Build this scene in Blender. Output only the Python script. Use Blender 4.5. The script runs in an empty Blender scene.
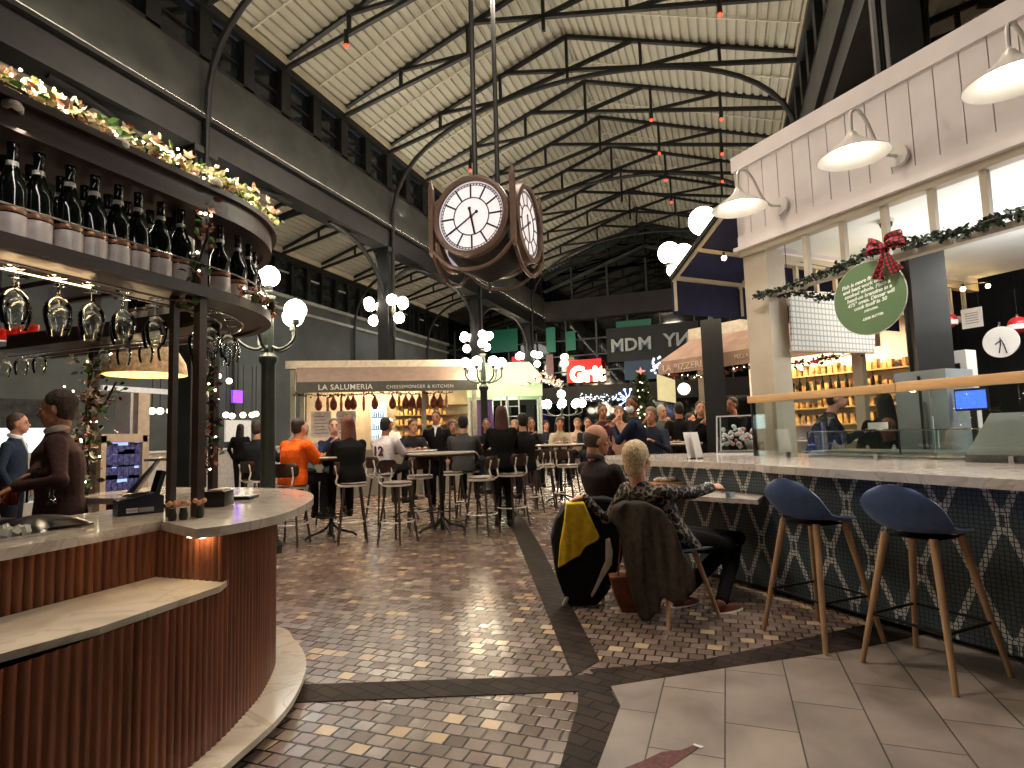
import bpy, bmesh, math, random
from mathutils import Vector as V, Matrix, Euler
SC = bpy.context.scene
COL = SC.collection
PI = math.pi
random.seed(7)
# ---------------------------------------------------------------- camera geometry
H = 1.32
CX, CY = 512.0, 384.0
_v1 = (726.0 - CX, 427.0 - CY); _v2 = (-1060.0 - CX, 481.0 - CY)
FPX = math.sqrt(-(_v1[0]*_v2[0] + _v1[1]*_v2[1]))
_Y = V((_v1[0], _v1[1], FPX)).normalized()
_X = -V((_v2[0], _v2[1], FPX)).normalized()
_Z = _X.cross(_Y).normalized()
R = Matrix((_X, _Y, _Z))            # world = R @ (right, down, forward)
EYE = V((0, 0, H))
def ray(px, py): return R @ V((px - CX, py - CY, FPX))
def zp(px, py, z):
    d = ray(px, py); return EYE + d*((z - H)/d.z)
def xp(px, py, x):
    d = ray(px, py); return EYE + d*(x/d.x)
def yp(px, py, y):
    d = ray(px, py); return EYE + d*(y/d.y)
cam = bpy.data.cameras.new('camera'); co = bpy.data.objects.new('camera', cam); COL.objects.link(co)
cam.sensor_width = 36; cam.lens = FPX*36/1024; cam.clip_end = 200; cam.clip_start = 0.05
r_, u_, b_ = R @ V((1,0,0)), R @ V((0,-1,0)), R @ V((0,0,-1))
co.matrix_world = Matrix(((r_.x,u_.x,b_.x,0),(r_.y,u_.y,b_.y,0),(r_.z,u_.z,b_.z,H),(0,0,0,1)))
SC.camera = co
SC.view_settings.view_transform = 'Standard'; SC.view_settings.look = 'None'
SC.view_settings.gamma = 1; SC.view_settings.use_curve_mapping = False
# ---------------------------------------------------------------- materials
MATS = {}
def srgb(c):
    if isinstance(c, str):
        c = [int(c[i:i+2], 16)/255 for i in (0, 2, 4)]
    return tuple(x/12.92 if x <= .04045 else ((x+.055)/1.055)**2.4 for x in c) + (1,)
class NT:
    def __init__(s, m): s.t = m.node_tree; s.n = s.t.nodes; s.l = s.t.links
    def add(s, ty, **k):
        n = s.n.new(ty)
        for a, b in k.items():
            if a.startswith('i_'): n.inputs[a[2:].replace('_', ' ')].default_value = b
            elif a[0] == 'i' and a[1:].isdigit(): n.inputs[int(a[1:])].default_value = b
            else: setattr(n, a, b)
        return n
    def link(s, a, b): s.l.new(a, b)
    def math(s, op, a, b=None, c=None):
        n = s.n.new('ShaderNodeMath'); n.operation = op
        for i, v in enumerate((a, b, c)):
            if v is None: continue
            if isinstance(v, (int, float)): n.inputs[i].default_value = v
            else: s.l.new(v, n.inputs[i])
        return n.outputs[0]
    def mix(s, f, a, b):
        n = s.n.new('ShaderNodeMix'); n.data_type = 'RGBA'
        for i, v in ((0, f), (6, a), (7, b)):
            if isinstance(v, (int, float, tuple)): n.inputs[i].default_value = v
            else: s.l.new(v, n.inputs[i])
        return n.outputs[2]
def newmat(name):
    m = bpy.data.materials.new(name); m.use_nodes = True
    t = NT(m); p = t.n['Principled BSDF']; MATS[name] = m
    return m, t, p
def M(name, col, rough=.5, metal=0, var=.07, scale=12, bump=0, emit=None, es=0, trans=0, ior=1.45, coat=0, stretch=None, col2=None, spec=.5, sheen=0):
    """procedural material: noise-broken base colour, roughness variation and bump"""
    if name in MATS: return MATS[name]
    m, t, p = newmat(name)
    c = srgb(col)
    tc = t.add('ShaderNodeTexCoord'); src = tc.outputs['Object']
    if stretch:
        mp = t.add('ShaderNodeMapping'); mp.inputs['Scale'].default_value = stretch
        t.link(src, mp.inputs[0]); src = mp.outputs[0]
    nz = t.add('ShaderNodeTexNoise', i_Scale=scale, i_Detail=4.0); t.link(src, nz.inputs['Vector'])
    c2 = srgb(col2) if col2 else tuple(max(0, x*(1-2*var)) for x in c[:3]) + (1,)
    c1 = c if col2 else tuple(min(1, x*(1+var)) for x in c[:3]) + (1,)
    r = t.add('ShaderNodeMapRange', i_From_Min=.35, i_From_Max=.65); t.link(nz.outputs[0], r.inputs[0])
    t.link(t.mix(r.outputs[0], c2, c1), p.inputs['Base Color'])
    p.inputs['Roughness'].default_value = rough; p.inputs['Metallic'].default_value = metal
    p.inputs['IOR'].default_value = ior; p.inputs['Transmission Weight'].default_value = trans
    p.inputs['Coat Weight'].default_value = coat; p.inputs['Specular IOR Level'].default_value = spec
    p.inputs['Sheen Weight'].default_value = sheen
    if bump:
        b = t.add('ShaderNodeBump', i_Strength=bump, i_Distance=.01); t.link(nz.outputs[0], b.inputs['Height']); t.link(b.outputs[0], p.inputs['Normal'])
    if emit:
        p.inputs['Emission Color'].default_value = srgb(emit); p.inputs['Emission Strength'].default_value = es
    return m
def glassmat(name, tint='ffffff', rough=.0, mixf=.12):
    """thin architectural glass: mostly see-through with a fresnel sheen"""
    if name in MATS: return MATS[name]
    m, t, p = newmat(name); t.n.remove(p); out = t.n['Material Output']
    tr = t.add('ShaderNodeBsdfTransparent', i_Color=srgb(tint)); gl = t.add('ShaderNodeBsdfGlossy', i_Roughness=rough)
    gl.inputs['Color'].default_value = (.9, .95, .95, 1)
    fr = t.add('ShaderNodeFresnel', i_IOR=1.5)
    tc = t.add('ShaderNodeTexCoord'); nz = t.add('ShaderNodeTexNoise', i_Scale=3.0); t.link(tc.outputs['Object'], nz.inputs['Vector'])
    f = t.math('ADD', fr.outputs[0], t.math('MULTIPLY', nz.outputs[0], mixf))
    mx = t.add('ShaderNodeMixShader'); t.link(f, mx.inputs[0]); t.link(tr.outputs[0], mx.inputs[1]); t.link(gl.outputs[0], mx.inputs[2])
    t.link(mx.outputs[0], out.inputs[0])
    return m
def E(name, col, s): return M(name, col, .4, emit=col, es=s, var=.02)
# ---------------------------------------------------------------- objects
def root_of(o):
    while o.parent: o = o.parent
    return o
def link(name, mesh, parent=None):
    o = bpy.data.objects.new(name, mesh); COL.objects.link(o)
    if parent: o.parent = parent
    return o
def tag(o, label=None, cat=None, group=None, kind=None):
    if label: o['label'] = label
    if cat: o['category'] = cat
    if group: o['group'] = group
    if kind: o['kind'] = kind
    return o
def empty(name, loc, rz=0, label=None, cat=None, group=None, kind=None):
    o = bpy.data.objects.new(name, None); COL.objects.link(o); o.empty_display_size = .1
    o.location = loc; o.rotation_euler = (0, 0, rz)
    o.matrix_world = Matrix.Translation(V(loc)) @ Matrix.Rotation(rz, 4, 'Z')
    return tag(o, label, cat, group, kind)
def ctree(o, parent=None):
    c = o.copy(); COL.objects.link(c)
    if parent: c.parent = parent
    for ch in [x for x in ALLCH.get(o.name, [])]: 
        k = ctree(ch, c)
    ALLCH[c.name] = [x for x in COL_CH(c)]
    return c
ALLCH = {}
def COL_CH(c): return [k for k in c.children]
def place(o, loc, rz=0, label=None, group=None, scale=None):
    o.location = loc; o.rotation_euler = (0, 0, rz)
    if scale: o.scale = (scale,)*3
    if label: o['label'] = label
    if group: o['group'] = group
    return o
def copy_tree(o, parent=None):
    c = o.copy(); COL.objects.link(c); c.parent = parent
    for ch in [x for x in o.children]: copy_tree(ch, c)
    return c
def frame(d, up=V((0, 0, 1))):
    d = d.normalized()
    if abs(d.dot(up)) > .98: up = V((0, 1, 0)) if abs(d.y) < .9 else V((1, 0, 0))
    s = d.cross(up).normalized(); u = s.cross(d).normalized()
    return s, u, d
class MB:
    def __init__(s): s.bm = bmesh.new()
    def _hull(s, rings, cap=True, closed=False):
        bm = s.bm
        vr = [[bm.verts.new(p) for p in r] for r in rings]; n = len(vr[0])
        m = len(vr)
        for i in range(m if closed else m-1):
            a, b = vr[i], vr[(i+1) % m]
            for j in range(n):
                try: bm.faces.new((a[j], a[(j+1) % n], b[(j+1) % n], b[j]))
                except ValueError: pass
        if cap and not closed:
            try: bm.faces.new(list(reversed(vr[0]))); bm.faces.new(vr[-1])
            except ValueError: pass
        return s
    def box(s, c, d, rz=0, M4=None, bev=0):
        c = V(c); hx, hy, hz = d[0]/2, d[1]/2, d[2]/2
        mt = M4 or Matrix.Rotation(rz, 4, 'Z')
        n0 = len(s.bm.verts)
        g = bmesh.ops.create_cube(s.bm, size=1)
        for v in g['verts']:
            v.co = c + (mt.to_3x3() @ V((v.co.x*d[0], v.co.y*d[1], v.co.z*d[2])))
        if bev:
            es = list({e for v in g['verts'] for e in v.link_edges})
            bmesh.ops.bevel(s.bm, geom=es, offset=bev, segments=2, affect='EDGES', profile=.6)
        return s
    def bb(s, x0, x1, y0, y1, z0, z1, bev=0): return s.box(((x0+x1)/2, (y0+y1)/2, (z0+z1)/2), (abs(x1-x0), abs(y1-y0), abs(z1-z0)), bev=bev)
    def beam(s, p, q, w, h=None, up=V((0, 0, 1))):
        p, q = V(p), V(q); h = h or w
        a, u, d = frame(q-p, up)
        f = lambda c: [c+a*w/2+u*h/2, c-a*w/2+u*h/2, c-a*w/2-u*h/2, c+a*w/2-u*h/2]
        return s._hull([f(p), f(q)])
    def tube(s, pts, r, n=8, cap=True, closed=False, flat=1):
        pts = [V(p) for p in pts]; m = len(pts)
        rr = r if isinstance(r, (list, tuple)) else [r]*m
        rings = []; su = None
        for i, p in enumerate(pts):
            if closed: d = pts[(i+1) % m]-pts[i-1]
            else: d = pts[min(i+1, m-1)]-pts[max(i-1, 0)]
            if d.length < 1e-9: d = V((0, 0, 1))
            d.normalize()
            if su is None: a, u, _ = frame(d)
            else:
                a = (su - d*su.dot(d))
                if a.length < 1e-6: a = frame(d)[0]
                a.normalize(); u = a.cross(d).normalized()
            su = a
            rings.append([p + a*rr[i]*math.cos(2*PI*k/n) + u*rr[i]*flat*math.sin(2*PI*k/n) for k in range(n)])
        return s._hull(rings, cap, closed)
    def cyl(s, c, r, h, n=16, r2=None): 
        c = V(c); return s.tube([c, c+V((0, 0, h))], [r, r if r2 is None else r2], n)
    def lathe(s, prof, o=(0, 0, 0), n=16, M4=None, cap=True):
        o = V(o); rings = []
        for r, z in prof:
            ring = [V((max(r, 1e-4)*math.cos(2*PI*k/n), max(r, 1e-4)*math.sin(2*PI*k/n), z)) for k in range(n)]
            if M4: ring = [M4.to_3x3() @ q for q in ring]
            rings.append([q+o for q in ring])
        return s._hull(rings, cap)
    def sphere(s, c, r, n=12, m=8, sc=(1, 1, 1), M4=None):
        c = V(c); rings = []
        for i in range(m+1):
            t = PI*i/m; rr = max(math.sin(t), .002)
            ring = [V((rr*math.cos(2*PI*k/n)*sc[0], rr*math.sin(2*PI*k/n)*sc[1], -math.cos(t)*sc[2]))*r for k in range(n)]
            if M4: ring = [M4.to_3x3() @ q for q in ring]
            rings.append([c+q for q in ring])
        return s._hull(rings)
    def prism(s, poly, z0, z1):
        bm = s.bm; a = [bm.verts.new((p[0], p[1], z0)) for p in poly]; b = [bm.verts.new((p[0], p[1], z1)) for p in poly]
        n = len(poly)
        for i in range(n): bm.faces.new((a[i], a[(i+1) % n], b[(i+1) % n], b[i]))
        bm.faces.new(list(reversed(a))); bm.faces.new(b); return s
    def slab(s, pts, nrm, th):
        """polygon (3-D points) extruded by th along nrm"""
        nrm = V(nrm).normalized()*th; a = [V(p) for p in pts]
        return s._hull([a, [p+nrm for p in a]])
    def quadgrid(s, f, nu, nv, th=0):
        """surface f(u,v)->point, 0..1; th gives thickness along normals"""
        P = [[V(f(i/nu, j/nv)) for j in range(nv+1)] for i in range(nu+1)]
        bm = s.bm; G = [[bm.verts.new(p) for p in row] for row in P]
        fs = []
        for i in range(nu):
            for j in range(nv): fs.append(bm.faces.new((G[i][j], G[i+1][j], G[i+1][j+1], G[i][j+1])))
        if th:
            N = []
            for i in range(nu+1):
                row = []
                for j in range(nv+1):
                    du = P[min(i+1, nu)][j]-P[max(i-1, 0)][j]; dv = P[i][min(j+1, nv)]-P[i][max(j-1, 0)]
                    n = du.cross(dv); row.append(n.normalized() if n.length > 1e-9 else V((0, 0, 1)))
                N.append(row)
            Q = [[bm.verts.new(P[i][j]-N[i][j]*th) for j in range(nv+1)] for i in range(nu+1)]
            for i in range(nu):
                for j in range(nv): bm.faces.new((Q[i][j+1], Q[i+1][j+1], Q[i+1][j], Q[i][j]))
            for i in range(nu):
                bm.faces.new((G[i+1][0], G[i][0], Q[i][0], Q[i+1][0])); bm.faces.new((G[i][nv], G[i+1][nv], Q[i+1][nv], Q[i][nv]))
            for j in range(nv):
                bm.faces.new((G[0][j], G[0][j+1], Q[0][j+1], Q[0][j])); bm.faces.new((G[nu][j+1], G[nu][j], Q[nu][j], Q[nu][j+1]))
        return s
    def xf(s, M4):
        for v in s.bm.verts: v.co = M4 @ v.co
        return s
    def build(s, name, mat, parent=None, smooth=True, w=False, kind=None, ang=.7):
        bm = s.bm
        if w and parent:
            inv = root_of(parent).matrix_basis.inverted()
            for v in bm.verts: v.co = inv @ v.co
        bmesh.ops.recalc_face_normals(bm, faces=bm.faces)
        me = bpy.data.meshes.new(name); bm.to_mesh(me); bm.free()
        if smooth:
            me.shade_smooth()
            try: me.set_sharp_from_angle(angle=ang)
            except Exception: pass
        me.materials.append(mat)
        o = link(name, me, parent)
        if kind: o['kind'] = kind
        return o
def text(name, body, size, ext, mat, M4, parent=None, align='CENTER', w=True, mirror=False, shear=0, bold=0, spacing=1):
    cu = bpy.data.curves.new(name, 'FONT'); cu.body = body; cu.size = size; cu.extrude = ext
    cu.align_x = align; cu.align_y = 'CENTER'; cu.shear = shear; cu.offset = bold; cu.space_character = spacing; cu.resolution_u = 3
    o = bpy.data.objects.new(name, cu); COL.objects.link(o)
    dg = bpy.context.evaluated_depsgraph_get(); me = bpy.data.meshes.new_from_object(o.evaluated_get(dg))
    bpy.data.objects.remove(o); me.name = name
    mt = M4 @ Matrix.Scale(-1, 4, V((1, 0, 0))) if mirror else M4
    if w and parent: mt = root_of(parent).matrix_basis.inverted() @ mt
    me.transform(mt)
    me.materials.clear(); me.materials.append(mat)
    return link(name, me, parent)
def facing(o, n, up=V((0, 0, 1))):
    """matrix: text/plate local +Z looks along n, +Y is up, origin at o"""
    n = V(n).normalized(); x = up.cross(n).normalized(); y = n.cross(x).normalized(); o = V(o)
    return Matrix(((x.x, y.x, n.x, o.x), (x.y, y.y, n.y, o.y), (x.z, y.z, n.z, o.z), (0, 0, 0, 1)))
def area(name, loc, size, power, col, target, size_y=None):
    l = bpy.data.lights.new(name, 'AREA'); l.energy = power; l.color = srgb(col)[:3]; l.size = size
    if size_y: l.shape = 'RECTANGLE'; l.size_y = size_y
    o = bpy.data.objects.new(name, l); COL.objects.link(o); o.location = loc
    o.rotation_euler = (V(target)-V(loc)).to_track_quat('-Z', 'Y').to_euler(); return o
def point(name, loc, power, col, r=.1):
    l = bpy.data.lights.new(name, 'POINT'); l.energy = power; l.color = srgb(col)[:3]; l.shadow_soft_size = r
    o = bpy.data.objects.new(name, l); COL.objects.link(o); o.location = loc; return o
def spot(name, loc, target, power, col, ang=1.2, r=.05, blend=.5):
    l = bpy.data.lights.new(name, 'SPOT'); l.energy = power; l.color = srgb(col)[:3]; l.shadow_soft_size = r; l.spot_size = ang; l.spot_blend = blend
    o = bpy.data.objects.new(name, l); COL.objects.link(o); o.location = loc
    o.rotation_euler = (V(target)-V(loc)).to_track_quat('-Z', 'Y').to_euler(); return o
def smooth_path(pts, n=6, closed=False):
    pts = [V(p) for p in pts]; out = []; m = len(pts)
    rng = m if closed else m-1
    for i in range(rng):
        p0 = pts[(i-1) % m] if closed or i > 0 else pts[0]*2-pts[1]
        p1, p2 = pts[i], pts[(i+1) % m]
        p3 = pts[(i+2) % m] if closed or i+2 < m else pts[-1]*2-pts[-2]
        for k in range(n):
            t = k/n
            out.append(.5*((2*p1)+(p2-p0)*t+(2*p0-5*p1+4*p2-p3)*t*t+(3*p1-p0-3*p2+p3)*t**3))
    if not closed: out.append(pts[-1])
    return out
# ================================================================ materials (architecture)
DARK = M('dark_steel', '1c1d1e', .45, 0, .2, 3)
GIRD = M('girder_paint', '3c3e3b', .7, 0, .15, 2)
CREAM = M('cream_paint', 'cbc2ad', .55, 0, .05, 4)
WHITE = M('white_paint', 'd8d4cf', .5, 0, .04, 4)
def deckmat():
    m, t, p = newmat('roof_deck')
    tc = t.add('ShaderNodeTexCoord'); nz = t.add('ShaderNodeTexNoise', i_Scale=.8, i_Detail=5.0); t.link(tc.outputs['Object'], nz.inputs['Vector'])
    t.link(t.mix(nz.outputs[0], srgb('a3a194'), srgb('bfbcb0')), p.inputs['Base Color']); p.inputs['Roughness'].default_value = .6
    return m
DECK = deckmat()
XL, XR, XC, YE = -8.37, 1.95, -3.21, 28.0
ZEV, ZAP = 9.42, 11.28
# ---------------------------------------------------------------- floor
def pavers():
    m, t, p = newmat('stone_pavers')
    tc = t.add('ShaderNodeTexCoord'); sp = t.add('ShaderNodeSeparateXYZ')
    wob = t.add('ShaderNodeTexNoise', i_Scale=5.0, i_Detail=2.0); t.link(tc.outputs['Object'], wob.inputs['Vector'])
    vm = t.add('ShaderNodeVectorMath', operation='SCALE'); 
    sb = t.add('ShaderNodeVectorMath', operation='SUBTRACT'); t.link(wob.outputs['Color'], sb.inputs[0]); sb.inputs[1].default_value = (.5, .5, .5)
    t.link(sb.outputs[0], vm.inputs[0]); vm.inputs['Scale'].default_value = .02
    ad = t.add('ShaderNodeVectorMath', operation='ADD'); t.link(tc.outputs['Object'], ad.inputs[0]); t.link(vm.outputs[0], ad.inputs[1]); t.link(ad.outputs[0], sp.inputs[0])
    u = t.math('DIVIDE', sp.outputs[0], .094); v = t.math('DIVIDE', sp.outputs[1], .089)
    row = t.math('FLOOR', v); off = t.math('MULTIPLY', t.math('MODULO', t.math('ADD', row, 1000), 2), .5)
    uu = t.math('ADD', u, off); cell = t.math('FLOOR', uu)
    fu = t.math('SUBTRACT', uu, cell); fv = t.math('SUBTRACT', v, row)
    du = t.math('MINIMUM', fu, t.math('SUBTRACT', 1, fu)); dv = t.math('MINIMUM', fv, t.math('SUBTRACT', 1, fv))
    e = t.math('MINIMUM', du, dv)
    mr = t.add('ShaderNodeMapRange', i_From_Min=.03, i_From_Max=.075); t.link(e, mr.inputs[0])
    cb = t.add('ShaderNodeCombineXYZ'); t.link(cell, cb.inputs[0]); t.link(row, cb.inputs[1])
    wn = t.add('ShaderNodeTexWhiteNoise', noise_dimensions='2D'); t.link(cb.outputs[0], wn.inputs['Vector'])
    cr = t.add('ShaderNodeValToRGB'); t.link(wn.outputs['Value'], cr.inputs[0]); cr.color_ramp.interpolation = 'CONSTANT'
    el = cr.color_ramp.elements; el[0].color = srgb('665a52'); el[1].position = .22; el[1].color = srgb('776a60')
    for pos, c in ((.42, '80706a'), (.6, '6f6058'), (.74, '8a7b72'), (.88, '9a8b7e'), (.915, 'c2a886'), (.96, 'd0ba98')):
        x = el.new(pos); x.color = srgb(c)
    n2 = t.add('ShaderNodeTexNoise', i_Scale=60.0, i_Detail=4.0); t.link(tc.outputs['Object'], n2.inputs['Vector'])
    st = t.mix(t.math('MULTIPLY', n2.outputs[0], .35), cr.outputs[0], srgb('6a5d55'))
    # redder stone towards the back of the hall and right of the dark band
    n3 = t.add('ShaderNodeTexNoise', i_Scale=.5); t.link(tc.outputs['Object'], n3.inputs['Vector'])
    mry = t.add('ShaderNodeMapRange', i_From_Min=2.6, i_From_Max=5.0); t.link(sp.outputs[1], mry.inputs[0])
    red = t.mix(t.math('MULTIPLY', mry.outputs[0], .42), st, t.mix(.6, st, srgb('7a564e')))
    col = t.mix(mr.outputs[0], srgb('1e1916'), red)
    t.link(col, p.inputs['Base Color'])
    rg = t.add('ShaderNodeMapRange', i_To_Min=.13, i_To_Max=.38); t.link(wn.outputs['Color'], rg.inputs[0]); t.link(rg.outputs[0], p.inputs['Roughness'])
    # every stone tilts a little of its own: a gentle random slope, plus rounded edges
    w2 = t.add('ShaderNodeTexWhiteNoise', noise_dimensions='2D'); t.link(cb.outputs[0], w2.inputs['Vector'])
    sc = t.add('ShaderNodeSeparateColor'); t.link(w2.outputs['Color'], sc.inputs[0])
    tilt = t.math('ADD', t.math('MULTIPLY', t.math('SUBTRACT', sc.outputs[0], .5), fu), t.math('MULTIPLY', t.math('SUBTRACT', sc.outputs[1], .5), fv))
    hgt = t.math('ADD', t.math('MULTIPLY', mr.outputs[0], .8), t.math('ADD', t.math('MULTIPLY', tilt, .9), t.math('MULTIPLY', n2.outputs[0], .25)))
    b = t.add('ShaderNodeBump', i_Strength=.6, i_Distance=.006); t.link(hgt, b.inputs['Height']); t.link(b.outputs[0], p.inputs['Normal'])
    return m
def tilemat(name, c1, c2, grout, w, h, gw, rough, ang=0, marble=False, off=.5):
    m, t, p = newmat(name)
    tc = t.add('ShaderNodeTexCoord'); mp = t.add('ShaderNodeMapping'); mp.inputs['Rotation'].default_value = (0, 0, ang); mp.inputs['Location'].default_value = (.14, .08, 0)
    t.link(tc.outputs['Object'], mp.inputs[0])
    br = t.add('ShaderNodeTexBrick', i_Scale=1.0); br.inputs['Mortar Size'].default_value = gw; br.inputs['Brick Width'].default_value = w; br.inputs['Row Height'].default_value = h
    br.offset = off; br.inputs['Color1'].default_value = srgb(c1); br.inputs['Color2'].default_value = srgb(c2); br.inputs['Mortar'].default_value = srgb(grout)
    t.link(mp.outputs[0], br.inputs['Vector'])
    nz = t.add('ShaderNodeTexNoise', i_Scale=3.0, i_Detail=6.0, i_Distortion=.5); t.link(tc.outputs['Object'], nz.inputs['Vector'])
    r = t.add('ShaderNodeMapRange', i_From_Min=.3, i_From_Max=.7, i_To_Min=.62, i_To_Max=1.08); t.link(nz.outputs[0], r.inputs[0])
    mm = t.add('ShaderNodeMix', data_type='RGBA', blend_type='MULTIPLY'); mm.inputs[0].default_value = 1
    t.link(br.outputs['Color'], mm.inputs[6]); cmb = t.add('ShaderNodeCombineColor')
    for i in range(3): t.link(r.outputs[0], cmb.inputs[i])
    t.link(cmb.outputs[0], mm.inputs[7]); t.link(mm.outputs[2], p.inputs['Base Color'])
    p.inputs['Roughness'].default_value = rough
    b = t.add('ShaderNodeBump', i_Strength=.5, i_Distance=.004, invert=True); t.link(br.outputs['Fac'], b.inputs['Height']); t.link(b.outputs[0], p.inputs['Normal'])
    return m
PAV = pavers()
MB().bb(-26, 16, -3, 34, -.1, 0).build('floor', PAV, smooth=False, kind='structure')
BAND = tilemat('dark_band_brick', '2b221d', '3a2e27', '17120f', .16, .08, .006, .6, .3); BAND.node_tree.nodes['Principled BSDF'].inputs['Specular IOR Level'].default_value = .12
SLAB = tilemat('grey_floor_slabs', '857a72', '93877e', '3a332f', .6, .3, .0035, .42, PI/2)
def strip(n, pts, z=.003):
    MB().prism(pts, .0, z).build('trim_%d' % n, BAND, smooth=False, kind='structure')
P2 = lambda px, py: tuple(zp(px, py, 0)[:2])
strip(1, [P2(573, 677), P2(600, 661), P2(540, 545), P2(524, 519.5), P2(500, 490), P2(485, 490), P2(508.6, 519.5)])
strip(2, [P2(270, 686), P2(575, 676), P2(612, 672), P2(612, 690), P2(575, 692), P2(270, 704)], .004)
strip(3, [P2(590, 670), P2(700, 661), P2(800, 640), P2(880, 622), P2(960, 628), P2(860, 650), P2(735, 668), P2(608, 688)], .005)
strip(4, [P2(578, 687), P2(608, 686), P2(620, 707), P2(598, 768), (-.75, 1.0), (-1.3, 1.0), P2(560, 768), P2(578, 706)], .006)
MB().prism([P2(611, 687.5), P2(735, 668), P2(860, 650), P2(960, 628), (3.2, 4.6), (4, 0), (-.7, 0), (-.7, 1.0), P2(598, 768), P2(620.5, 707)], 0, .007).build('trim_5', SLAB, smooth=False, kind='structure')
# ---------------------------------------------------------------- nave roof deck
def deck(name, p0, p1, y0, y1, mat, pitch=.2, d=.06):
    """corrugated deck from (x,z) p0 to p1, ribs running along the hall"""
    p0, p1 = V((p0[0], 0, p0[1])), V((p1[0], 0, p1[1])); L = (p1-p0).length; u = (p1-p0)/L; n = V((-u.z, 0, u.x))
    if n.z < 0: n = -n
    k = int(L/pitch); pts = []
    for i in range(k):
        a = i*L/k; w = L/k
        for f, h in ((0, 0), (.55, 0), (.64, d), (.91, d)): pts.append(p0+u*(a+f*w)+n*h)
    pts.append(p1.copy())
    mb = MB(); bm = mb.bm
    lo = [[bm.verts.new((p.x, y, p.z)) for p in pts] for y in (y0, y1)]
    hi = [[bm.verts.new((p.x+n.x*.2, y, p.z+n.z*.2)) for p in (p0, p1)] for y in (y0, y1)]
    for i in range(len(pts)-1): bm.faces.new((lo[0][i], lo[0][i+1], lo[1][i+1], lo[1][i]))
    bm.faces.new((hi[0][0], hi[1][0], hi[1][1], hi[0][1]))
    return mb.build(name, mat, smooth=False, kind='structure')
deck('ceiling', (XL-.1, ZEV), (XC, ZAP), -4, YE, DECK)
deck('ceiling.001', (XR+.1, ZEV), (XC, ZAP), -4, YE, DECK)
# ---------------------------------------------------------------- trusses
ORD = ['first', 'second', 'third', 'fourth', 'fifth', 'sixth', 'seventh', 'eighth', 'ninth', 'tenth', 'eleventh', 'twelfth', 'thirteenth', 'fourteenth', 'fifteenth', 'sixteenth', 'seventeenth', 'eighteenth', 'nineteenth', 'twentieth']
def make_truss():
    t = empty('roof_truss', (XC, 0, 0), 0, 'x', 'roof truss', 'black steel scissor trusses under the nave roof')
    hw = (XR-XL)/2; zt = lambda x: 11.22-(11.22-9.45)*abs(x)/hw; w = .085
    zb = lambda x: 10.33-(10.33-9.24)*abs(x)/hw          # near side of each bottom chord
    zc = lambda x: 10.33+(10.33-9.24)*x/hw                 # continued past the middle
    for s in (-1, 1):
        MB().beam((s*hw, 0, 9.45), (0, 0, 11.22), .1, w).build('top_chord', DARK, t)
        MB().beam((s*hw, 0, 9.24), (-s*1.62, 0, zt(1.62)), w, w).build('bottom_chord', DARK, t)
        MB().beam((s*1.8, .0, zb(1.8)), (s*3.56, 0, zt(3.56)), .07).build('diagonal', DARK, t)
        MB().beam((s*1.8, 0, zb(1.8)), (s*1.8, 0, zt(1.8)), .07).build('strut', DARK, t)
        MB().beam((s*3.56, 0, zb(3.56)-.04), (s*3.56, 0, zt(3.56)), .07).build('strut', DARK, t)
    MB().beam((0, 0, 9.99), (0, 0, 11.22), .07).build('strut', DARK, t)
    return t
TY = [9.38+2.02*i for i in range(-3, 10)]
tr = make_truss()
for i, y in enumerate(TY):
    o = tr if i == 0 else copy_tree(tr)
    place(o, (XC, y, 0), 0, 'black steel scissor truss under the pale nave roof, %s from the front of the hall' % ORD[i])
m = MB()
for y in [TY[0]+1.01+2.02*i for i in range(13)]:
    for sx in (-1, 1): m.beam((XC+sx*5.1, y, 9.42), (XC, y, 11.2), .035, .02)
m.build('trim_50', M('deck_lap', 'c9c5b4', .6), smooth=False, kind='structure')
# small red warning lamps on the struts
RED = E('red_glow', 'ff3a24', 3)
lamp = empty('truss_lamp', (0, 0, 0), 0, 'x', 'lamp', 'small red lamps hanging from the roof trusses')
MB().cyl((0, 0, -.02), .05, .3, 10).build('housing', DARK, lamp)
MB().sphere((0, 0, -.05), .042, 10, 6).build('bulb', RED, lamp)
first = True
for ti, xs, side in ((6, (-3.56, 1.8, 3.56), ''), (7, (-3.56, 1.8, 3.56), ''), (3, (-3.56,), ''), (8, (-3.56, 1.8, 3.56), ''), (4, (3.56,), ''), (9, (1.8,), '')):
    for x in xs:
        o = lamp if first else copy_tree(lamp); first = False
        nm = {-3.56: 'clock-side strut', 1.8: 'strut beside the ridge', 3.56: 'kiosk-side strut'}[x]
        place(o, (XC+x, TY[ti]-.1, 10.33-(1.09)*abs(x)/5.16-.28), 0, 'small red lamp on the %s of the %s roof truss' % (nm, ORD[ti]))
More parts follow.
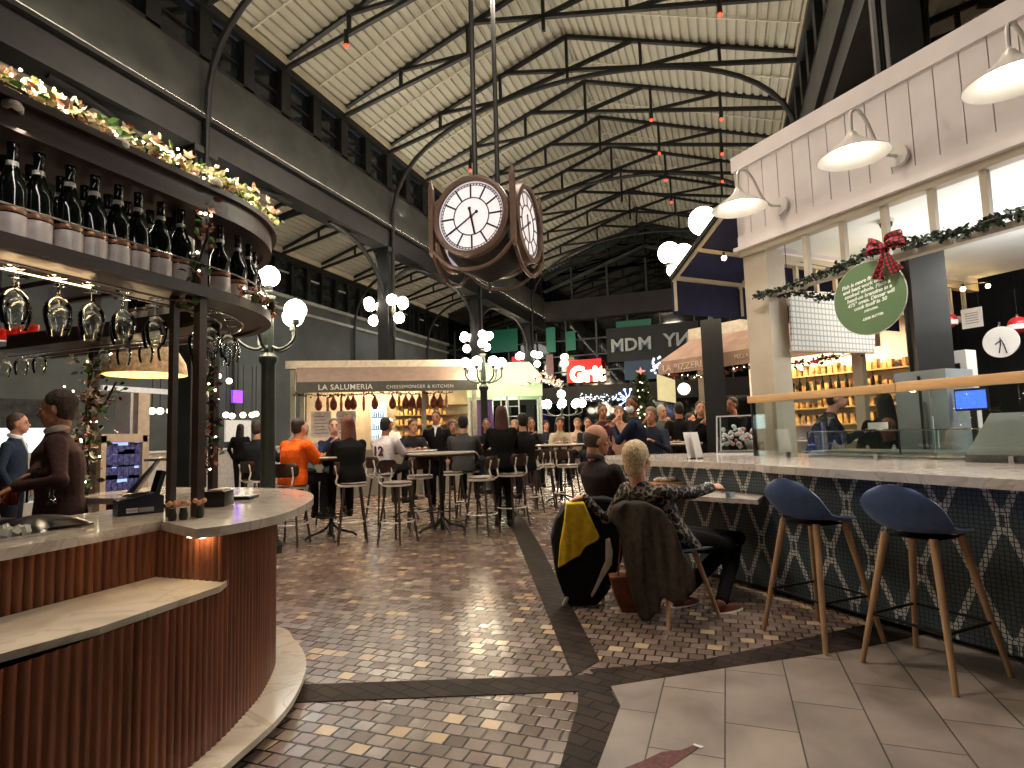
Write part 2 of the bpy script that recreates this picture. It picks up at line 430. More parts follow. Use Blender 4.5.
# ---------------------------------------------------------------- girders, clerestory, columns
LED = E('led_strip', 'fff0d0', 7.0)
GLD = M('dark_window_glass', '23282b', .08, 0, .3, 2, spec=.6)
def girder(n, X, s):
    """s: direction (x) out of the nave"""
    b = lambda x0, x1: (X+s*x0, X+s*x1)
    m = MB(); x = b(0, .3); m.bb(x[0], x[1], -4, YE, 7.1, 8.15); m.build('trim_%d' % n, GIRD, smooth=False, kind='structure')
    m = MB(); x = b(-.12, .3); m.bb(x[0], x[1], -4, YE, 6.99, 7.07); x = b(-.02, .35); m.bb(x[0], x[1], -4, YE, 6.5, 6.985); x = b(-.06, .4); m.bb(x[0], x[1], -4, YE, 6.46, 6.5)
    m.build('trim_%d' % (n+1), DARK, smooth=False, kind='structure')
    m = MB(); x = b(-.1, -.07); m.bb(x[0], x[1], -4, YE, 7.072, 7.085); m.build('trim_%d' % (n+2), LED, smooth=False, kind='structure')
    m = MB(); x = b(-.06, .1); m.bb(x[0], x[1], -4, YE, 9.28, 9.46); m.build('trim_%d' % (n+3), CREAM, smooth=False, kind='structure')
    m = MB(); x = b(-.05, .1); m.bb(x[0], x[1], -4, YE, 9.12, 9.27); m.build('trim_%d' % (n+4), DARK, smooth=False, kind='structure')
    for i in range(16):
        y0 = -2.74+2.02*i
        w = link('window_%d' % (i+1+(20 if s > 0 else 0)), MB().build('t', DARK).data); bpy.data.objects.remove([o for o in bpy.data.objects if o.name.startswith('t') and o.name[:2] in ('t', 't.')][0]) if False else None
        w['kind'] = 'structure'
        f = MB(); 
        for yy in (y0, y0+1.01): f.bb(*b(.0, .22), yy-.13, yy+.13, 8.15, 9.15)
        f.bb(*b(.12, .2), y0, y0+2.02, 8.62, 8.67); f.bb(*b(.0, .22), y0, y0+2.02, 8.12, 8.2)
        f.build('frame', DARK, w, smooth=False)
        MB().bb(*b(.17, .19), y0, y0+2.02, 8.2, 9.12).build('pane', GLD, w, smooth=False)
def clean_temp():
    for o in list(bpy.data.objects):
        if o.name == 't' or o.name.startswith('t.'): bpy.data.objects.remove(o)
girder(10, XL, -1); girder(20, XR, 1); clean_temp()
def column(x, y, lab, zt=6.48, cap=True):
    t = empty('steel_column', (x, y, 0), 0, lab, 'column')
    m = MB(); m.bb(-.13, .13, -.13, .13, 0, zt); m.build('shaft', DARK, t)
    m = MB()
    for s in (-1, 1): m.bb(-.16, .16, s*.15-.02, s*.15+.02, 0, zt)
    m.build('flange', DARK, t); MB().bb(-.22, .22, -.22, .22, 0, .05).build('base_plate', DARK, t, smooth=False)
    if cap: MB().bb(-.24, .24, -.24, .24, zt-.12, zt).build('capital', DARK, t, smooth=False)
CYS = [7.33, 13.4, 19.5, 25.6]
cl = ['rising behind the wine shelf of the bar', 'rising behind the cheese stall awning', 'behind the hanging clock', 'farthest of the row beyond the hanging clock']
cr = ['nearest, behind the white panelled fascia', 'second, hidden behind the white kiosk fascia', 'third along the far side behind the pizza stall', 'at the glazed end wall behind the pizza stall']
for i, y in enumerate(CYS):
    column(XL-.15, y, 'dark square steel column under the clock-side girder, '+cl[i])
    column(XR+.15, y, 'dark square steel column under the kiosk-side girder, '+cr[i])
def arc_pts(x0, x1, zf, za, y, n=28):
    xc = (x0+x1)/2; a = abs(x1-x0)/2
    return [(xc - a*math.cos(PI*k/n)*1.0, y, zf+(za-zf)*math.sin(PI*k/n)**.72) for k in range(n+1)]
for i, y in enumerate(CYS):
    t = empty('arched_brace', (XC, y, 0), 0, 'slender curved steel arch spanning the nave, %s from the front' % ORD[i], 'arch')
    MB().tube(arc_pts(XL+.08, XR-.08, 6.9, 10.05, y), .06, 8).build('arch_rib', DARK, t, w=True)
    for x in (XL+.08, XR-.08): MB().tube([(x, y, 4.0), (x, y, 6.95)], .05, 8).build('arch_leg', DARK, t, w=True)
# aisles: each has its own lower roof, outer wall, trusses and braces
XA = -14.0
AIS = M('aisle_wall_paint', '4c504e', .8, 0, .12, 1)
deck('ceiling.002', (XL-.3, 7.95), (-11.2, 8.75), -4, YE+6, DECK)
deck('ceiling.003', (XA, 7.9), (-11.2, 8.75), -4, YE+6, DECK)
deck('ceiling.004', (XR+.3, 7.95), (6.0, 8.75), -4, YE, DECK)
deck('ceiling.005', (8.6, 7.9), (6.0, 8.75), -4, YE, DECK)
MB().bb(XA-.2, XA, -4, YE+6, 0, 6.3).build('wall_left', AIS, smooth=False, kind='structure')
MB().bb(8.6, 8.8, -4, YE, 0, 8.1).build('wall_right', M('dark_wall', '22242a', .8, 0, .2, 1), smooth=False, kind='structure')
MB().bb(XA-.25, XA-.05, -4, YE+6, 6.3, 8.2).build('wall_left.001', GLD, smooth=False, kind='structure')
m = MB(); m.bb(XA-.02, XA+.14, -4, YE+6, 6.18, 6.3); m.bb(XA-.02, XA+.1, -4, YE+6, 5.75, 5.85); m.build('trim_30', M('ledge_light', '9b9c96', .6, 0, .1, 2), smooth=False, kind='structure')
MB().bb(XA-.02, XA+.12, -4, YE+6, 7.72, 7.9).build('trim_31', CREAM, smooth=False, kind='structure')
MB().bb(XA-.02, XA+.1, -4, YE+6, 7.5, 7.7).build('trim_32', DARK, smooth=False, kind='structure')
for i in range(18):
    y0 = 4+1.6*i
    w = bpy.data.objects.new('window_%d' % (50+i), None); COL.objects.link(w); w['kind'] = 'structure'
    m = MB(); m.bb(XA-.02, XA+.08, y0-.1, y0+.1, 6.3, 7.55); m.bb(XA-.02, XA+.08, y0+.7, y0+.8, 6.3, 7.55); m.build('frame', DARK, w, smooth=False)
    MB().bb(XA-.01, XA+.01, y0+.15, y0+.65, 7.1, 7.16).build('pane', M('window_bounce', 'a9aba4', .4), w, smooth=False)  # pale strip, not a full pane: bounced light painted into the window
for i, y in enumerate([7.36+2.02*k for k in range(-2, 10)]):
    t = empty('aisle_truss', (-11.2, y, 0), 0, 'low black steel truss under the side-aisle roof beyond the girder, %s from the front' % ORD[i], 'roof truss', 'aisle trusses')
    for s in (-1, 1):
        MB().beam((s*2.7, 0, 7.86), (0, 0, 8.68), .08).build('top_chord', DARK, t)
        MB().beam((s*2.7, 0, 7.7), (-s*.9, 0, 8.38), .08).build('bottom_chord', DARK, t)
        MB().beam((s*1.2, 0, 7.98), (s*1.2, 0, 8.35), .06).build('strut', DARK, t)
    if i % 2 == 0: MB().sphere((.3, -.1, 8.0), .05, 8, 6).build('warning_bulb', RED, t)
for i, y in enumerate([1.3]+CYS):
    t = empty('arched_brace', (-11.2, y, 0), 0, 'curved steel arch across the side aisle, %s from the front' % ORD[i], 'arch')
    MB().tube(arc_pts(XA+.1, XL-.35, 5.4, 8.0, y), .06, 8).build('arch_rib', DARK, t, w=True)
    MB().tube([(XA+.1, y, 0), (XA+.1, y, 5.45)], .05, 8).build('arch_leg', DARK, t, w=True)
for i, y in enumerate(CYS):
    for s in (-1, 1):
        t = empty('knee_brace', (XL-.15, y, 4.9), 0, 'curved knee brace from the %s clock-side column %s under the girder' % (ORD[i], 'away from the front' if s > 0 else 'towards the front'), 'brace')
        pts = [(XL-.15, y+s*(.1+2.3*(1-math.cos(PI/2*k/10))), 4.9+1.56*math.sin(PI/2*k/10)) for k in range(11)]
        MB().tube(pts, .055, 8).build('brace_rib', DARK, t, w=True)
t = empty('arched_brace', (5.3, 7.33, 0), 0, 'curved steel arch across the kiosk-side aisle behind the white fascia', 'arch')
MB().tube(arc_pts(XR+.35, 8.5, 5.4, 7.9, 7.33), .07, 8).build('arch_rib', DARK, t, w=True)
for i, y in enumerate((5.3, 7.36, 9.4, 11.4)):
    t = empty('aisle_truss', (5.3, y, 0), 0, 'low black truss under the kiosk-side aisle roof, %s from the front' % ORD[i], 'roof truss', 'aisle trusses')
    for s in (-1, 1):
        MB().beam((s*3.1, 0, 7.82), (0, 0, 8.6), .09).build('top_chord', DARK, t)
        MB().beam((s*3.1, 0, 7.55), (-s*.9, 0, 8.3), .09).build('bottom_chord', DARK, t)
        MB().beam((s*1.2, 0, 7.9), (s*1.2, 0, 8.3), .07).build('strut', DARK, t)
# ---------------------------------------------------------------- glazed end wall
GLB = M('night_glass', '06090a', .06, 0, .3, 2, spec=.9)
m = MB(); m.prism([(-20, YE), (12, YE), (12, YE+.05), (-20, YE+.05)], 0, 9.4)
m._hull([[(XL, YE, 9.3), (XC, YE, 11.3), (XR, YE, 9.3)], [(XL, YE+.05, 9.3), (XC, YE+.05, 11.3), (XR, YE+.05, 9.3)]])
m.build('wall_back', GLB, smooth=False, kind='structure')
m = MB()
m.bb(-8.5, 9, YE-.35, YE-.02, 6.9, 7.9)
m.bb(-14, 9, YE-.25, YE-.02, 2.75, 3.55)
m.build('trim_40', M('beam_brown', '23201e', .6, 0, .2, 1), smooth=False, kind='structure')
m = MB()
for x in [-13.5+1.55*k for k in range(15)]: m.bb(x-.03, x+.03, YE-.1, YE-.02, 0, 6.9)
for z in (4.3, 5.1, 5.9): m.bb(-14, 9, YE-.1, YE-.02, z-.03, z+.03)
for x in (-6.9, -5.1, XC, -1.3, .5): m.bb(x-.04, x+.04, YE-.1, YE-.02, 7.9, 9.6)
m.beam((XL, YE-.06, 9.2), (XC, YE-.06, 11.2), .25); m.beam((XR, YE-.06, 9.2), (XC, YE-.06, 11.2), .25)
m.beam((XL, YE-.06, 8.5), (XC, YE-.06, 10.2), .12); m.beam((XR, YE-.06, 8.5), (XC, YE-.06, 10.2), .12)
m.build('trim_41', M('mullion_grey', '4a5152', .4, .3, .2, 3), smooth=False, kind='structure')
# front wall behind the camera keeps stray light out
MB().bb(-26, 16, -4.2, -4, 0, 11.5).build('wall_front', M('dark_wall', '22242a', .8), smooth=False, kind='structure')
MB().bb(-26.2, -26, -4, 34, 0, 9).build('wall_left.002', M('dark_wall', '22242a', .8), smooth=False, kind='structure')
# ---------------------------------------------------------------- light
w = bpy.data.worlds.new('world'); SC.world = w; w.use_nodes = True
w.node_tree.nodes['Background'].inputs[0].default_value = srgb('3a3f48'); w.node_tree.nodes['Background'].inputs[1].default_value = .25
for s, X in ((1, XL+.25), (-1, XR-.25)):          # cove uplights on the girder ledges
    for y0, y1, p in ((-3, 9, 100), (9, 19, 90), (19, 27, 30)):
        area('cove_light', (X, (y0+y1)/2, 7.3), .12, p*1.25, 'fff6e2', (XC-s*.4, (y0+y1)/2, 10.9), y1-y0)
def fixlight(): pass
SC.view_settings.exposure = 0.75
# ================================================================ people
def remesh(mb, name, mat, parent, voxel=.012, sm=3, noise_amp=0, w=True):
    me = bpy.data.meshes.new('raw'); bmesh.ops.recalc_face_normals(mb.bm, faces=mb.bm.faces); mb.bm.to_mesh(me); mb.bm.free()
    o = bpy.data.objects.new('raw', me); TMP.objects.link(o)
    r = o.modifiers.new('r', 'REMESH'); r.mode = 'VOXEL'; r.voxel_size = voxel
    if sm: s = o.modifiers.new('s', 'SMOOTH'); s.iterations = sm; s.factor = .5
    dg = bpy.context.evaluated_depsgraph_get(); out = bpy.data.meshes.new_from_object(o.evaluated_get(dg)); bpy.data.objects.remove(o)
    if noise_amp:
        from mathutils import noise
        for v in out.vertices: v.co += v.normal*noise_amp*(noise.noise(V((v.co.x*40, v.co.y*40, v.co.z*12)))+.5*noise.noise(v.co*90))
    out.name = name; out.shade_smooth(); out.materials.clear(); out.materials.append(mat)
    if w and parent: out.transform(root_of(parent).matrix_basis.inverted())
    return link(name, out, parent)
TMP = COL
def limb(m, pts, rad, n=12):
    m.tube(pts, rad, n)
    for p, r in zip(pts, rad): m.sphere(p, r*.985, n, 8)
def ellip(m, c, sx, sy, sz, X, Y, Z, n=16, k=10):
    Mx = Matrix(((X.x, Y.x, Z.x), (X.y, Y.y, Z.y), (X.z, Y.z, Z.z))).to_4x4(); m.sphere(c, 1, n, k, (sx, sy, sz), Mx)
def loft(m, secs, n=16):
    """secs: (centre, side vec*halfwidth, front vec*halfdepth)"""
    rings = [[V(c)+a*math.cos(2*PI*k/n)+b*math.sin(2*PI*k/n) for k in range(n)] for c, a, b in secs]; m._hull(rings)
def ik(s, w, l1, l2, pole):
    s, w = V(s), V(w); d = w-s; L = d.length
    if L > (l1+l2)*.995: d = d*((l1+l2)*.995/L); w = s+d; L = d.length
    u = d/L; a = (l1*l1-l2*l2+L*L)/(2*L); h = math.sqrt(max(0, l1*l1-a*a)); p = V(pole) - u*V(pole).dot(u)
    return s+u*a+p.normalized()*h, w
def hand(m, wrist, d, palm_n, s, side, curl=.5, grip=False):
    """palm and five separate fingers; d points along the hand, palm_n out of the palm"""
    d = V(d).normalized(); pn = V(palm_n); pn = (pn-d*pn.dot(d)).normalized(); x = d.cross(pn).normalized()*side
    w = V(wrist); c = w+d*.045*s
    loft(m, [(w, x*.024*s, pn*.018*s), (w+d*.03*s, x*.036*s, pn*.016*s), (w+d*.07*s, x*.041*s, pn*.014*s), (w+d*.088*s, x*.038*s, pn*.011*s)], 12)
    for i, (ox, L) in enumerate(((.03, .066), (.011, .075), (-.010, .07), (-.029, .054))):
        b = w+d*.082*s+x*ox*s; L *= s; cc = curl*(1+.12*i); p1 = b+(d*math.cos(cc*.6)+pn*math.sin(cc*.6))*L*.42; p2 = p1+(d*math.cos(cc*1.5)+pn*math.sin(cc*1.5))*L*.33; p3 = p2+(d*math.cos(cc*2.2)+pn*math.sin(cc*2.2))*L*.25
        limb(m, [b, p1, p2, p3], [.0095*s, .0088*s, .0078*s, .006*s], 8)
    b = w+d*.022*s+x*.03*s; t1 = b+(d*.55+x*.75+pn*.25).normalized()*.036*s; t2 = t1+(d*.8+x*.25+pn*.5*(1+curl)).normalized()*.03*s; t3 = t2+(d*.9-x*.1+pn*.6*(1+curl)).normalized()*.022*s
    limb(m, [b, t1, t2, t3], [.0125*s, .011*s, .0095*s, .007*s], 8)
HAIRC = {}
def person(label, x, y, hd, kind='stand', seat=.46, s=1.0, top='3a3a3c', bottom='22242a', skin='c08a6c', hair='2a1f18', style='short', head=None, tilt=0, lean=.04, lw=None, rw=None, arms='down',
           female=False, vox=.02, face=False, hide_legs=False, shoe='1a1a1a', topmat=None, feet=None, knees=None, sh_turn=0, collar=None, sleeve='long', hands=True, lhd=None, rhd=None, bulk=1.0, root=None, headpos=None, curl=.6, pelvis=None, extra=None):
    """x,y: where the pelvis is; hd: heading in degrees (0 = +x); returns the root Empty"""
    h = math.radians(hd); F = V((math.cos(h), math.sin(h), 0)); S = V((math.sin(h), -math.cos(h), 0)); U = V((0, 0, 1))   # S = person's right
    t = empty('person', (x, y, 0), h, label, 'person')
    pel = V((x, y, (seat+.085*s) if kind == 'sit' else .95*s))
    if pelvis: pel = V(pelvis)
    sp_len = (.455 if kind == 'sit' and seat > .6 else .49)*s
    a = lean; up = (U*math.cos(a)+F*math.sin(a)).normalized()
    chest = pel+up*sp_len*.62; neck = pel+up*sp_len*1.08
    if headpos: 
        hp = V(headpos); neck = hp-up*.16*s; chest = pel.lerp(neck, .6); up2 = (neck-pel).normalized(); up = up2
    T = math.radians(sh_turn); S2 = (S*math.cos(T)-F*math.sin(T)).normalized(); F2 = (F*math.cos(T)+S*math.sin(T)).normalized()
    shw = (.172 if female else .20)*s*(.5+.5*bulk)
    hh = math.radians(head if head is not None else hd); HF = V((math.cos(hh)*math.cos(tilt), math.sin(hh)*math.cos(tilt), -math.sin(tilt))); HS = V((math.sin(hh), -math.cos(hh), 0)); HU = HS.cross(HF).normalized()
    hc = V(headpos) if headpos else neck+up*.165*s+F*.025*s
    shR, shL = neck-up*.085*s+S2*shw*.93, neck-up*.085*s-S2*shw*.93
    l1, l2 = .29*s, .255*s
    if kind == 'sit': defR, defL = pel+F*.28*s+S*.15*s+U*.16*s, pel+F*.28*s-S*.15*s+U*.16*s
    else: defR, defL = shR-U*.5*s+F*.08+S*.04, shL-U*.5*s+F*.08-S*.04
    if arms == 'table': defR, defL = chest+F*.40*s+S*.10*s-U*.02*s, chest+F*.38*s-S*.12*s-U*.02*s
    if arms == 'phone': defR, defL = chest+F*.32*s+S*.05*s+U*.14*s, chest+F*.3*s-S*.06*s+U*.1*s
    if arms == 'face': defR, defL = neck+F*.24*s+S*.06*s+U*.05*s, chest+F*.3*s-S*.1*s
    wR = V(rw) if rw else defR; wL = V(lw) if lw else defL
    eR, wR = ik(shR, wR, l1, l2, -U*1.0+S2*.7-F*.3); eL, wL = ik(shL, wL, l1, l2, -U*1.0-S2*.7-F*.3)
    hipR, hipL = pel+S*.085*s-U*.02, pel-S*.085*s-U*.02
    if kind == 'sit':
        kR, kL = hipR+F*.41*s+S*.03+U*.0, hipL+F*.41*s-S*.03
        zf = max(.06, seat-.42) if seat > .6 else .06
        fR, fL = V((kR.x, kR.y, zf+.02))+F*(-.03), V((kL.x, kL.y, zf+.02))+F*.02
    else:
        kR, kL = hipR-U*.42*s+F*.03, hipL-U*.42*s+F*.02; fR, fL = hipR-U*.85*s-F*.02, hipL-U*.85*s+F*.05
        fR.z = fL.z = .08*s
    if knees: kR, kL = V(knees[0]), V(knees[1])
    if feet: fR, fL = V(feet[0]), V(feet[1])
    SK = M('skin_'+skin, skin, .55, 0, .06, 30, spec=.3)
    # ---- body: one continuous surface
    m = MB()
    r_ = s*(1.1 if face else 1.03)
    ellip(m, hc+HU*.025*r_-HF*.012*r_, .074*r_, .094*r_, .098*r_, HS, HF, HU)
    ellip(m, hc-HU*.045*r_+HF*.030*r_, .056*r_, .060*r_, .066*r_, HS, HF, HU)
    ellip(m, hc-HU*.088*r_+HF*.055*r_, .026*r_, .026*r_, .022*r_, HS, HF, HU)
    m.tube([hc+HU*.018*r_+HF*.078*r_, hc-HU*.018*r_+HF*.108*r_, hc-HU*.032*r_+HF*.092*r_], [.007*r_, .014*r_, .012*r_], 8)
    if face:
        for q in (-1, 1):
            ellip(m, hc+HU*.03*r_+HF*.082*r_+HS*.03*r_*q, .024*r_, .009*r_, .008*r_, HS, HF, HU, 8, 6)
            ellip(m, hc-HU*.02*r_+HF*.06*r_+HS*.038*r_*q, .02*r_, .02*r_, .022*r_, HS, HF, HU, 8, 6)
        ellip(m, hc-HU*.058*r_+HF*.083*r_, .022*r_, .009*r_, .006*r_, HS, HF, HU, 8, 6); ellip(m, hc-HU*.068*r_+HF*.081*r_, .018*r_, .009*r_, .006*r_, HS, HF, HU, 8, 6)
    for q in (-1, 1): ellip(m, hc-HF*.005*r_+HS*.076*r_*q-HU*.005*r_, .009*r_, .018*r_, .03*r_, HS, (HF-HS*q*-.4).normalized(), HU, 8, 6)
    limb(m, [hc-HU*.07*r_-HF*.02*r_, neck-U*.02], [.057*r_, .061*r_])
    loft(m, [(pel-up*.05, S*.13*s, F*.09*s), (pel+up*.1, S*.12*s, F*.085*s), (chest, S2*.135*s, F2*.09*s), (neck-up*.06*s, S2*.14*s, F2*.07*s), (neck, S2*.05*s, F2*.05*s)])
    for A, Bm, Cm in ((shR, eR, wR), (shL, eL, wL)): limb(m, [A, Bm, Cm], [.042*s, .034*s, .024*s]); limb(m, [Bm.lerp(Cm, .25)], [.038*s]) if False else None
    if not hide_legs:
        for A, Bm, Cm in ((hipR, kR, fR), (hipL, kL, fL)): limb(m, [A, Bm, Cm], [.07*s, .05*s, .035*s])
    if hands:
        for A, Bm, sd, dd in ((wR, eR, 1, rhd), (wL, eL, -1, lhd)):
            d = V(dd[0]) if dd else (A-Bm); pn = V(dd[1]) if dd else -U+ (S if sd < 0 else -S)*.3
            hand(m, A, d, pn, s*(.95 if vox > .012 else 1), sd, curl)
    remesh(m, 'body', SK, t, voxel=min(vox, .014) if not face else min(vox, .0075), sm=2)
    # ---- clothes
    b = bulk; m = MB(); Tm = topmat or M('cloth_'+top, top, .9, 0, .1, 40, bump=.3, sheen=.0, spec=.2)
    loft(m, [(pel-up*.10*s, S*.165*s*b, F*.12*s*b), (pel+up*.0, S*.165*s*b, F*.125*s*b), (pel+up*.13*s, S*.138*s*b, F*.11*s*b), (chest, S2*.165*s*b, F2*.125*s*b), (chest+up*.09*s, S2*.185*s*b, F2*.115*s*b), (neck-up*.06*s, S2*.15*s*b, F2*.09*s), (neck-up*.02*s, S2*.085*s, F2*.072*s), (neck+up*.015*s, S2*.066*s, F2*.064*s)], 20)
    for A, Bm, Cm in ((shR, eR, wR), (shL, eL, wL)):
        if sleeve == 'long': limb(m, [A, Bm, Bm.lerp(Cm, .93)], [.060*s*b**.5, .049*s*b**.5, .037*s*b**.5])
        else: limb(m, [A, A.lerp(Bm, .75)], [.066*s*b, .058*s*b])
    remesh(m, 'top', Tm, t, voxel=vox if vox > .012 else .011, sm=3)
    if collar:
        m = MB(); cl = [neck+up*.025*s+(S2*math.cos(k_)*.066+F2*math.sin(k_)*.064)*s - U*.02*s*math.sin(k_) for k_ in [2*PI*i/20 for i in range(20)]]
        m.tube(cl, .013*s, 8, closed=True, flat=1.8)
        if not face: m._hull([[neck+F2*.055*s+U*.01*s-S2*.03*s, neck+F2*.055*s+U*.01*s+S2*.03*s, chest+F2*.13*s*b+up*.05*s], [neck+F2*.075*s+U*.01*s-S2*.03*s, neck+F2*.075*s+U*.01*s+S2*.03*s, chest+F2*.145*s*b+up*.05*s]])
        m.build('shirt_collar', M('cloth_'+collar, collar, .7), t, w=True)
    if not hide_legs:
        m = MB(); Bt = M('cloth_'+bottom, bottom, .9, 0, .12, 40, bump=.2, spec=.2)
        loft(m, [(pel-up*.11*s, S*.15*s, F*.11*s), (pel+up*.04*s, S*.15*s, F*.11*s)])
        for A, Bm, Cm in ((hipR, kR, fR), (hipL, kL, fL)): limb(m, [A, A.lerp(Bm, .5), Bm, Bm.lerp(Cm, .4), Cm+(Bm-Cm).normalized()*.02], [.095*s, .085*s, .066*s, .06*s, .048*s])
        remesh(m, 'trousers', Bt, t, voxel=max(vox, .014), sm=3)
        Sm = M('shoe_'+shoe, shoe, .6); 
        for f_ in (fR, fL):
            m = MB(); g = V((f_.x, f_.y, f_.z-.055)); ellip(m, g+F*.06*s, .042*s, .135*s, .045*s, S, F, U, 12, 8); ellip(m, g-F*.01*s+U*.03, .04*s, .055*s, .055*s, S, F, U, 12, 8)
            z0 = g.z-.03; 
            for v in m.bm.verts: v.co.z = max(v.co.z, z0 if z0 > .01 else .006)
            o = m.build('shoe', Sm, t, w=True)
            if shoe not in ('1a1a1a',):
                m = MB(); ellip(m, g+F*.06*s-U*.012, .050*s, .150*s, .024*s, S, F, U, 16, 6)
                for v in m.bm.verts: v.co.z = min(max(v.co.z, g.z-.028), g.z-.002)
                m.build('sole', WHITE_SOLE, o, w=True)
    # ---- hair
    if style != 'none':
        HM = M('hair_'+hair, hair, .6, 0, .3, 60, bump=.6, stretch=(3, 3, .6)); m = MB()
        if style == 'bald':
            HRD = (HS, HF, HU, hc+HU*.025*r_-HF*.012*r_)
            def hp_(u, v):
                an = (u-.5)*3.5; el = -.85+(.95+.3*math.cos(an*.9))*v
                return HRD[3]+HRD[0]*math.sin(an)*math.cos(el)*.0795*r_-HRD[1]*math.cos(an)*math.cos(el)*.0995*r_+HRD[2]*math.sin(el)*.1*r_
            m.quadgrid(hp_, 24, 10, .008)
        else:
            vol = 1.0 if style in ('short', 'cap') else 1.07
            ellip(m, hc+HU*.048*r_-HF*.027*r_, .080*r_*vol, .096*r_*vol, .088*r_*vol, HS, HF, HU)
            ellip(m, hc+HU*.0*r_-HF*.045*r_, .077*r_*vol, .07*r_*vol, .09*r_, HS, HF, HU)
            if style == 'bob':
                ellip(m, hc+HU*.03*r_-HF*.03*r_, .088*r_, .098*r_, .095*r_, HS, HF, HU); ellip(m, hc-HU*.04*r_-HF*.06*r_, .068*r_, .052*r_, .075*r_, HS, HF, HU)
            if style == 'long':
                loft(m, [(hc+HU*.04*r_-HF*.04*r_, HS*.088*r_, HF*.07*r_), (hc-HU*.08*r_-HF*.06*r_, HS*.1*r_, HF*.055*r_), (hc-HU*.2*r_-HF*.075*r_, HS*.105*r_, HF*.045*r_), (hc-HU*.29*r_-HF*.085*r_, HS*.07*r_, HF*.03*r_)])
            if style == 'bun': ellip(m, hc+HU*.1*r_-HF*.09*r_, .045*r_, .045*r_, .045*r_, HS, HF, HU)
        if style == 'cap': HM = M('cap_'+hair, hair, .8); ellip(m, hc+HU*.06*r_+HF*.03*r_, .075*r_, .12*r_, .02*r_, HS, HF, HU)
        if style == 'bald': m.build('hair', HM, t, w=True)
        else: remesh(m, 'hat' if style == 'cap' else 'hair', HM, t, voxel=min(vox, .009) if face or vox <= .012 else .016, sm=2 if style != 'bald' else 4, noise_amp=.004 if vox <= .012 else 0)
    if not face and HF.dot(EYE-hc) > 0:
        for q in (-1, 1):
            m = MB(); m.sphere(hc+HU*.012*r_+HF*.084*r_+HS*.031*r_*q, .011*r_, 8, 6, (1, 1, .6)); m.build('eye', M('iris_dark', '1d1410', .2), t, w=True)
            m = MB(); m.tube([hc+HU*.036*r_+HF*.090*r_+HS*.014*r_*q, hc+HU*.034*r_+HF*.078*r_+HS*.048*r_*q], .005*r_, 6); m.build('eyebrow', M('brow_brown', '4a3a30', .8), t, w=True)
        m = MB(); ellip(m, hc-HU*.060*r_+HF*.0865*r_, .022*r_, .007*r_, .007*r_, HS, HF, HU, 8, 6); m.build('mouth', M('lips', 'a2604f', .5), t, w=True)
    if face:
        for q in (-1, 1):
            m = MB(); m.sphere(hc+HU*.012*r_+HF*.076*r_+HS*.03*r_*q, .0125*r_, 10, 8); o = m.build('eye', M('eye_white', 'b9aea8', .3), t, w=True)
            m = MB(); m.sphere(hc+HU*.012*r_+HF*.083*r_+HS*.03*r_*q, .0075*r_, 8, 6); m.build('iris', M('iris_dark', '1d1410', .2), o, w=True)
        m = MB(); ellip(m, hc-HU*.062*r_+HF*.0865*r_, .02*r_, .006*r_, .006*r_, HS, HF, HU, 10, 6); m.build('mouth', M('lips', 'a2604f', .5), t, w=True)
        for q in (-1, 1):
            m = MB(); m.tube([hc+HU*.037*r_+HF*.088*r_+HS*.014*r_*q, hc+HU*.042*r_+HF*.084*r_+HS*.034*r_*q, hc+HU*.034*r_+HF*.072*r_+HS*.05*r_*q], .0035*r_, 6); m.build('eyebrow', M('brow_brown', '4a3a30', .8), t, w=True)
    return dict(root=t, hc=hc, HF=HF, HU=HU, HS=HS, wR=wR, wL=wL, neck=neck, chest=chest, F=F, S=S, pel=pel, up=up, s=s)
WHITE_SOLE = M('white_sole', 'd2cdc6', .6)
def padded(name, mat, parent, px_poly, depth, thick, voxel=.012, sm=8, folds=.0, seed=1, slope=0, cx=640):
    """soft thick cloth piece with the given outline standing at its own distance"""
    from mathutils import noise
    fwd = R @ V((0, 0, 1)); m = MB(); pts = [cd(a, b, depth-slope*(a-cx)) for a, b in px_poly]
    m.slab(pts, fwd, thick)
    for v in m.bm.verts: pass
    o = remesh(m, name, mat, None, voxel, sm); inv = root_of(parent).matrix_basis.inverted() if parent else Matrix()
    for v in o.data.vertices:
        n = noise.noise(V((v.co.x*14+seed, v.co.y*14, v.co.z*2.2))); v.co += fwd*n*folds
    o.data.transform(inv)
    if parent: o.parent = parent
    return o
# ================================================================ the bar on the left
def cd(px, py, depth): return EYE + ray(px, py)*(depth/FPX)
def marble(name, c1, c2, rough):
    m, t, p = newmat(name)
    tc = t.add('ShaderNodeTexCoord'); a = t.add('ShaderNodeTexNoise', i_Scale=2.2, i_Detail=8.0, i_Distortion=1.6); t.link(tc.outputs['Object'], a.inputs['Vector'])
    cr = t.add('ShaderNodeValToRGB'); t.link(a.outputs[0], cr.inputs[0]); e = cr.color_ramp.elements
    e[0].position = .3; e[0].color = srgb(c2); e[1].position = .62; e[1].color = srgb(c1); x = e.new(.47); x.color = srgb(c1); x = e.new(.5); x.color = srgb(c2); x = e.new(.53); x.color = srgb(c1)
    t.link(cr.outputs[0], p.inputs['Base Color']); p.inputs['Roughness'].default_value = rough; return m
MARB = marble('white_marble', 'cdc7bf', 'b4ada5', .12)
MARB2 = marble('ledge_stone', 'cdc4b4', 'b5aa98', .3)
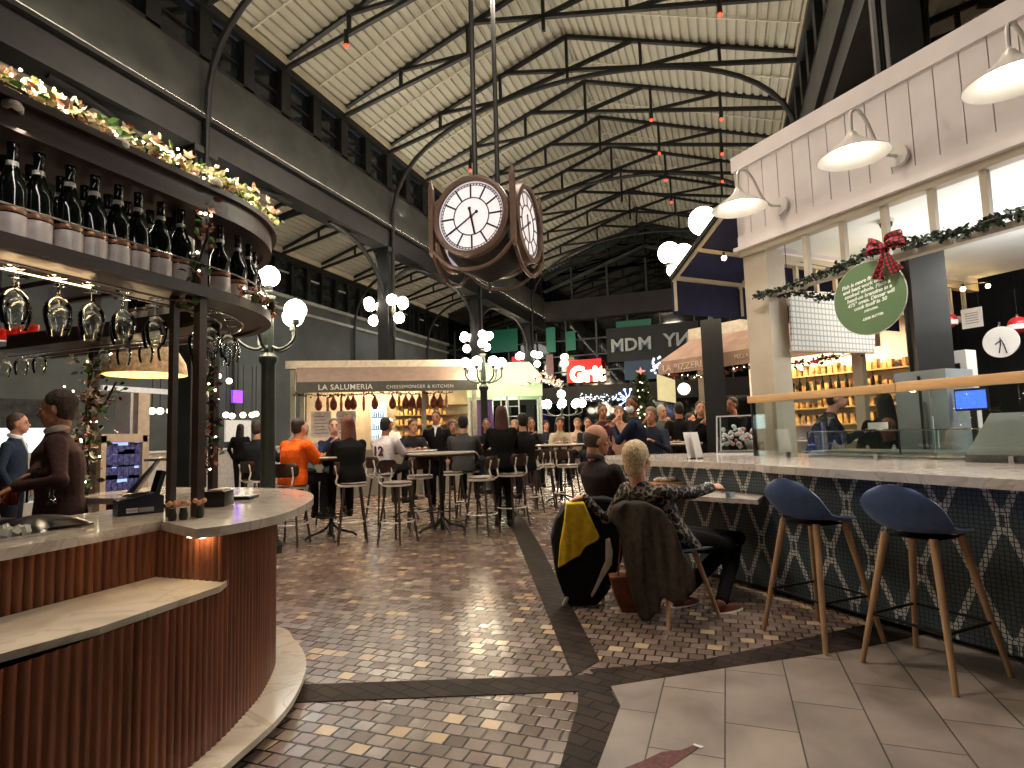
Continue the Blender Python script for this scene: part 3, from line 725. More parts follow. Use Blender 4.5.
def woodmat(name, c1, c2, rough, sc=(30, 30, 2), bump=.2):
    m, t, p = newmat(name)
    tc = t.add('ShaderNodeTexCoord'); mp = t.add('ShaderNodeMapping'); mp.inputs['Scale'].default_value = sc; t.link(tc.outputs['Object'], mp.inputs[0])
    a = t.add('ShaderNodeTexNoise', i_Scale=1.0, i_Detail=6.0, i_Distortion=.4); t.link(mp.outputs[0], a.inputs['Vector'])
    r = t.add('ShaderNodeMapRange', i_From_Min=.3, i_From_Max=.7); t.link(a.outputs[0], r.inputs[0])
    t.link(t.mix(r.outputs[0], srgb(c1), srgb(c2)), p.inputs['Base Color']); p.inputs['Roughness'].default_value = rough
    b = t.add('ShaderNodeBump', i_Strength=bump, i_Distance=.003); t.link(a.outputs[0], b.inputs['Height']); t.link(b.outputs[0], p.inputs['Normal']); return m
WALN = woodmat('walnut_slats', '5c3220', '874e2f', .33)
DWD = woodmat('dark_shelf_wood', '2c201b', '3f2e26', .4, (4, 4, 30))
OAK = woodmat('oak_legs', 'b08a68', 'cba683', .4, (30, 30, 3))
BRONZE = M('bronze_metal', '5a4636', .35, .7, .15, 8)
CHROME = M('chrome', 'd0d0d0', .15, 1, .03, 8)
BLACK = M('black_plastic', '121214', .35, 0, .1, 10)
GLASS = glassmat('clear_glass', 'f4f8f8', .02, .1)
def resample(pts, step):
    out = [V(pts[0]).to_2d()]; acc = 0; prev = out[0]
    for p in pts[1:]:
        p = V(p).to_2d(); d = (p-prev).length
        if d < 1e-9: continue
        n = max(1, int(d/step+.5))
        for k in range(1, n+1): out.append(prev.lerp(p, k/n))
        prev = p
    return out
def flute(path, z0, z1, pitch=.036, amp=.011, side=1):
    """half-round vertical slats along a plan path; side=+1 bulges to the right of travel"""
    pts = resample(path, pitch/6); mb = MB(); bm = mb.bm; s = 0; lo = []; hi = []
    for i, p in enumerate(pts):
        a, b = pts[max(i-1, 0)], pts[min(i+1, len(pts)-1)]; d = (b-a).normalized(); n = V((d.y, -d.x))*side
        if i: s += (p-pts[i-1]).length
        q = p + n*amp*abs(math.sin(PI*s/pitch))**.6
        lo.append(bm.verts.new((q.x, q.y, z0))); hi.append(bm.verts.new((q.x, q.y, z1)))
    for i in range(len(lo)-1): bm.faces.new((lo[i], lo[i+1], hi[i+1], hi[i]))
    back = [bm.verts.new((p.x, p.y, z)) for p in (pts[0], pts[-1]) for z in (z0, z1)]
    return mb
def path2(pts, n=8): return [p.to_2d() for p in smooth_path([(p[0], p[1], 0) for p in pts], n)]
bar = empty('bar_counter', (-3.0, 1.5, 0), 0, 'curved bar counter clad in walnut slats under a white marble top', 'bar counter')
bodyc = path2([(-1.96, -1.0), (-1.96, .4), (-1.97, 1.2), (-1.99, 1.6), (-2.04, 1.86), (-2.12, 2.09), (-2.25, 2.37), (-2.5, 2.72), (-2.85, 2.98), (-3.3, 3.12), (-3.9, 3.12), (-4.4, 3.05)])
k0 = next(i for i, p in enumerate(bodyc) if p.y > 1.93)
flute([tuple(p) for p in bodyc[:k0+1]], .08, .70).build('lower_cladding', WALN, bar, w=True)
flute([tuple(p) for p in bodyc[k0:]], .08, .925).build('round_end_cladding', WALN, bar, w=True)
upper = [(-2.46, -1.0), (-2.46, 1.94), (bodyc[k0].x+.02, 1.94)]
flute(upper, .70, .925).build('upper_cladding', WALN, bar, w=True)
top_out = [(-2.43, -1.2), (-2.43, 1.3), (-2.47, 1.97)] + [tuple(p) for p in path2([(-2.08, 1.82), (-2.03, 1.93), (-2.02, 2.17), (-2.12, 2.46), (-2.41, 2.95), (-2.8, 3.32), (-3.28, 3.5), (-3.8, 3.52), (-4.5, 3.5)], 5)]
top_in = [(-4.5, 2.75), (-3.75, 2.75), (-3.4, 2.62), (-3.25, 2.35), (-3.2, 1.9), (-3.2, -1.2)]
m = MB(); m.prism(top_out+top_in, .925, .965); m.build('marble_top', MARB, bar, smooth=False, w=True)
# backs of the counter seen from the working side
m = MB(); inn = [(-3.75, 2.75), (-3.4, 2.62), (-3.25, 2.35), (-3.2, 1.9), (-3.2, -1.2)]
for a, b in zip(inn, inn[1:]): m.beam((a[0]+.02, a[1]+.02, .46), (b[0]+.02, b[1]+.02, .46), .03, .92)
m.build('back_panel', DWD, bar, w=True)
led = [(-2.45, -1.0), (-2.45, 1.93), (-2.15, 1.95), (-2.0, 1.84), (-1.985, -1.0)]
led = [(-2.45, -1.0), (-2.45, 1.94), tuple(zp(196, 574, .725)[:2]), tuple(zp(231, 577, .725)[:2]), tuple(zp(220, 586, .725)[:2]), tuple(zp(100, 627, .725)[:2]), tuple(zp(0, 654, .725)[:2]), (-1.9, -1.0)]
MB().prism(led, .70, .725).build('drink_ledge', MARB2, bar, smooth=False, w=True)
pl = path2([(-1.84, -1.0), (-1.84, .4), (-1.85, 1.5), (-1.9, 1.9), (-1.97, 2.2), (-2.1, 2.47), (-2.3, 2.75), (-2.6, 3.0), (-3.0, 3.2), (-4.4, 3.3)])
MB().prism([(p.x, p.y) for p in pl]+[(-4.4, 2.9), (-2.9, 2.7), (-2.4, 1.5), (-2.4, -1)], .055, .083).build('plinth_slab', marble('plinth_marble', 'dcd6c8', 'c4bbaa', .15), bar, smooth=False, w=True)
MB().prism([(p.x-.05, p.y-.02) for p in pl]+[(-4.4, 2.9), (-2.9, 2.7), (-2.4, 1.5), (-2.4, -1)], 0, .054).build('toe_kick', BLACK, bar, smooth=False, w=True)
m = MB(); m.prism([(-2.2, 1.88), (-2.11, 1.87), (-2.1, 1.98), (-2.18, 2.0)], .916, .924); m.build('counter_light', E('counter_led', 'ffe2b8', 14), bar, smooth=False, w=True)
# ---------------------------------------------------------------- overhead shelf ring
CCX, CCY = -3.28, 2.2
def ring(r, x0=None, deg=150, n=30):
    """plan path at radius r round the end, straight at its ends"""
    x = CCX + r
    pts = [(x, -1.2), (x, .5), (x, CCY)] + [(CCX+r*math.cos(a), CCY+r*math.sin(a)) for a in [PI/2*k/n for k in range(1, n+1)]] + [(-5.2, CCY+r)]
    return pts
def ringslab(m, r0, r1, z0, z1):
    a, b = ring(r0), ring(r1); bm = m.bm
    for i in range(len(a)-1):
        P = [(a[i], z0), (a[i+1], z0), (b[i+1], z0), (b[i], z0)]
        lo = [bm.verts.new((p[0][0], p[0][1], z0)) for p in P]; hi = [bm.verts.new((p[0][0], p[0][1], z1)) for p in P]
        for j in range(4): bm.faces.new((lo[j], lo[(j+1) % 4], hi[(j+1) % 4], hi[j]))
        bm.faces.new(lo[::-1]); bm.faces.new(hi)
    bmesh.ops.remove_doubles(bm, verts=bm.verts, dist=1e-5)
shelf = empty('overhead_shelf', (-2.6, 2.15, .965), 0, 'dark wooden overhead bottle shelf on posts curving round above the bar', 'shelf')
m = MB(); ringslab(m, .86, .5, 2.06, 2.085); ringslab(m, .90, .85, 2.04, 2.095); m.build('bottle_shelf', DWD, shelf, smooth=False, w=True)
m = MB(); ringslab(m, .86, .5, 2.50, 2.54); ringslab(m, .90, .85, 2.48, 2.62); ringslab(m, .93, .85, 2.585, 2.615); m.build('top_shelf', DWD, shelf, smooth=False, w=True)
m = MB(); pr = [(x, y, 2.205) for x, y in ring(.885)]; m.tube(pr, .004, 6); m.build('bottle_rail', CHROME, shelf, w=True)
GXP = yp(92, 420, 2.98).x
posts = [(CCX+.85, 2.13, .042), (CCX+.71, 2.1, .032), (CCX+.85, -.4, .05), (-2.98, 2.72, .04), (GXP, 2.98, .05)]
for x, y, w_ in posts: MB().bb(x-w_/2, x+w_/2, y-w_/2, y+w_/2, .966, 2.50).build('post', DWD, shelf, smooth=False, w=True)
# back tier along the far side
YB = 2.98
bz = yp(73, 338, YB).z
m = MB(); m.bb(-5.2, -3.1, YB-.16, YB+.16, bz-.02, bz+.02); m.bb(-5.2, -3.1, YB-.18, YB-.16, bz-.05, bz+.035); m.build('back_tier', DWD, shelf, smooth=False, w=True)
# glass racks below the shelves
m = MB()
for r in (.62, .74): m.tube([(x, y, 2.03) for x, y in ring(r)], .006, 6)
for yy in (YB-.08, YB+.06): m.tube([(-5.1, yy, bz-.035), (-3.1, yy, bz-.035)], .006, 6)
m.build('glass_rack', CHROME, shelf, w=True)
# ---------------------------------------------------------------- wine bottles
BOT = M('dark_bottle_glass', '0c1110', .08, 0, .2, 5, spec=.8)
LAB = M('silver_label', 'dcd4d3', .45, .2, .06, 30); GOLD = M('rose_gold_foil', 'a87d63', .35, .6, .1, 30); FOIL = M('white_foil', 'cfccc6', .4, .2, .05, 30)
def make_bottle(nm='wine_bottle'):
    t = empty(nm, (0, 0, 0), 0, 'x', 'bottle'); t.scale = (1.2, 1.2, 1.18)
    MB().lathe([(.0, 0), (.040, 0), (.042, .01), (.042, .17), (.038, .195), (.022, .235), (.0155, .26), (.0145, .31), (.016, .312), (.016, .33), (.0, .332)], n=18).build('glass_body', BOT, t)
    MB().lathe([(.0426, .012), (.0428, .013), (.0428, .088), (.0426, .089)], n=18, cap=False).build('label', LAB, t)
    MB().lathe([(.0428, .094), (.0432, .095), (.0432, .108), (.0428, .109)], n=18, cap=False).build('gold_band', GOLD, t)
    MB().lathe([(.0178, .248), (.0178, .249), (.0165, .268), (.016, .269)], n=14, cap=False).build('neck_ring', FOIL, t)
    return t
bt = make_bottle(); k = 0
xs = [-30, 10, 37, 69, 94, 118, 138, 161, 181]
nb = ['leftmost in the frame', 'second from the left edge', 'third from the left edge', 'fourth from the left edge', 'fifth from the left edge', 'fifth from the corner post', 'third from the corner post', 'second from the corner post', 'beside the corner post']
for i, px in enumerate(xs):
    p = xp(px, 215, -2.48)
    o = bt if k == 0 else copy_tree(bt); k += 1
    place(o, (-2.48, p.y, 2.086), 0, 'dark wine bottle with silver label on the straight bar shelf, %s' % nb[i], 'wine bottles on the overhead shelf')
    o2 = copy_tree(bt); place(o2, (-2.62, p.y+.05, 2.086), 0, 'dark wine bottle in the back row on the overhead bar shelf', 'wine bottles in the back row of the overhead shelf')
nb2 = ['nearest the corner post', 'second after the corner post', 'third after the corner post', 'fourth after the corner post', 'fifth after the corner post', 'at the far end before the lamps', 'hidden round the far end', 'last round the far end']
for i in range(8):
    a = math.radians(7+11*i); o = copy_tree(bt)
    place(o, (CCX+.8*math.cos(a), CCY+.8*math.sin(a), 2.086), 0, 'dark wine bottle on the curved shelf end, %s' % nb2[i], 'wine bottles on the overhead shelf')
for i in range(9):
    o = copy_tree(bt); x = -3.2-.105*i
    place(o, (x, YB, bz+.021), 0, 'dark wine bottle on the lower back tier behind the hanging glasses', 'wine bottles on the lower back tier')
# ---------------------------------------------------------------- hanging glasses
def make_glass(nm, prof, cat='glass'):
    t = empty(nm, (0, 0, 0), 0, 'x', cat)
    outer = prof; inner = [(max(r-.0015, .0005), z) for r, z in reversed(prof) if z < -.075]
    MB().lathe([(r, z) for r, z in outer if z < -.07], n=20, cap=False).build('bowl', GLASS, t)
    MB().lathe([(.036, -.001), (.036, -.003), (.006, -.008), (.0035, -.02), (.0035, -.08), (.008, -.088)], n=14).build('stem', GLASS, t)
    return t
gp = [(.008, -.088), (.03, -.10), (.046, -.125), (.05, -.15), (.046, -.19), (.037, -.225)]
fl = [(.008, -.088), (.022, -.10), (.031, -.125), (.033, -.16), (.03, -.2), (.026, -.23)]
wg = make_glass('wine_glass', gp); k = 0
def hang(x, y, z, lab, grp):
    global k
    o = wg if k == 0 else copy_tree(wg); k += 1
    place(o, (x, y, z), 0, lab, grp)
nn = ['above the red jars at the left edge', 'second from the left edge', 'third from the left edge', 'fourth from the left edge', 'nearest left of the corner post']
for i, px in enumerate((14, 58, 92, 124, 157)):
    p = xp(px, 300, -2.6); hang(-2.6, p.y, 2.037, 'upside-down wine glass hanging under the bottle shelf, %s' % nn[i], 'glasses hanging from the front rack')
    hang(-2.74, p.y+.09, 2.037, 'upside-down wine glass in the second hanging row behind the front glasses', 'glasses hanging in the second row')
for i, a in enumerate((14, 32, 50, 68)):
    a = math.radians(a); hang(CCX+.68*math.cos(a), CCY+.68*math.sin(a), 2.037, 'upside-down wine glass hanging under the curved shelf end, %s' % ('right of the corner post', 'second past the corner post', 'third past the corner post', 'last before the globe lamps')[i], 'glasses hanging from the curved rack')
    a += .12; hang(CCX+.56*math.cos(a), CCY+.56*math.sin(a), 2.037, 'upside-down wine glass in the inner row of the curved rack', 'glasses in the inner row of the curved rack')
for i, px in enumerate((5, 22, 40, 104, 124, 146, 165)):
    p = yp(px, 350, YB-.03); hang(p.x, YB-.03, bz-.03, 'upside-down wine glass under the lower back tier, %s' % (ORD[i]+' from the left edge'), 'glasses hanging under the back tier')
# red jars on the back tier
RJ = M('red_glass', 'e0352c', .1, 0, .3, 25, emit='ff2414', es=.08)
t0 = empty('red_candle_jar', (0, 0, 0), 0, 'x', 'candle jar')
MB().lathe([(.0, 0), (.036, 0), (.04, .01), (.04, .09), (.037, .092), (.036, .02), (0, .02)], n=16).build('jar', RJ, t0)
for i, px in enumerate((-8, 3, 14, 25, 34)):
    p = yp(px, 340, YB-.1); o = t0 if i == 0 else copy_tree(t0)
    place(o, (p.x, YB-.11, bz+.021), 0, 'glowing red glass jar on the lower back tier of the bar, %s from the left' % ORD[i], 'red jars on the back tier')
# ---------------------------------------------------------------- garlands
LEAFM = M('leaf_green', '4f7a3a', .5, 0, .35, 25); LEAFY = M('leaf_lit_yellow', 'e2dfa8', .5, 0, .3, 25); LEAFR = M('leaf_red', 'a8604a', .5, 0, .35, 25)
PINK = M('blossom_pink', 'dcae9c', .6, 0, .2, 25); WHB = M('white_bloom', 'cfc8be', .7, 0, .1, 20); TWIG = M('dark_twig', '2a211a', .7, 0, .2, 30)
FAIRY = E('fairy_light', 'fff0c8', 18)
def leaves(n, pts, spread, size, rnd, kind='leaf'):
    m = MB()
    for _ in range(n):
        i = rnd.random()*(len(pts)-1); j = int(i); p = V(pts[j]).lerp(V(pts[min(j+1, len(pts)-1)]), i-j)
        p = p + V((rnd.gauss(0, spread), rnd.gauss(0, spread), abs(rnd.gauss(0, spread)) if spread > .03 else rnd.gauss(0, spread)))
        e = Euler((rnd.uniform(-1.3, 1.3), rnd.uniform(-1.3, 1.3), rnd.uniform(0, 6.3))).to_matrix(); s = size*rnd.uniform(.6, 1.25)
        if kind == 'leaf':
            pt = [(0, 0, 0), (.28, .3, .06), (.3, .65, .03), (0, 1, -.08), (-.3, .65, .03), (-.28, .3, .06)]
            vs = [m.bm.verts.new(p + e @ (V(q)*s)) for q in pt]; mid = m.bm.verts.new(p + e @ (V((0, .5, -.05))*s))
            for a in range(6): m.bm.faces.new((vs[a], vs[(a+1) % 6], mid))
        else:
            for a in range(5):
                c, d = math.cos(a*1.2566), math.sin(a*1.2566); u = V((c, d, .35)); v = V((-d, c, 0))
                q = [V((0, 0, 0)), u*.5+v*.35, u*1.0+V((0, 0, .1)), u*.5-v*.35]
                m.bm.faces.new([m.bm.verts.new(p + e @ (x*s*.6)) for x in q])
    return m
def garland(label, pts, dens, spread, size, mats, seed, blooms=(), lights=0, nm='flower_garland', cat='garland'):
    rnd = random.Random(seed); L = sum((V(a)-V(b)).length for a, b in zip(pts, pts[1:])); n = int(dens*L)
    t = empty(nm, pts[0], 0, label, cat)
    w = []
    for i, p in enumerate(resample3(pts, .08)): w.append(p+V((rnd.gauss(0, .012), rnd.gauss(0, .012), rnd.gauss(0, .012))))
    MB().tube(w, .008, 5).build('vine', TWIG, t, w=True)
    for name, mat, f, k_ in mats:
        o = leaves(int(n*f), pts, spread, size, rnd, k_).build(name, mat, t, smooth=False, w=True); o['kind'] = 'stuff'
    for b in blooms:
        m = MB()
        for r in range(3):
            for a in range(6):
                c = a*1.047+r*.5; u = V((math.cos(c)*(1-.25*r), math.sin(c)*(1-.25*r), .3+.35*r)).normalized()
                m.sphere(V(b[:3])+u*b[3]*.45, b[3]*.5, 8, 5, (1, 1, .45), u.to_track_quat('Z', 'Y').to_matrix().to_4x4())
        m.build('white_rose', WHB, t, w=True)
    if lights:
        m = MB()
        for _ in range(lights):
            p = V(rnd.choice(w))+V((rnd.gauss(0, spread), rnd.gauss(0, spread), rnd.gauss(0, spread)+.01)); m.sphere(p, .006, 6, 4)
        o = m.build('fairy_lights', FAIRY, t, w=True); o['kind'] = 'stuff'
    return t
def resample3(pts, step):
    out = [V(pts[0])]
    for a, b in zip(pts, pts[1:]):
        a, b = V(a), V(b); n = max(1, int((b-a).length/step))
        for k in range(1, n+1): out.append(a.lerp(b, k/n))
    return out
topg = [(x, y, 2.66) for x, y in ring(.84)][1:-1]
topg = resample3([(CCX+.84, .2, 2.66)] + topg[1:], .1)
sp = lambda px, py, X: tuple(xp(px, py, X))
garland('lit garland of pale leaves and blossoms along the top of the overhead bar shelf', topg, 420, .035, .05,
        [('green_leaves', LEAFM, .25, 'leaf'), ('yellow_leaves', LEAFY, .45, 'leaf'), ('red_leaves', LEAFR, .1, 'leaf'), ('blossoms', PINK, .25, 'b')], 3,
        blooms=[sp(121, 146, -2.38)+(.05,), sp(215, 184, -2.36)+(.05,), sp(12, 108, -2.38)+(.05,), sp(270, 234, -2.6)+(.05,)], lights=150)
# light that the fairy lights give
for yy in (.9, 1.4, 1.9, 2.4): point('garland_glow', (-2.40, yy, 2.76), 4, 'fff0c4', .03)
point('garland_glow', (-2.75, 2.9, 2.72), 1.2, 'ffd890', .03)
GM = [('green_leaves', LEAFM, .3, 'leaf'), ('brown_leaves', TWIG, .3, 'leaf'), ('red_leaves', LEAFR, .3, 'leaf'), ('blossoms', PINK, .15, 'b')]
garland('dark garland with small red leaves wound up the front corner post of the bar', [(CCX+.87, 2.1, 2.6), (CCX+.9, 2.12, 2.35), (CCX+.86, 2.08, 2.15), (CCX+.84, 2.06, 1.98)], 110, .02, .045, GM, 5, lights=10)
garland('red-leafed garland along the lower rim of the curved shelf end', [(x, y, 2.13) for x, y in ring(.9)[6:26]], 120, .015, .045, GM, 6, lights=14)
garland('leafy garland wound down the inner post behind the corner post', [(-2.98, 2.69, z_) for z_ in (2.0, 1.7, 1.4, 1.15)], 120, .025, .05, GM, 8, lights=10)
GX0 = yp(92, 420, 2.93).x
garland('blossom garland wound around the post beside the bartender', [(GX0, 2.9, z_) for z_ in (1.95, 1.7, 1.4, 1.2, 1.0)], 200, .05, .05, GM[:3]+[('blossoms', M('blossom_white', 'd8cfc6', .6), .3, 'b')], 9, lights=14)
garland('blossom garland hanging in a swag from the back tier right of the bartender', [(GX0, 2.88, 1.72), (GX0+.12, 2.87, 1.62), (GX0+.25, 2.86, 1.63), (GX0+.36, 2.85, 1.74)], 140, .03, .05, GM[:3]+[('blossoms', MATS['blossom_white'], .3, 'b')], 10)
# ---------------------------------------------------------------- things on the bar top
ZB = .966
t = empty('ice_sink', (-2.95, 1.3, ZB), 0, 'dark steel drop-in ice sink set in the bar top, full of ice', 'sink')
m = MB(); m.bb(-3.1, -2.62, .75, 1.62, ZB, ZB+.012); m.build('rim', CHROME, t, smooth=False, w=True)
m = MB(); m.bb(-3.1, -2.95, .75, 1.66, ZB+.013, ZB+.05, bev=.005); m.build('bin_divider', BLACK, t, w=True)
m = MB(); rr = random.Random(4)
for _ in range(160): m.box((rr.uniform(-2.93, -2.64), rr.uniform(.78, 1.55), ZB+.015+rr.random()*.02), (.025,)*3, M4=Euler((rr.random()*3, rr.random()*3, rr.random()*3)).to_matrix().to_4x4())
o = m.build('ice', M('ice_cubes', 'e6ecee', .15, 0, .05, 20, trans=.3), t, smooth=False, w=True); o['kind'] = 'stuff'
o = MB().quadgrid(lambda u, v: (-2.95+.24*u+.03*math.sin(v*9), 1.52+.3*v, ZB+.012+.05*math.sin(PI*u)**.6*math.sin(PI*v)**.5), 14, 10, .008).build('black_bar_mat', BLACK); tag(o, 'crumpled black bar towel lying beside the ice sink', 'towel')
def tumbler(nm, loc, r, h, mat, lab, cat):
    t = empty(nm, loc, 0, lab, cat)
    MB().lathe([(0, 0), (r*.85, 0), (r, h), (r-.002, h), (r*.8, .006), (0, .006)], n=18).build('cup', mat, t)
COPPER = M('copper', 'b5623c', .2, .9, .1, 10)
p = zp(18, 502, ZB); 
for i, (px, py, mat_, h, r, nm, lab) in enumerate([(3, 506, COPPER, .12, .03, 'cocktail_shaker', 'tall copper cocktail shaker at the left edge of the bar'), (13, 505, COPPER, .10, .028, 'cocktail_shaker', 'copper jigger cup right of the taller shaker'), (22, 503, GLASS, .1, .032, 'mixing_glass', 'clear mixing glass right of the copper cups'), (32, 502, GLASS, .11, .036, 'mixing_glass', 'taller ribbed mixing glass nearest the bartender sleeve')]):
    q = zp(px, py, ZB); tumbler(nm, (q.x, q.y, ZB), r, h, mat_, lab, 'bar tool')
q = zp(51, 504, ZB); t = empty('glass_carafe', (q.x, q.y, ZB), 0, 'small hourglass-shaped glass jigger standing alone on the bar top', 'carafe')
MB().lathe([(.0, 0), (.03, 0), (.026, .03), (.012, .055), (.02, .085), (.026, .1)], n=16).build('vessel', GLASS, t)
# point-of-sale terminal
q0 = zp(118, 517, ZB); q1 = zp(168, 512, ZB); d = (q1-q0); d.z = 0; L = .2; d.normalize(); n = V((-d.y, d.x, 0))
ang = math.atan2(d.y, d.x)
t = empty('receipt_printer', q0+d*.1+n*.08, ang, 'black receipt printer with two white stickers on the marble bar top', 'printer')
NAVY = M('navy_plastic', '1c2433', .4, 0, .1, 8)
m = MB(); m._hull([[(-.1, -.07, 0), (.1, -.07, 0), (.1, -.07, .085), (.06, -.07, .105), (-.1, -.07, .075)], [(-.1, .09, 0), (.1, .09, 0), (.1, .09, .085), (.06, .09, .105), (-.1, .09, .075)]]); m.build('housing', NAVY, t, smooth=False)
MB().bb(-.065, -.015, -.0725, -.0705, .012, .035).build('sticker', M('sticker_white', 'dfe3ea', .5), t, smooth=False)
MB().bb(-.012, .055, -.0725, -.0705, .012, .035).build('sticker', M('sticker_grey', '8f9196', .5), t, smooth=False)
text('sticker_text', 'MIDAS', .017, .0003, BLACK, Matrix.Translation((-.04, -.0728, .0235)) @ Matrix.Rotation(PI/2, 4, 'X'), t, w=False)
MB().bb(-.08, .04, -.01, .05, .1, .104).build('paper_slot', BLACK, t, smooth=False)
t = empty('touch_screen_till', q0+d*.18+n*.3, ang, 'tilted black touch-screen till on a stand behind the receipt printer', 'till')
MB().bb(-.06, .14, -.05, .12, 0, .02, bev=.004).build('base', BLACK, t)
MB().beam((.03, .06, .02), (.08, .08, .2), .05, .03).build('arm', BLACK, t)
m = MB(); m._hull([[(-.17, -.08, .03), (.0, -.11, .25), (.02, -.1, .26), (-.12, -.06, .03)], [(-.09, .18, .05), (.08, .15, .28), (.1, .14, .28), (-.04, .18, .05)]]); m.build('screen', NAVY, t, smooth=False)
MB().bb(-.02, .12, -.05, .02, .26, .275).build('card_reader', M('reader_grey', '8a8f9a', .4), t, smooth=False)
# small flower pots at the foot of the posts
t = empty('bud_vase', (0, 0, 0), 0, 'x', 'vase')
MB().lathe([(0, 0), (.016, 0), (.02, .02), (.014, .05), (.016, .056)], n=12).build('pot', M('pot_green', '2d3327', .4), t)
for a in range(4): MB().sphere((.02*math.cos(a*1.7), .02*math.sin(a*1.7), .072+.008*(a % 2)), .012, 8, 6).build('rose', M('rose_cream', 'd3a877', .6) if a % 2 else M('rose_peach', 'c98f78', .6), t)
for i, (px, py, lab) in enumerate(((176, 520, 'at the foot of the thin post'), (187, 519, 'between the two posts'), (203, 517, 'just right of the corner post'))):
    q = zp(px, py, ZB); o = t if i == 0 else copy_tree(t); place(o, (q.x, q.y-.02, ZB), i, 'tiny pot of cream roses on the bar top %s' % lab, 'tiny rose pots on the bar')
q = zp(214, 507, ZB); t = empty('napkin_box', (q.x, q.y+.03, ZB), .4, 'black napkin box on the bar top right of the corner post', 'box'); MB().bb(-.06, .05, -.04, .08, 0, .085, bev=.004).build('box', BLACK, t); MB().bb(-.045, .035, -.03, .07, .086, .094).build('napkins', M('napkin', 'c9c0b6', .8), t, smooth=False)
q = zp(238, 499, ZB); t = empty('menu_tablet', (q.x, q.y, ZB), .35, 'flat dark folder lying on the marble near the round end', 'folder'); MB().bb(-.11, .1, -.06, .07, 0, .018, bev=.003).build('cover', BLACK, t)
MB().bb(-.1, .095, -.055, .065, .0185, .021).build('sheet', M('paper_pale', 'cfc9d6', .6), t, smooth=False)
q = zp(160, 512, ZB)
# warm under-shelf lights of the bar
for yy in (.7, 1.5): area('shelf_downlight', (-2.66, yy, 2.04), .5, 1.6, 'ffcf98', (-2.6, yy, 0), .05)
spot('bar_end_downlight', (-1.3, 2.2, 4.2), (-2.3, 2.2, .5), 45, 'ffc890', .45, .05)

area('rail_downlight', (-2.36, 1.3, 2.49), .03, 2.2, 'fff2e4', (-2.44, 1.3, 2.15), 2.2)  # added fill that brightens the bottle labels, no fixture here
# ================================================================ white kiosk on the right
KA, KB, KF = V((.715, -.70, 0)).normalized(), V((.70, .715, 0)).normalized(), V((.34, 6.3, 0))
def kf(s, t, z): p = KF+KA*s+KB*t; return V((p.x, p.y, z))
def pp(px, py, P0, n):
    d = ray(px, py); n = V(n); return EYE + d*((V(P0)-EYE).dot(n)/d.dot(n))
def kfront(px, py, t=0):
    """point on the kiosk front plane (offset t) seen at a pixel -> (s, z)"""
    p = pp(px, py, kf(0, t, 0), KB); return (p-KF).dot(KA), p.z
def kside(px, py, s=0):
    p = pp(px, py, kf(s, 0, 0), KA); return (p-KF).dot(KB), p.z
KR = Matrix(((KA.x, KB.x, 0, 0), (KA.y, KB.y, 0, 0), (0, 0, 1, 0), (0, 0, 0, 1)))
def kbox(m, s0, s1, t0, t1, z0, z1, bev=0):
    m.box(kf((s0+s1)/2, (t0+t1)/2, (z0+z1)/2), (abs(s1-s0), abs(t1-t0), abs(z1-z0)), M4=KR, bev=bev); return m
TAUPE = M('taupe_paint', 'b3a795', .55, 0, .04, 4); PANEL = M('panel_white', 'ded6d8', .5, 0, .03, 4)
kiosk = empty('food_kiosk', kf(0, 0, 0), 0, 'white panelled kiosk front with fascia, transom bars and a taupe corner column', 'kiosk')
SE = 4.6
m = MB(); s = -.1; 
while s < SE:
    kbox(m, s+.004, s+.171, -.05, .02, 3.27, 3.98); s += .175
kbox(m, -.1, SE, -.035, .06, 3.24, 4.0); m.build('fascia_boards', PANEL, kiosk, smooth=False, w=True)
m = MB(); kbox(m, -.12, SE, -.07, .08, 3.98, 4.14); kbox(m, -.1, SE, -.06, .08, 3.17, 3.28); kbox(m, -.14, SE, -.09, .08, 3.13, 3.17); kbox(m, -.1, -.0, -.05, 4.2, 3.15, 4.12)
kbox(m, -.12, .0, -.02, 4.2, 3.13, 3.22)
m.build('fascia_trim', PANEL, kiosk, smooth=False, w=True)
m = MB(); kbox(m, -.1, SE, -.04, .06, 3.07, 3.13); kbox(m, .19, SE, -.03, .05, 2.60, 2.65)
for px in (805, 843, 886, 935, 990, 1060):
    s_, z_ = kfront(px, 235); kbox(m, s_-.022, s_+.022, -.02, .035, 2.63, 3.09)
kbox(m, -.1, .0, .27, 4.2, 3.03, 3.13); kbox(m, -.09, -.01, .27, 4.2, 2.60, 2.66)
for i in range(12): t_ = .4+.32*i; kbox(m, -.07, -.03, t_-.02, t_+.02, 2.63, 3.05)
m.build('transom_bars', TAUPE, kiosk, smooth=False, w=True)
m = MB(); kbox(m, -.10, .18, .0, .26, 1.02, 3.1); m.build('corner_column', TAUPE, kiosk, smooth=False, w=True)
m = MB(); kbox(m, -.06, 4.6, .06, 4.2, 3.2, 3.24); m.build('kiosk_ceiling', M('kiosk_ceiling_white', 'dfe2df', .7, 0, .02, 2), kiosk, smooth=False, w=True)
# security dome
p = kf(.95, .7, 3.2); t = empty('security_dome', p, 0, 'small dark security camera dome under the white kiosk ceiling', 'camera dome')
MB().cyl((0, 0, -.03), .07, .03, 16).build('mount', WHITE, t); MB().sphere((0, 0, -.04), .055, 14, 8).build('dome', BLACK, t)
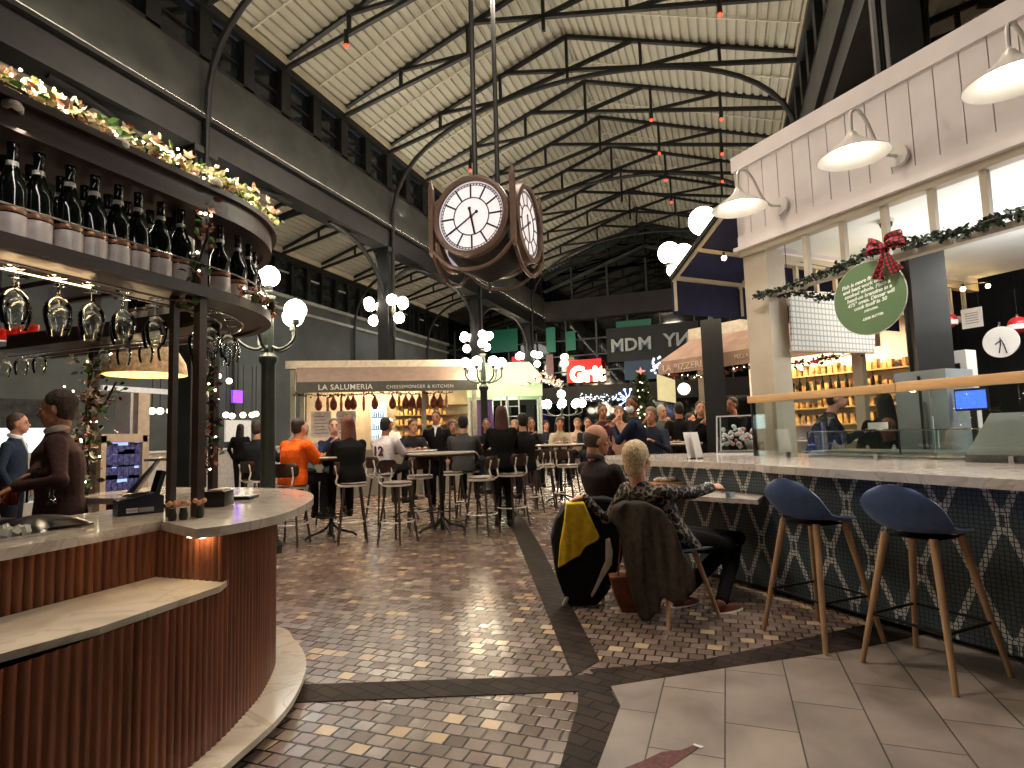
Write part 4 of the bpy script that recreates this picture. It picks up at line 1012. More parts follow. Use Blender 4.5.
# ---- counter
t = empty('kiosk_counter', (.6, 5.2, 0), 0, 'angled kiosk counter with pale stone top over dark tiles with a white diamond pattern', 'counter')
zc = 1.02
far = [tuple(zp(px, py, zc)[:2]) for px, py in ((604, 455.5), (640, 454.5), (725, 452.5))]
edge = [(-1.237, 6.13), (-.23, 5.37), (.20, 4.99), (.25, 4.83), (.6, 4.38), (.943, 4.0), (1.34, 3.51), (2.1, 2.72), (3.1, 1.8)]
m = MB(); m.prism(edge+[(4.2, 2.9), (1.0, 6.7), (.5, 6.9), far[2], far[1], far[0]], .965, zc)
STONE = marble('counter_stone', 'cdc4bd', 'b3a9a2', .13)
m.build('stone_top', STONE, t, smooth=False, w=True)
def uvwall(path, z0, z1, mat, name, parent):
    me = bpy.data.meshes.new(name); inv = root_of(parent).matrix_basis.inverted(); vs = []; fs = []; us = [0]
    for a, b in zip(path, path[1:]): us.append(us[-1]+(V(b)-V(a)).length)
    for p in path: vs += [inv @ V((p[0], p[1], z0)), inv @ V((p[0], p[1], z1))]
    for i in range(len(path)-1): fs.append((2*i, 2*i+2, 2*i+3, 2*i+1))
    me.from_pydata(vs, [], fs); uv = me.uv_layers.new(name='UVMap')
    for f in me.polygons:
        for li in f.loop_indices:
            vi = me.loops[li].vertex_index; uv.data[li].uv = (us[vi//2], z0 if vi % 2 == 0 else z1)
    me.materials.append(mat); return link(name, me, parent)
def tilediamond():
    m, t, p = newmat('diamond_tiles'); uv = t.add('ShaderNodeUVMap'); sp = t.add('ShaderNodeSeparateXYZ'); t.link(uv.outputs[0], sp.inputs[0])
    P, Q, w = .30, .70, .029
    x = t.math('DIVIDE', sp.outputs[0], P); y = t.math('DIVIDE', t.math('SUBTRACT', sp.outputs[1], .06), Q)
    def pm(v): f = t.math('FRACT', t.math('ADD', v, 100.5)); return t.math('ABSOLUTE', t.math('SUBTRACT', f, .5))
    L = 1/math.sqrt(1/P**2+1/Q**2)
    d1 = t.math('MULTIPLY', pm(t.math('ADD', x, y)), L); d2 = t.math('MULTIPLY', pm(t.math('SUBTRACT', x, y)), L)
    # the lines part into a small open lozenge where they cross
    dm = t.math('MINIMUM', d1, d2); sm = t.math('ADD', d1, d2)
    line = t.math('LESS_THAN', dm, w*.62)
    ringm = t.math('MULTIPLY', t.math('GREATER_THAN', sm, .026), t.math('LESS_THAN', sm, .058)); hole = t.math('LESS_THAN', sm, .026)
    msk = t.math('MAXIMUM', t.math('MULTIPLY', line, t.math('SUBTRACT', 1, hole)), t.math('MULTIPLY', ringm, 1))
    # small hexagonal dots
    vo = t.add('ShaderNodeTexVoronoi', feature='DISTANCE_TO_EDGE', voronoi_dimensions='2D'); vo.inputs['Scale'].default_value = 38; vo.inputs['Randomness'].default_value = .25; t.link(uv.outputs[0], vo.inputs['Vector'])
    dot = t.math('GREATER_THAN', vo.outputs['Distance'], .10)
    wn = t.add('ShaderNodeTexNoise', i_Scale=30.0); t.link(uv.outputs[0], wn.inputs['Vector'])
    base = t.mix(wn.outputs[0], srgb('3c4a54'), srgb('54646f')); wh = t.mix(wn.outputs[0], srgb('b9bab8'), srgb('e0e0dc'))
    c = t.mix(msk, base, wh); c = t.mix(dot, srgb('23292b'), c)
    t.link(c, p.inputs['Base Color']); p.inputs['Roughness'].default_value = .4
    b = t.add('ShaderNodeBump', i_Strength=.4, i_Distance=.002); t.link(dot, b.inputs['Height']); t.link(b.outputs[0], p.inputs['Normal']); return m
tw = [(-1.25, 6.4), (-.02, 5.34), (1.5, 3.86), (2.4, 3.0), (3.3, 2.2)]
uvwall(tw, .04, .965, tilediamond(), 'tile_front', t)
m = MB(); m.prism([(p[0]+.03, p[1]+.05) for p in tw]+[(3.6, 2.6), (.2, 5.75), (-1.1, 6.7)], 0, .04); m.build('toe_kick', BLACK, t, smooth=False, w=True)
MB().prism([(-1.25, 6.4), (-1.2, 6.45), far[0], (far[0][0]-.05, far[0][1]-.05)], .04, .965).build('end_panel', M('end_panel_blue', '6d7c8a', .5), t, smooth=False, w=True)
m = MB(); m.prism([(.19, 4.73), (.25, 5.05), (-.02, 5.32), (-1.22, 6.36), (-1.45, 6.0), (-.33, 4.96)], .735, .77); m.build('low_ledge', STONE, t, smooth=False, w=True)
# ---- glass screen and wooden rail
t = empty('sneeze_guard', kf(.6, -.1, zc), 0, 'clear glass screen topped by a pale wooden rail along the kiosk counter', 'glass screen')
sE = kfront(1024, 380, -.1)[0]+.6
m = MB(); kbox(m, -.02, 1.62, -.105, -.095, zc+.003, 1.56); kbox(m, 1.635, sE, -.105, -.095, zc+.003, 1.56); m.build('glass_pane', glassmat('screen_glass', 'f3f8f6', .01, .05), t, smooth=False, w=True)
m = MB(); kbox(m, -.03, -.015, -.11, -.09, zc+.002, 1.56); m.build('edge_strip', DARK, t, smooth=False, w=True)
m = MB(); kbox(m, -.05, 1.4, -.13, -.07, 1.55, 1.62, bev=.006); kbox(m, 1.41, sE, -.14, -.08, 1.55, 1.625, bev=.006); m.build('wooden_rail', woodmat('pale_pine', 'b98f5c', 'd0a672', .45, (5, 5, 30)), t, w=True)
m = MB()
for s_ in (.35, 1.2, 2.1): kbox(m, s_-.015, s_+.015, -.13, -.07, zc+.001, zc+.05)
m.build('clamp', CHROME, t, smooth=False, w=True)
# ---- inside glass display with sloping lid
t = empty('glass_display_case', kf(1.2, .4, zc), 0, 'low glass display cabinet with steel edges behind the kiosk screen', 'display case')
m = MB()
for t_ in (.2, .75):
    m.beam(kf(.35, t_, 1.25), kf(2.0, t_, 1.25), .012); m.beam(kf(.35, t_, 1.04), kf(2.0, t_, 1.04), .015)
for s_ in (.35, 1.2, 2.0):
    m.beam(kf(s_, .2, 1.04), kf(s_, .2, 1.25), .012); m.beam(kf(s_, .75, 1.04), kf(s_, .75, 1.25), .012); m.beam(kf(s_, .2, 1.25), kf(s_, .75, 1.25), .012)
m.build('frame', CHROME, t, smooth=False, w=True)
m = MB(); kbox(m, .35, 2.0, .195, .2, 1.05, 1.24); kbox(m, .36, 1.99, .21, .74, 1.252, 1.256); m.build('glass', MATS['screen_glass'], t, smooth=False, w=True)
m = MB(); kbox(m, .36, 1.99, .22, .74, 1.04, 1.07); m.build('tray', M('steel_tray', 'a9aca6', .3, .8, .1, 8), t, smooth=False, w=True)
STEEL = M('brushed_steel', 'd2d5d6', .3, .35, .06, 20, stretch=(1, 1, 20))
s1, _ = kfront(985, 440, .1); 
t = empty('steel_counter_unit', kf(s1, .2, zc), 0, 'stainless steel unit with a sloping side standing on the counter at the right edge', 'steel unit')
s0 = kfront(966, 452, .02)[0]; sa = kfront(990, 415, .02)[0]
m = MB(); m._hull([[kf(s0, q, zc+.05), kf(sa+1.2, q, zc+.05), kf(sa+1.2, q, 1.36), kf(sa, q, 1.36)] for q in (.02, .6)]); m.build('body', STEEL, t, smooth=False, w=True)
m = MB(); kbox(m, s0, sa+1.2, 0, .62, zc+.001, zc+.049); m.build('plinth', DARK, t, smooth=False, w=True)
# equipment, monitor and people shapes further inside
t = empty('steel_fridge', kf(1.5, 2.0, 0), 0, 'tall grey steel fridge standing inside the kiosk behind the glass screen', 'fridge')
c = [kfront(px, 400, 1.15)[0] for px in (896, 948)]
m = MB(); kbox(m, c[0], c[1], 1.15, 1.6, 0, 1.8); m.build('cabinet', M('fridge_grey', 'a3abb0', .4, .4, .06, 3), t, smooth=False, w=True)
m = MB(); kbox(m, (c[0]+c[1])/2-.01, (c[0]+c[1])/2+.01, 1.135, 1.149, .1, 1.75); m.build('door_seam', DARK, t, smooth=False, w=True)
m = MB(); kbox(m, (c[0]+c[1])/2+.03, (c[0]+c[1])/2+.05, 1.11, 1.149, .9, 1.5); m.build('handle', CHROME, t, smooth=False, w=True)
s_, z_ = kfront(970, 392, 1.2)
t = empty('till_monitor', kf(s_, 1.2, zc), 0, 'small till monitor with a bright blue screen inside the kiosk', 'monitor')
m = MB(); kbox(m, s_-.13, s_+.13, 1.2, 1.23, 1.4, 1.6); kbox(m, s_-.02, s_+.02, 1.21, 1.24, zc, 1.4); kbox(m, s_-.1, s_+.1, 1.15, 1.3, zc, zc+.015); m.build('monitor_body', BLACK, t, smooth=False, w=True)
m = MB(); kbox(m, s_-.12, s_+.12, 1.195, 1.199, 1.42, 1.58); m.build('screen', E('screen_blue', '3a62e0', 1.3), t, smooth=False, w=True)
MB().bb(-.8, .8, -.3, .3, 0, .9).xf(Matrix.Translation(kf(2.6, 2.6, 0)) @ KR).build('wall_right.001', M('dark_wall', '22242a', .8), smooth=False, kind='structure')
t = empty('paper_roll_holder', kf(2.2, 3.4, 0), 0, 'white wall-mounted box with a dark slot inside the kiosk', 'box')
q = pp(913, 300, kf(0, 2.2, 0), KB); q = pp(796+0, 300, kf(0, 2.2, 0), KB)
s_, z_ = kfront(950, 366, 2.3); m = MB(); kbox(m, s_-.16, s_+.16, 2.3, 2.5, 0, z_+.16); m.build('box_body', WHITE, t, smooth=False, w=True); m = MB(); kbox(m, s_-.11, s_+.1, 2.285, 2.299, z_-.12, z_+.02); m.build('slot', BLACK, t, smooth=False, w=True)
# salt shaker, price card
q = zp(895, 457, zc); t = empty('salt_shaker', (q.x, q.y, zc), 0, 'white shaker standing on the counter at the foot of the glass screen', 'shaker'); MB().lathe([(0, 0), (.02, 0), (.018, .07), (.012, .085), (.012, .1), (0, .105)], n=14).build('body', WHITE, t)
MB().lathe([(.0121, .086), (.0125, .087), (.0125, .098), (.0121, .099)], n=14, cap=False).build('collar', CHROME, t)
t = empty('price_card', kf(.85, .5, 1.07), 0, 'small white price card inside the low glass display cabinet', 'card'); m = MB(); kbox(m, .75, .93, .5, .505, 1.26, 1.32); m.build('card', WHITE, t, smooth=False, w=True); m = MB(); kbox(m, .82, .86, .5, .54, 1.2565, 1.265); m.build('foot', WHITE, t, smooth=False, w=True)
# ---- seafood display on the far counter
q = zp(742, 454, zc); b0 = V((q.x, q.y+.02, zc)); t = empty('seafood_case', b0, -.1, 'clear acrylic counter case heaped with pink shellfish and ice beside the dark column', 'display case')
wd = .26
m = MB()
for sx in (-1, 1):
    m.beam((sx*wd, 0, 0), (sx*wd*.93, .02, .42), .014); m.beam((sx*wd, .4, 0), (sx*wd*.93, .36, .42), .014); m.beam((sx*wd*.93, .02, .42), (sx*wd*.93, .36, .42), .014)
m.beam((-wd*.93, .02, .42), (wd*.93, .02, .42), .014); m.beam((-wd, 0, .007), (wd, 0, .007), .014); m.build('edge_frame', M('acrylic_edge', 'd5d9df', .2, .2), t, smooth=False)
m = MB(); m._hull([[(-wd, 0, .01), (wd, 0, .01), (wd*.93, .02, .41), (-wd*.93, .02, .41)], [(-wd, .004, .01), (wd, .004, .01), (wd*.93, .024, .41), (-wd*.93, .024, .41)]]); m.build('front_pane', MATS['screen_glass'], t, smooth=False)
m = MB(); m.box((0, .2, .015), (.48, .36, .03)); m.build('tray', M('steel_tray', 'a9aca6'), t, smooth=False)
rr = random.Random(11)
m1, m2 = MB(), MB()
for i in range(90):
    x, y = rr.uniform(-.22, .22), rr.uniform(.04, .36); z = .05+.6*(y-.04)+rr.random()*.06
    (m1 if i % 3 else m2).sphere((x, y, min(z, .36)), rr.uniform(.018, .035), 8, 5, (1, rr.uniform(.5, 1), .6), Euler((rr.random()*3, rr.random()*3, 0)).to_matrix().to_4x4())
o = m1.build('ice', M('crushed_ice', 'cfd6dc', .25, 0, .15, 30), t); o['kind'] = 'stuff'; o = m2.build('shellfish', M('shellfish_pink', 'd39a9a', .4, 0, .3, 30), t); o['kind'] = 'stuff'
# menu cards
for i, (px, dx, lab) in enumerate(((694, 0, 'white menu card leaning in a stand on the far counter'), (700, .03, 'second white menu card behind the first on the far counter'))):
    q = zp(px, 459, zc); t = empty('menu_card', (q.x+dx*0, q.y+dx, zc), .9+i*.25, lab, 'menu'); 
    m = MB(); m._hull([[(-.075, 0, .004), (.075, 0, .004), (.075, .05, .26), (-.075, .05, .26)], [(-.075, .004, .004), (.075, .004, .004), (.075, .054, .26), (-.075, .054, .26)]]); m.build('card', WHITE, t, smooth=False)
    MB().bb(-.05, .05, -.01, .04, 0, .012).build('stand', DARK, t, smooth=False)
# ---- gooseneck lamps
LAMPW = M('lamp_enamel', 'd9d6d2', .3, 0, .02, 5); GLOW = E('lamp_glow', 'fff3dc', 16)
gl = None
def goose():
    t = empty('gooseneck_lamp', (0, 0, 0), 0, 'x', 'lamp')
    # origin on the fascia, local -y is outwards
    MB().tube([(0, 0, 0), (0, -.035, 0)], .085, 20).build('wall_plate', LAMPW, t)
    MB().tube(smooth_path([(0, -.03, 0), (0, -.16, -.01), (0, -.27, .06), (0, -.36, .2), (0, -.45, .27), (0, -.54, .25), (0, -.56, .14), (0, -.56, .05)], 6), .014, 8).build('arm', LAMPW, t)
    MB().lathe([(.03, .08), (.045, .05), (.07, .02), (.15, -.04), (.235, -.1), (.245, -.105), (.24, -.108), (.145, -.05), (.06, .01), (.03, .03)], (0, -.56, 0), 32, cap=False).build('shade', LAMPW, t)
    MB().sphere((0, -.56, -.055), .055, 16, 10).build('bulb', GLOW, t)
    return t
gl = goose(); ang = math.atan2(KA.y, KA.x)
for i, (px, py, lab) in enumerate(((739, 208, 'farthest, beside the globe lamps at the fascia corner'), (853, 156, 'middle of the three, above the green round sign'), (1012, 80, 'nearest, cut by the right edge'))):
    p = pp(px, py, kf(0, -.62, 0), KB); s_ = (p-KF).dot(KA); o = gl if i == 0 else copy_tree(gl)
    o.matrix_basis = Matrix.Translation(kf(s_, -.055, p.z+.1)) @ Matrix.Rotation(ang, 4, 'Z'); o['label'] = 'white gooseneck barn lamp on the fascia, ' + lab; o['group'] = 'gooseneck lamps on the kiosk fascia'
    q = kf(s_, -.62, p.z-.02); spot('gooseneck_beam', q, q-V((0, 0, 2)), 30, 'fff6ea', 2.3, .05, .9)
# ---- garland, bow and round sign on the front transom rail
GG = [('needles', M('fir_dark', '2c3a2c', .7, 0, .3, 40), .75, 'leaf'), ('needles_light', M('fir_silver', '66756a', .6, 0, .2, 40), .25, 'leaf')]
gpts = []
for px, py in ((757, 296), (775, 291), (800, 282), (828, 272), (850, 263), (872, 250), (905, 243), (935, 237), (962, 232), (990, 222), (1024, 212), (1060, 200)):
    p = pp(px, py, kf(0, -.09, 0), KB); gpts.append(p)
garland('fir garland along the transom rail of the white kiosk', gpts, 420, .016, .045, GG, 21, nm='fir_garland')
garland('second fir garland swagged lower behind the green round sign', [pp(px, py, kf(0, .1, 0), KB) for px, py in ((760, 297), (795, 292), (818, 298), (838, 296), (850, 291))], 300, .014, .04, GG, 22, nm='fir_garland')
TAR, nT = None, None
def tartan():
    m, t, p = newmat('red_tartan'); tc = t.add('ShaderNodeTexCoord'); sp = t.add('ShaderNodeSeparateXYZ'); t.link(tc.outputs['Object'], sp.inputs[0])
    def st(v, f): return t.math('GREATER_THAN', t.math('SINE', t.math('MULTIPLY', v, f)), .55)
    a = t.math('MAXIMUM', st(t.math('ADD', sp.outputs[0], t.math('MULTIPLY', sp.outputs[2], .2)), 210), st(t.math('SUBTRACT', sp.outputs[2], t.math('MULTIPLY', sp.outputs[0], .2)), 210))
    t.link(t.mix(a, srgb('a3232c'), srgb('2b1a1c')), p.inputs['Base Color']); p.inputs['Roughness'].default_value = .8; return m
bp = pp(885, 247, kf(0, -.16, 0), KB)
t = empty('tartan_bow', bp, ang, 'red tartan ribbon bow tied on the garland above the green sign', 'bow'); TT = tartan()
def ribbon(m, c0, c1, c2, w0, w1, depth):
    def f(u, v):
        p = (1-u)**2*V(c0)+2*u*(1-u)*V(c1)+u*u*V(c2); w = w0+(w1-w0)*u; d = (V(c2)-V(c0)).normalized(); n = V((-d.z, 0, d.x))
        return p + n*(v-.5)*w + V((0, -depth*math.sin(u*PI)+.012*math.sin(v*9+u*4), 0))
    m.quadgrid(f, 12, 6, .004)
m = MB(); 
for s_ in (-1, 1):
    ribbon(m, (0, 0, 0), (s_*.05, 0, .05), (s_*.14, 0, .045), .03, .13, .05)
    ribbon(m, (s_*.14, 0, .045), (s_*.1, .04, .0), (0, .02, 0), .13, .03, -.03)
m.build('loop', TT, t)
for s_, L in ((-1, .24), (1, .22)):
    m = MB(); ribbon(m, (0, -.01, -.01), (s_*.02, 0, -L*.5), (s_*.08, 0, -L), .035, .1, .02); m.build('tail', TT, t)
MB().sphere((0, -.03, 0), .028, 12, 8, (1, .7, 1)).build('knot', TT, t)
sg = pp(869, 298, kf(0, -.12, 0), KB); rz_ = sg.z
dpt = (R.transposed() @ (sg-EYE)).z; rs = 36.5/FPX*dpt
t = empty('round_sign', sg, ang, 'round green sign with white italic lettering hanging from the garland', 'sign')
MB().tube([(0, .008, 0), (0, -.008, 0)], rs, 56).build('disc', M('sign_green', '557049', .5, 0, .05, 3), t)
m = MB(); m.tube([(rs*math.cos(a), 0, rs*math.sin(a)) for a in [2*PI*k/56 for k in range(56)]], .007, 6, closed=True); m.build('rim', WHITE, t)
TX = M('sign_lettering', 'dfe6dc', .6); MF = Matrix.Rotation(PI/2, 4, 'X')
k_ = rs/.36
for i, (s_, x, z) in enumerate((('Fish is more flavorful', -.02, .185), ('and least work when', -.02, .135), ('cooked whole. Place a', 0, .085), ('head-on branzino in a', .01, .035), ('475\u00b0 oven. Dinner will', .015, -.015), ('cook itself in 30', 0, -.065), ('minutes.', .0, -.115), ('-LIDIA BUTTER', 0, -.195))):
    text('lettering', s_, (.052 if i < 6 else .042 if i == 6 else .032)*k_, .001, TX, Matrix.Rotation(-.15, 4, 'Y') @ Matrix.Translation((x*k_, -.0095, z*k_)) @ MF, t, w=False, shear=.3 if i < 7 else 0, bold=.0012)
m = MB(); m.beam((-.05, 0, rs), (-.05, 0, rs+.06), .006); m.beam((.06, 0, rs-.01), (.06, 0, rs+.06), .006); m.build('hanger', DARK, t, smooth=False)
# ---- hanging ornaments along the left-side rail of the kiosk
BR = M('bauble_red', 'b3262a', .2, .2, .1, 8)
def orn(nm, px, py, s_, build, lab, cat):
    t_, z_ = kside(px, py, s_); t = empty(nm, kf(s_, t_, z_), ang, lab, cat); build(t); return t
def star_b(t):
    pts = []
    for k in range(10): r = .07 if k % 2 == 0 else .03; pts.append(V((r*math.sin(k*PI/5), 0, r*math.cos(k*PI/5))))
    MB().slab(pts, (0, 1, 0), .01).build('star', WHITE, t, smooth=False); MB().beam((0, 0, .07), (0, 0, .3), .003).build('string', DARK, t)
def ball_b(t):
    MB().sphere((0, 0, 0), .095, 18, 12).build('ball', BR, t); m = MB(); m.lathe([(.09, -.032), (.0962, -.02), (.0968, 0), (.0962, .02), (.09, .032)], (0, 0, -.02), 20, cap=False); m.build('white_band', WHITE, t); MB().cyl((0, 0, .09), .015, .025, 8).build('cap', CHROME, t); MB().beam((0, 0, .1), (0, 0, .4), .003).build('string', DARK, t)
orn('star_ornament', 912, 322, .1, star_b, 'small white star ornament hanging inside the kiosk', 'ornament')
orn('bauble', 948, 321, .3, ball_b, 'red bauble with a white band hanging before the black pillar', 'bauble')
def frame_b(t):
    m = MB(); m.bb(-.11, .11, -.008, .008, -.12, .12); m.build('board', WHITE, t, smooth=False); m = MB(); 
    for z in (.06, .03, 0, -.03, -.06): m.bb(-.07, .07, -.0105, -.0085, z-.006, z+.004)
    m.build('writing', M('ink_grey', '8a8a86', .7), t, smooth=False); m = MB(); m.beam((-.08, 0, .12), (-.08, 0, .3), .003); m.beam((.08, 0, .12), (.08, 0, .3), .003); m.build('string', DARK, t)
orn('hanging_notice', 972, 318, .3, frame_b, 'small white framed notice hanging right of the red bauble', 'notice')
def disc_b(t):
    MB().tube([(0, .01, 0), (0, -.01, 0)], .17, 40).build('disc', M('frosted_disc', 'd5d2cf', .3, 0, .04, 4), t)
    m = MB(); m.tube([(-.02, -.014, -.12), (0, -.014, -.02), (.0, -.014, .05)], .006, 5); m.tube([(.05, -.014, -.13), (.03, -.014, -.03), (.01, -.014, .02), (-.05, -.014, -.02)], .006, 5); m.build('twig_drawing', DARK, t)
    m = MB(); m.tube([(0, 0, .17), (0, 0, .22)], .012, 8); m.build('hanger', CHROME, t)
orn('glass_disc_ornament', 1001, 342, .8, disc_b, 'large round frosted ornament with dark twigs hanging at the right', 'ornament')
orn('bauble', 1018, 325, .9, ball_b, 'red bauble cut by the right edge, beyond the frosted disc', 'bauble')
# string lights
STB = E('string_bulb', 'ffd58a', 26)
sl = None
for i, (px, py) in enumerate(((843, 274), (909, 279), (938, 286), (963, 289), (988, 286), (724, 258))):
    if px > 800: t_, z_ = kside(px, py, .15); p = kf(.15, t_, z_)
    else: p = pp(px, py, kf(-.5, 0, 0), KA)
    if sl is None:
        sl = empty('string_light', p, 0, 'x', 'bulb', 'string light bulbs inside the kiosk'); MB().sphere((0, 0, 0), .028, 10, 8).build('bulb', STB, sl); MB().cyl((0, 0, .025), .014, .04, 8).build('socket', BLACK, sl); o = sl
    else: o = copy_tree(sl)
    place(o, p, 0, 'glowing warm string-light bulb, %s' % ('overlapping the green sign' if px == 843 else 'under the navy awning' if px < 800 else ORD[i-1]+' right of the green sign'))
m = MB(); m.tube([kf(.15, *kside(px, py, .15)) for px, py in ((800, 262), (843, 270), (909, 275), (938, 282), (963, 285), (988, 282), (1030, 270))], .004, 5)
tag(m.build('light_cable', BLACK), 'thin black cable carrying the warm bulbs through the kiosk', 'cable')
point('string_glow', kf(.9, 1.2, 2.7), 6, 'ffeccc', .1)
area('kiosk_ceiling_light', kf(2.2, 2.0, 3.18), 1.6, 75, 'fbf6f0', kf(2.2, 2.0, 0))

# ---- navy awning on the kiosk's left side
NVY = M('navy_canvas', '262b52', .8, 0, .08, 6, bump=.1)
t = empty('navy_awning', (0, 7.0, 2.7), 0, 'navy canvas awning on a pale frame off the left side of the white kiosk', 'awning')
hi0, lo0 = V((.1, 6.42, 3.62)), V((-.51, 7.07, 3.12)); dd = KB*4.4
m = MB(); m.slab([hi0, lo0, lo0+dd, hi0+dd], (0, 0, 1), .012); m.build('canvas_slope', NVY, t, smooth=False, w=True)
m = MB(); v0 = lo0+V((0, 0, -.01)); m.slab([v0, v0+dd, v0+dd-V((0, 0, .42)), v0-V((0, 0, .42))], KA*-1, .01); m.build('valance', NVY, t, smooth=False, w=True)
m = MB(); m.beam(lo0+KA*.03, lo0+dd+KA*.03, .045, .045)
for k in (0.02, 1.1, 2.2, 3.3): m.beam(lo0+KB*k-V((0, 0, .03)), hi0+KB*k-V((0, 0, .03)), .035); m.beam(lo0+KB*k+KA*.03, lo0+KB*k+KA*.03-V((0, 0, .4)), .035)
m.beam((hi0+lo0)/2-V((0, 0, .03)), (hi0+lo0)/2+dd-V((0, 0, .03)), .035)
m.build('awning_frame', CREAM, t, smooth=False, w=True)
m = MB(); m.beam(hi0+V((0, 0, .02)), lo0+V((0, 0, .0)), .06, .05); m.build('edge_bar', DARK, t, smooth=False, w=True)
# dark column under the awning
q = cd(715.5, 400, 9.3)
column(q.x, q.y, 'dark square column standing beside the seafood case under the navy awning', 3.05, cap=False)
# white panel of woven fabric behind the green sign
t = empty('fabric_blind', (1, 8, 2), 0, 'white cross-woven fabric blind hanging behind the green round sign', 'blind')
def wovenmat():
    m, t, p = newmat('woven_white'); tc = t.add('ShaderNodeTexCoord'); sp = t.add('ShaderNodeSeparateXYZ'); t.link(tc.outputs['Object'], sp.inputs[0])
    h = t.math('ADD', sp.outputs[0], sp.outputs[1]); a = t.math('SINE', t.math('MULTIPLY', h, 80)); b = t.math('SINE', t.math('MULTIPLY', sp.outputs[2], 110))
    f = t.math('LESS_THAN', t.math('MINIMUM', a, b), -.7); t.link(t.mix(f, srgb('d8d6d2'), srgb('a3a3a3')), p.inputs['Base Color']); p.inputs['Roughness'].default_value = .8; return m
c = [pp(px, py, kf(.25, 0, 0), KA) for px, py in ((788, 292), (874, 296), (873, 352), (791, 350))]
MB().slab(c, KA, .02).build('fabric', wovenmat(), t, smooth=False, w=True)
m = MB(); m.tube([c[3], c[2]], .02, 8); m.tube([c[0], c[1]], .02, 8); m.build('batten', CREAM, t, w=True)
m = MB(); m.beam(c[0], V((c[0].x, c[0].y, 3.19)), .006); m.beam(c[1], V((c[1].x, c[1].y, 3.19)), .006); m.build('hanging_wire', DARK, t, smooth=False, w=True)
# ================================================================ navy bar stools at the kiosk
SHELL = M('navy_shell', '40588c', .5, 0, .08, 20, sheen=.2)
def bar_stool(zs=.72, back=.24, nm='bar_stool', spread=.235):
    t = empty(nm, (0, 0, 0), 0, 'x', 'stool')
    # shell: back at -y, open towards +y
    def shell(u, v):
        # u across -1..1 , v 0 front .. 1 back top
        x = (u-.5)*2; w = .215*(1-.10*max(0, v-.8)*5*0)
        if v < .55:
            q = v/.55; y = .19-.36*q; z = zs + .035*abs(x)**2.5 + (.02*(1-q)**3*-1) + .03*q**4; wx = .2+.015*q
            return V((x*wx*(1-.25*(1-q)**6), y+.075*x*x*q**3, z))
        q = (v-.55)/.45; y = -.17-.065*math.sin(q*PI/2); z = zs+.03+back*q
        q = 1-(1-q)**1.5; rnd_ = .45+.55*max(0, 1-max(0, (q-.45)/.55)**2.6)**.5; wx = .222*rnd_
        curl = .075*abs(x)**2*(1-q*.6)
        return V((x*wx, y+curl, z + .035*abs(x)**2.5*(1-q) - .02*abs(x)**2*(q)))
    MB().quadgrid(shell, 20, 30, .012).build('shell', SHELL, t)
    for sx in (-1, 1):
        for sy in (-1, 1):
            MB().tube([(sx*.125, sy*.115, zs-.005), (sx*spread, sy*spread, 0)], [.021, .014], 12).build('leg', OAK, t)
    m = MB(); k = .62; r = .125+(spread-.125)*k; r2 = .115+(spread-.115)*k; z = zs*(1-k)
    P = [(-r, -r2, z), (r, -r2, z), (r, r2, z), (-r, r2, z)]
    for a in range(4): m.beam(P[a], P[(a+1) % 4], .012, .012)
    m.build('footrest', BLACK, t, smooth=False)
    m = MB(); m.bb(-.13, .13, -.12, .12, zs-.018, zs-.012); m.build('mount_plate', BLACK, t, smooth=False)
    return t
s1 = bar_stool()
place(s1, (.484, 4.14, 0), -.86, 'navy shell bar stool with oak legs at the kiosk, nearer the couple', 'navy bar stools at the kiosk counter')
s2 = copy_tree(s1); place(s2, (.96, 3.74, 0), -.80, 'navy shell bar stool with oak legs at the kiosk, nearest the right edge', 'navy bar stools at the kiosk counter')

# tiled back wall of the kiosk with shelves of jars
m = MB(); kbox(m, 1.2, 4.6, 4.15, 4.25, 0, 3.19); m.build('wall_right.002', M('kiosk_back_tile', 'b8b4ae', .4, 0, .08, 6), smooth=False, kind='structure')
t = empty('wall_shelf', kf(3, 4, 1.3), 0, 'white shelves of jars along the back of the kiosk', 'shelf')
m = MB()
for z in (1.3, 1.6, 1.9): kbox(m, 1.4, 4.4, 3.9, 4.14, z, z+.02)
m.build('boards', WHITE, t, smooth=False, w=True)
m = MB(); rr = random.Random(77)
for z in (1.32, 1.62, 1.92):
    for k in range(26): kbox(m, 1.42+.113*k, 1.42+.113*k+rr.uniform(.05, .09), 3.95, 4.08, z, z+rr.uniform(.08, .2))
o = m.build('jars', M('jar_goods', '8a7a6a', .5, 0, .5, 7), t, smooth=False, w=True); o['kind'] = 'stuff'

area('kiosk_uplight', kf(2.0, 1.6, 2.2), 1.2, 26, 'f6f6f2', kf(2.0, 1.6, 4))  # added fill under the kiosk ceiling to lighten it, no lamp there
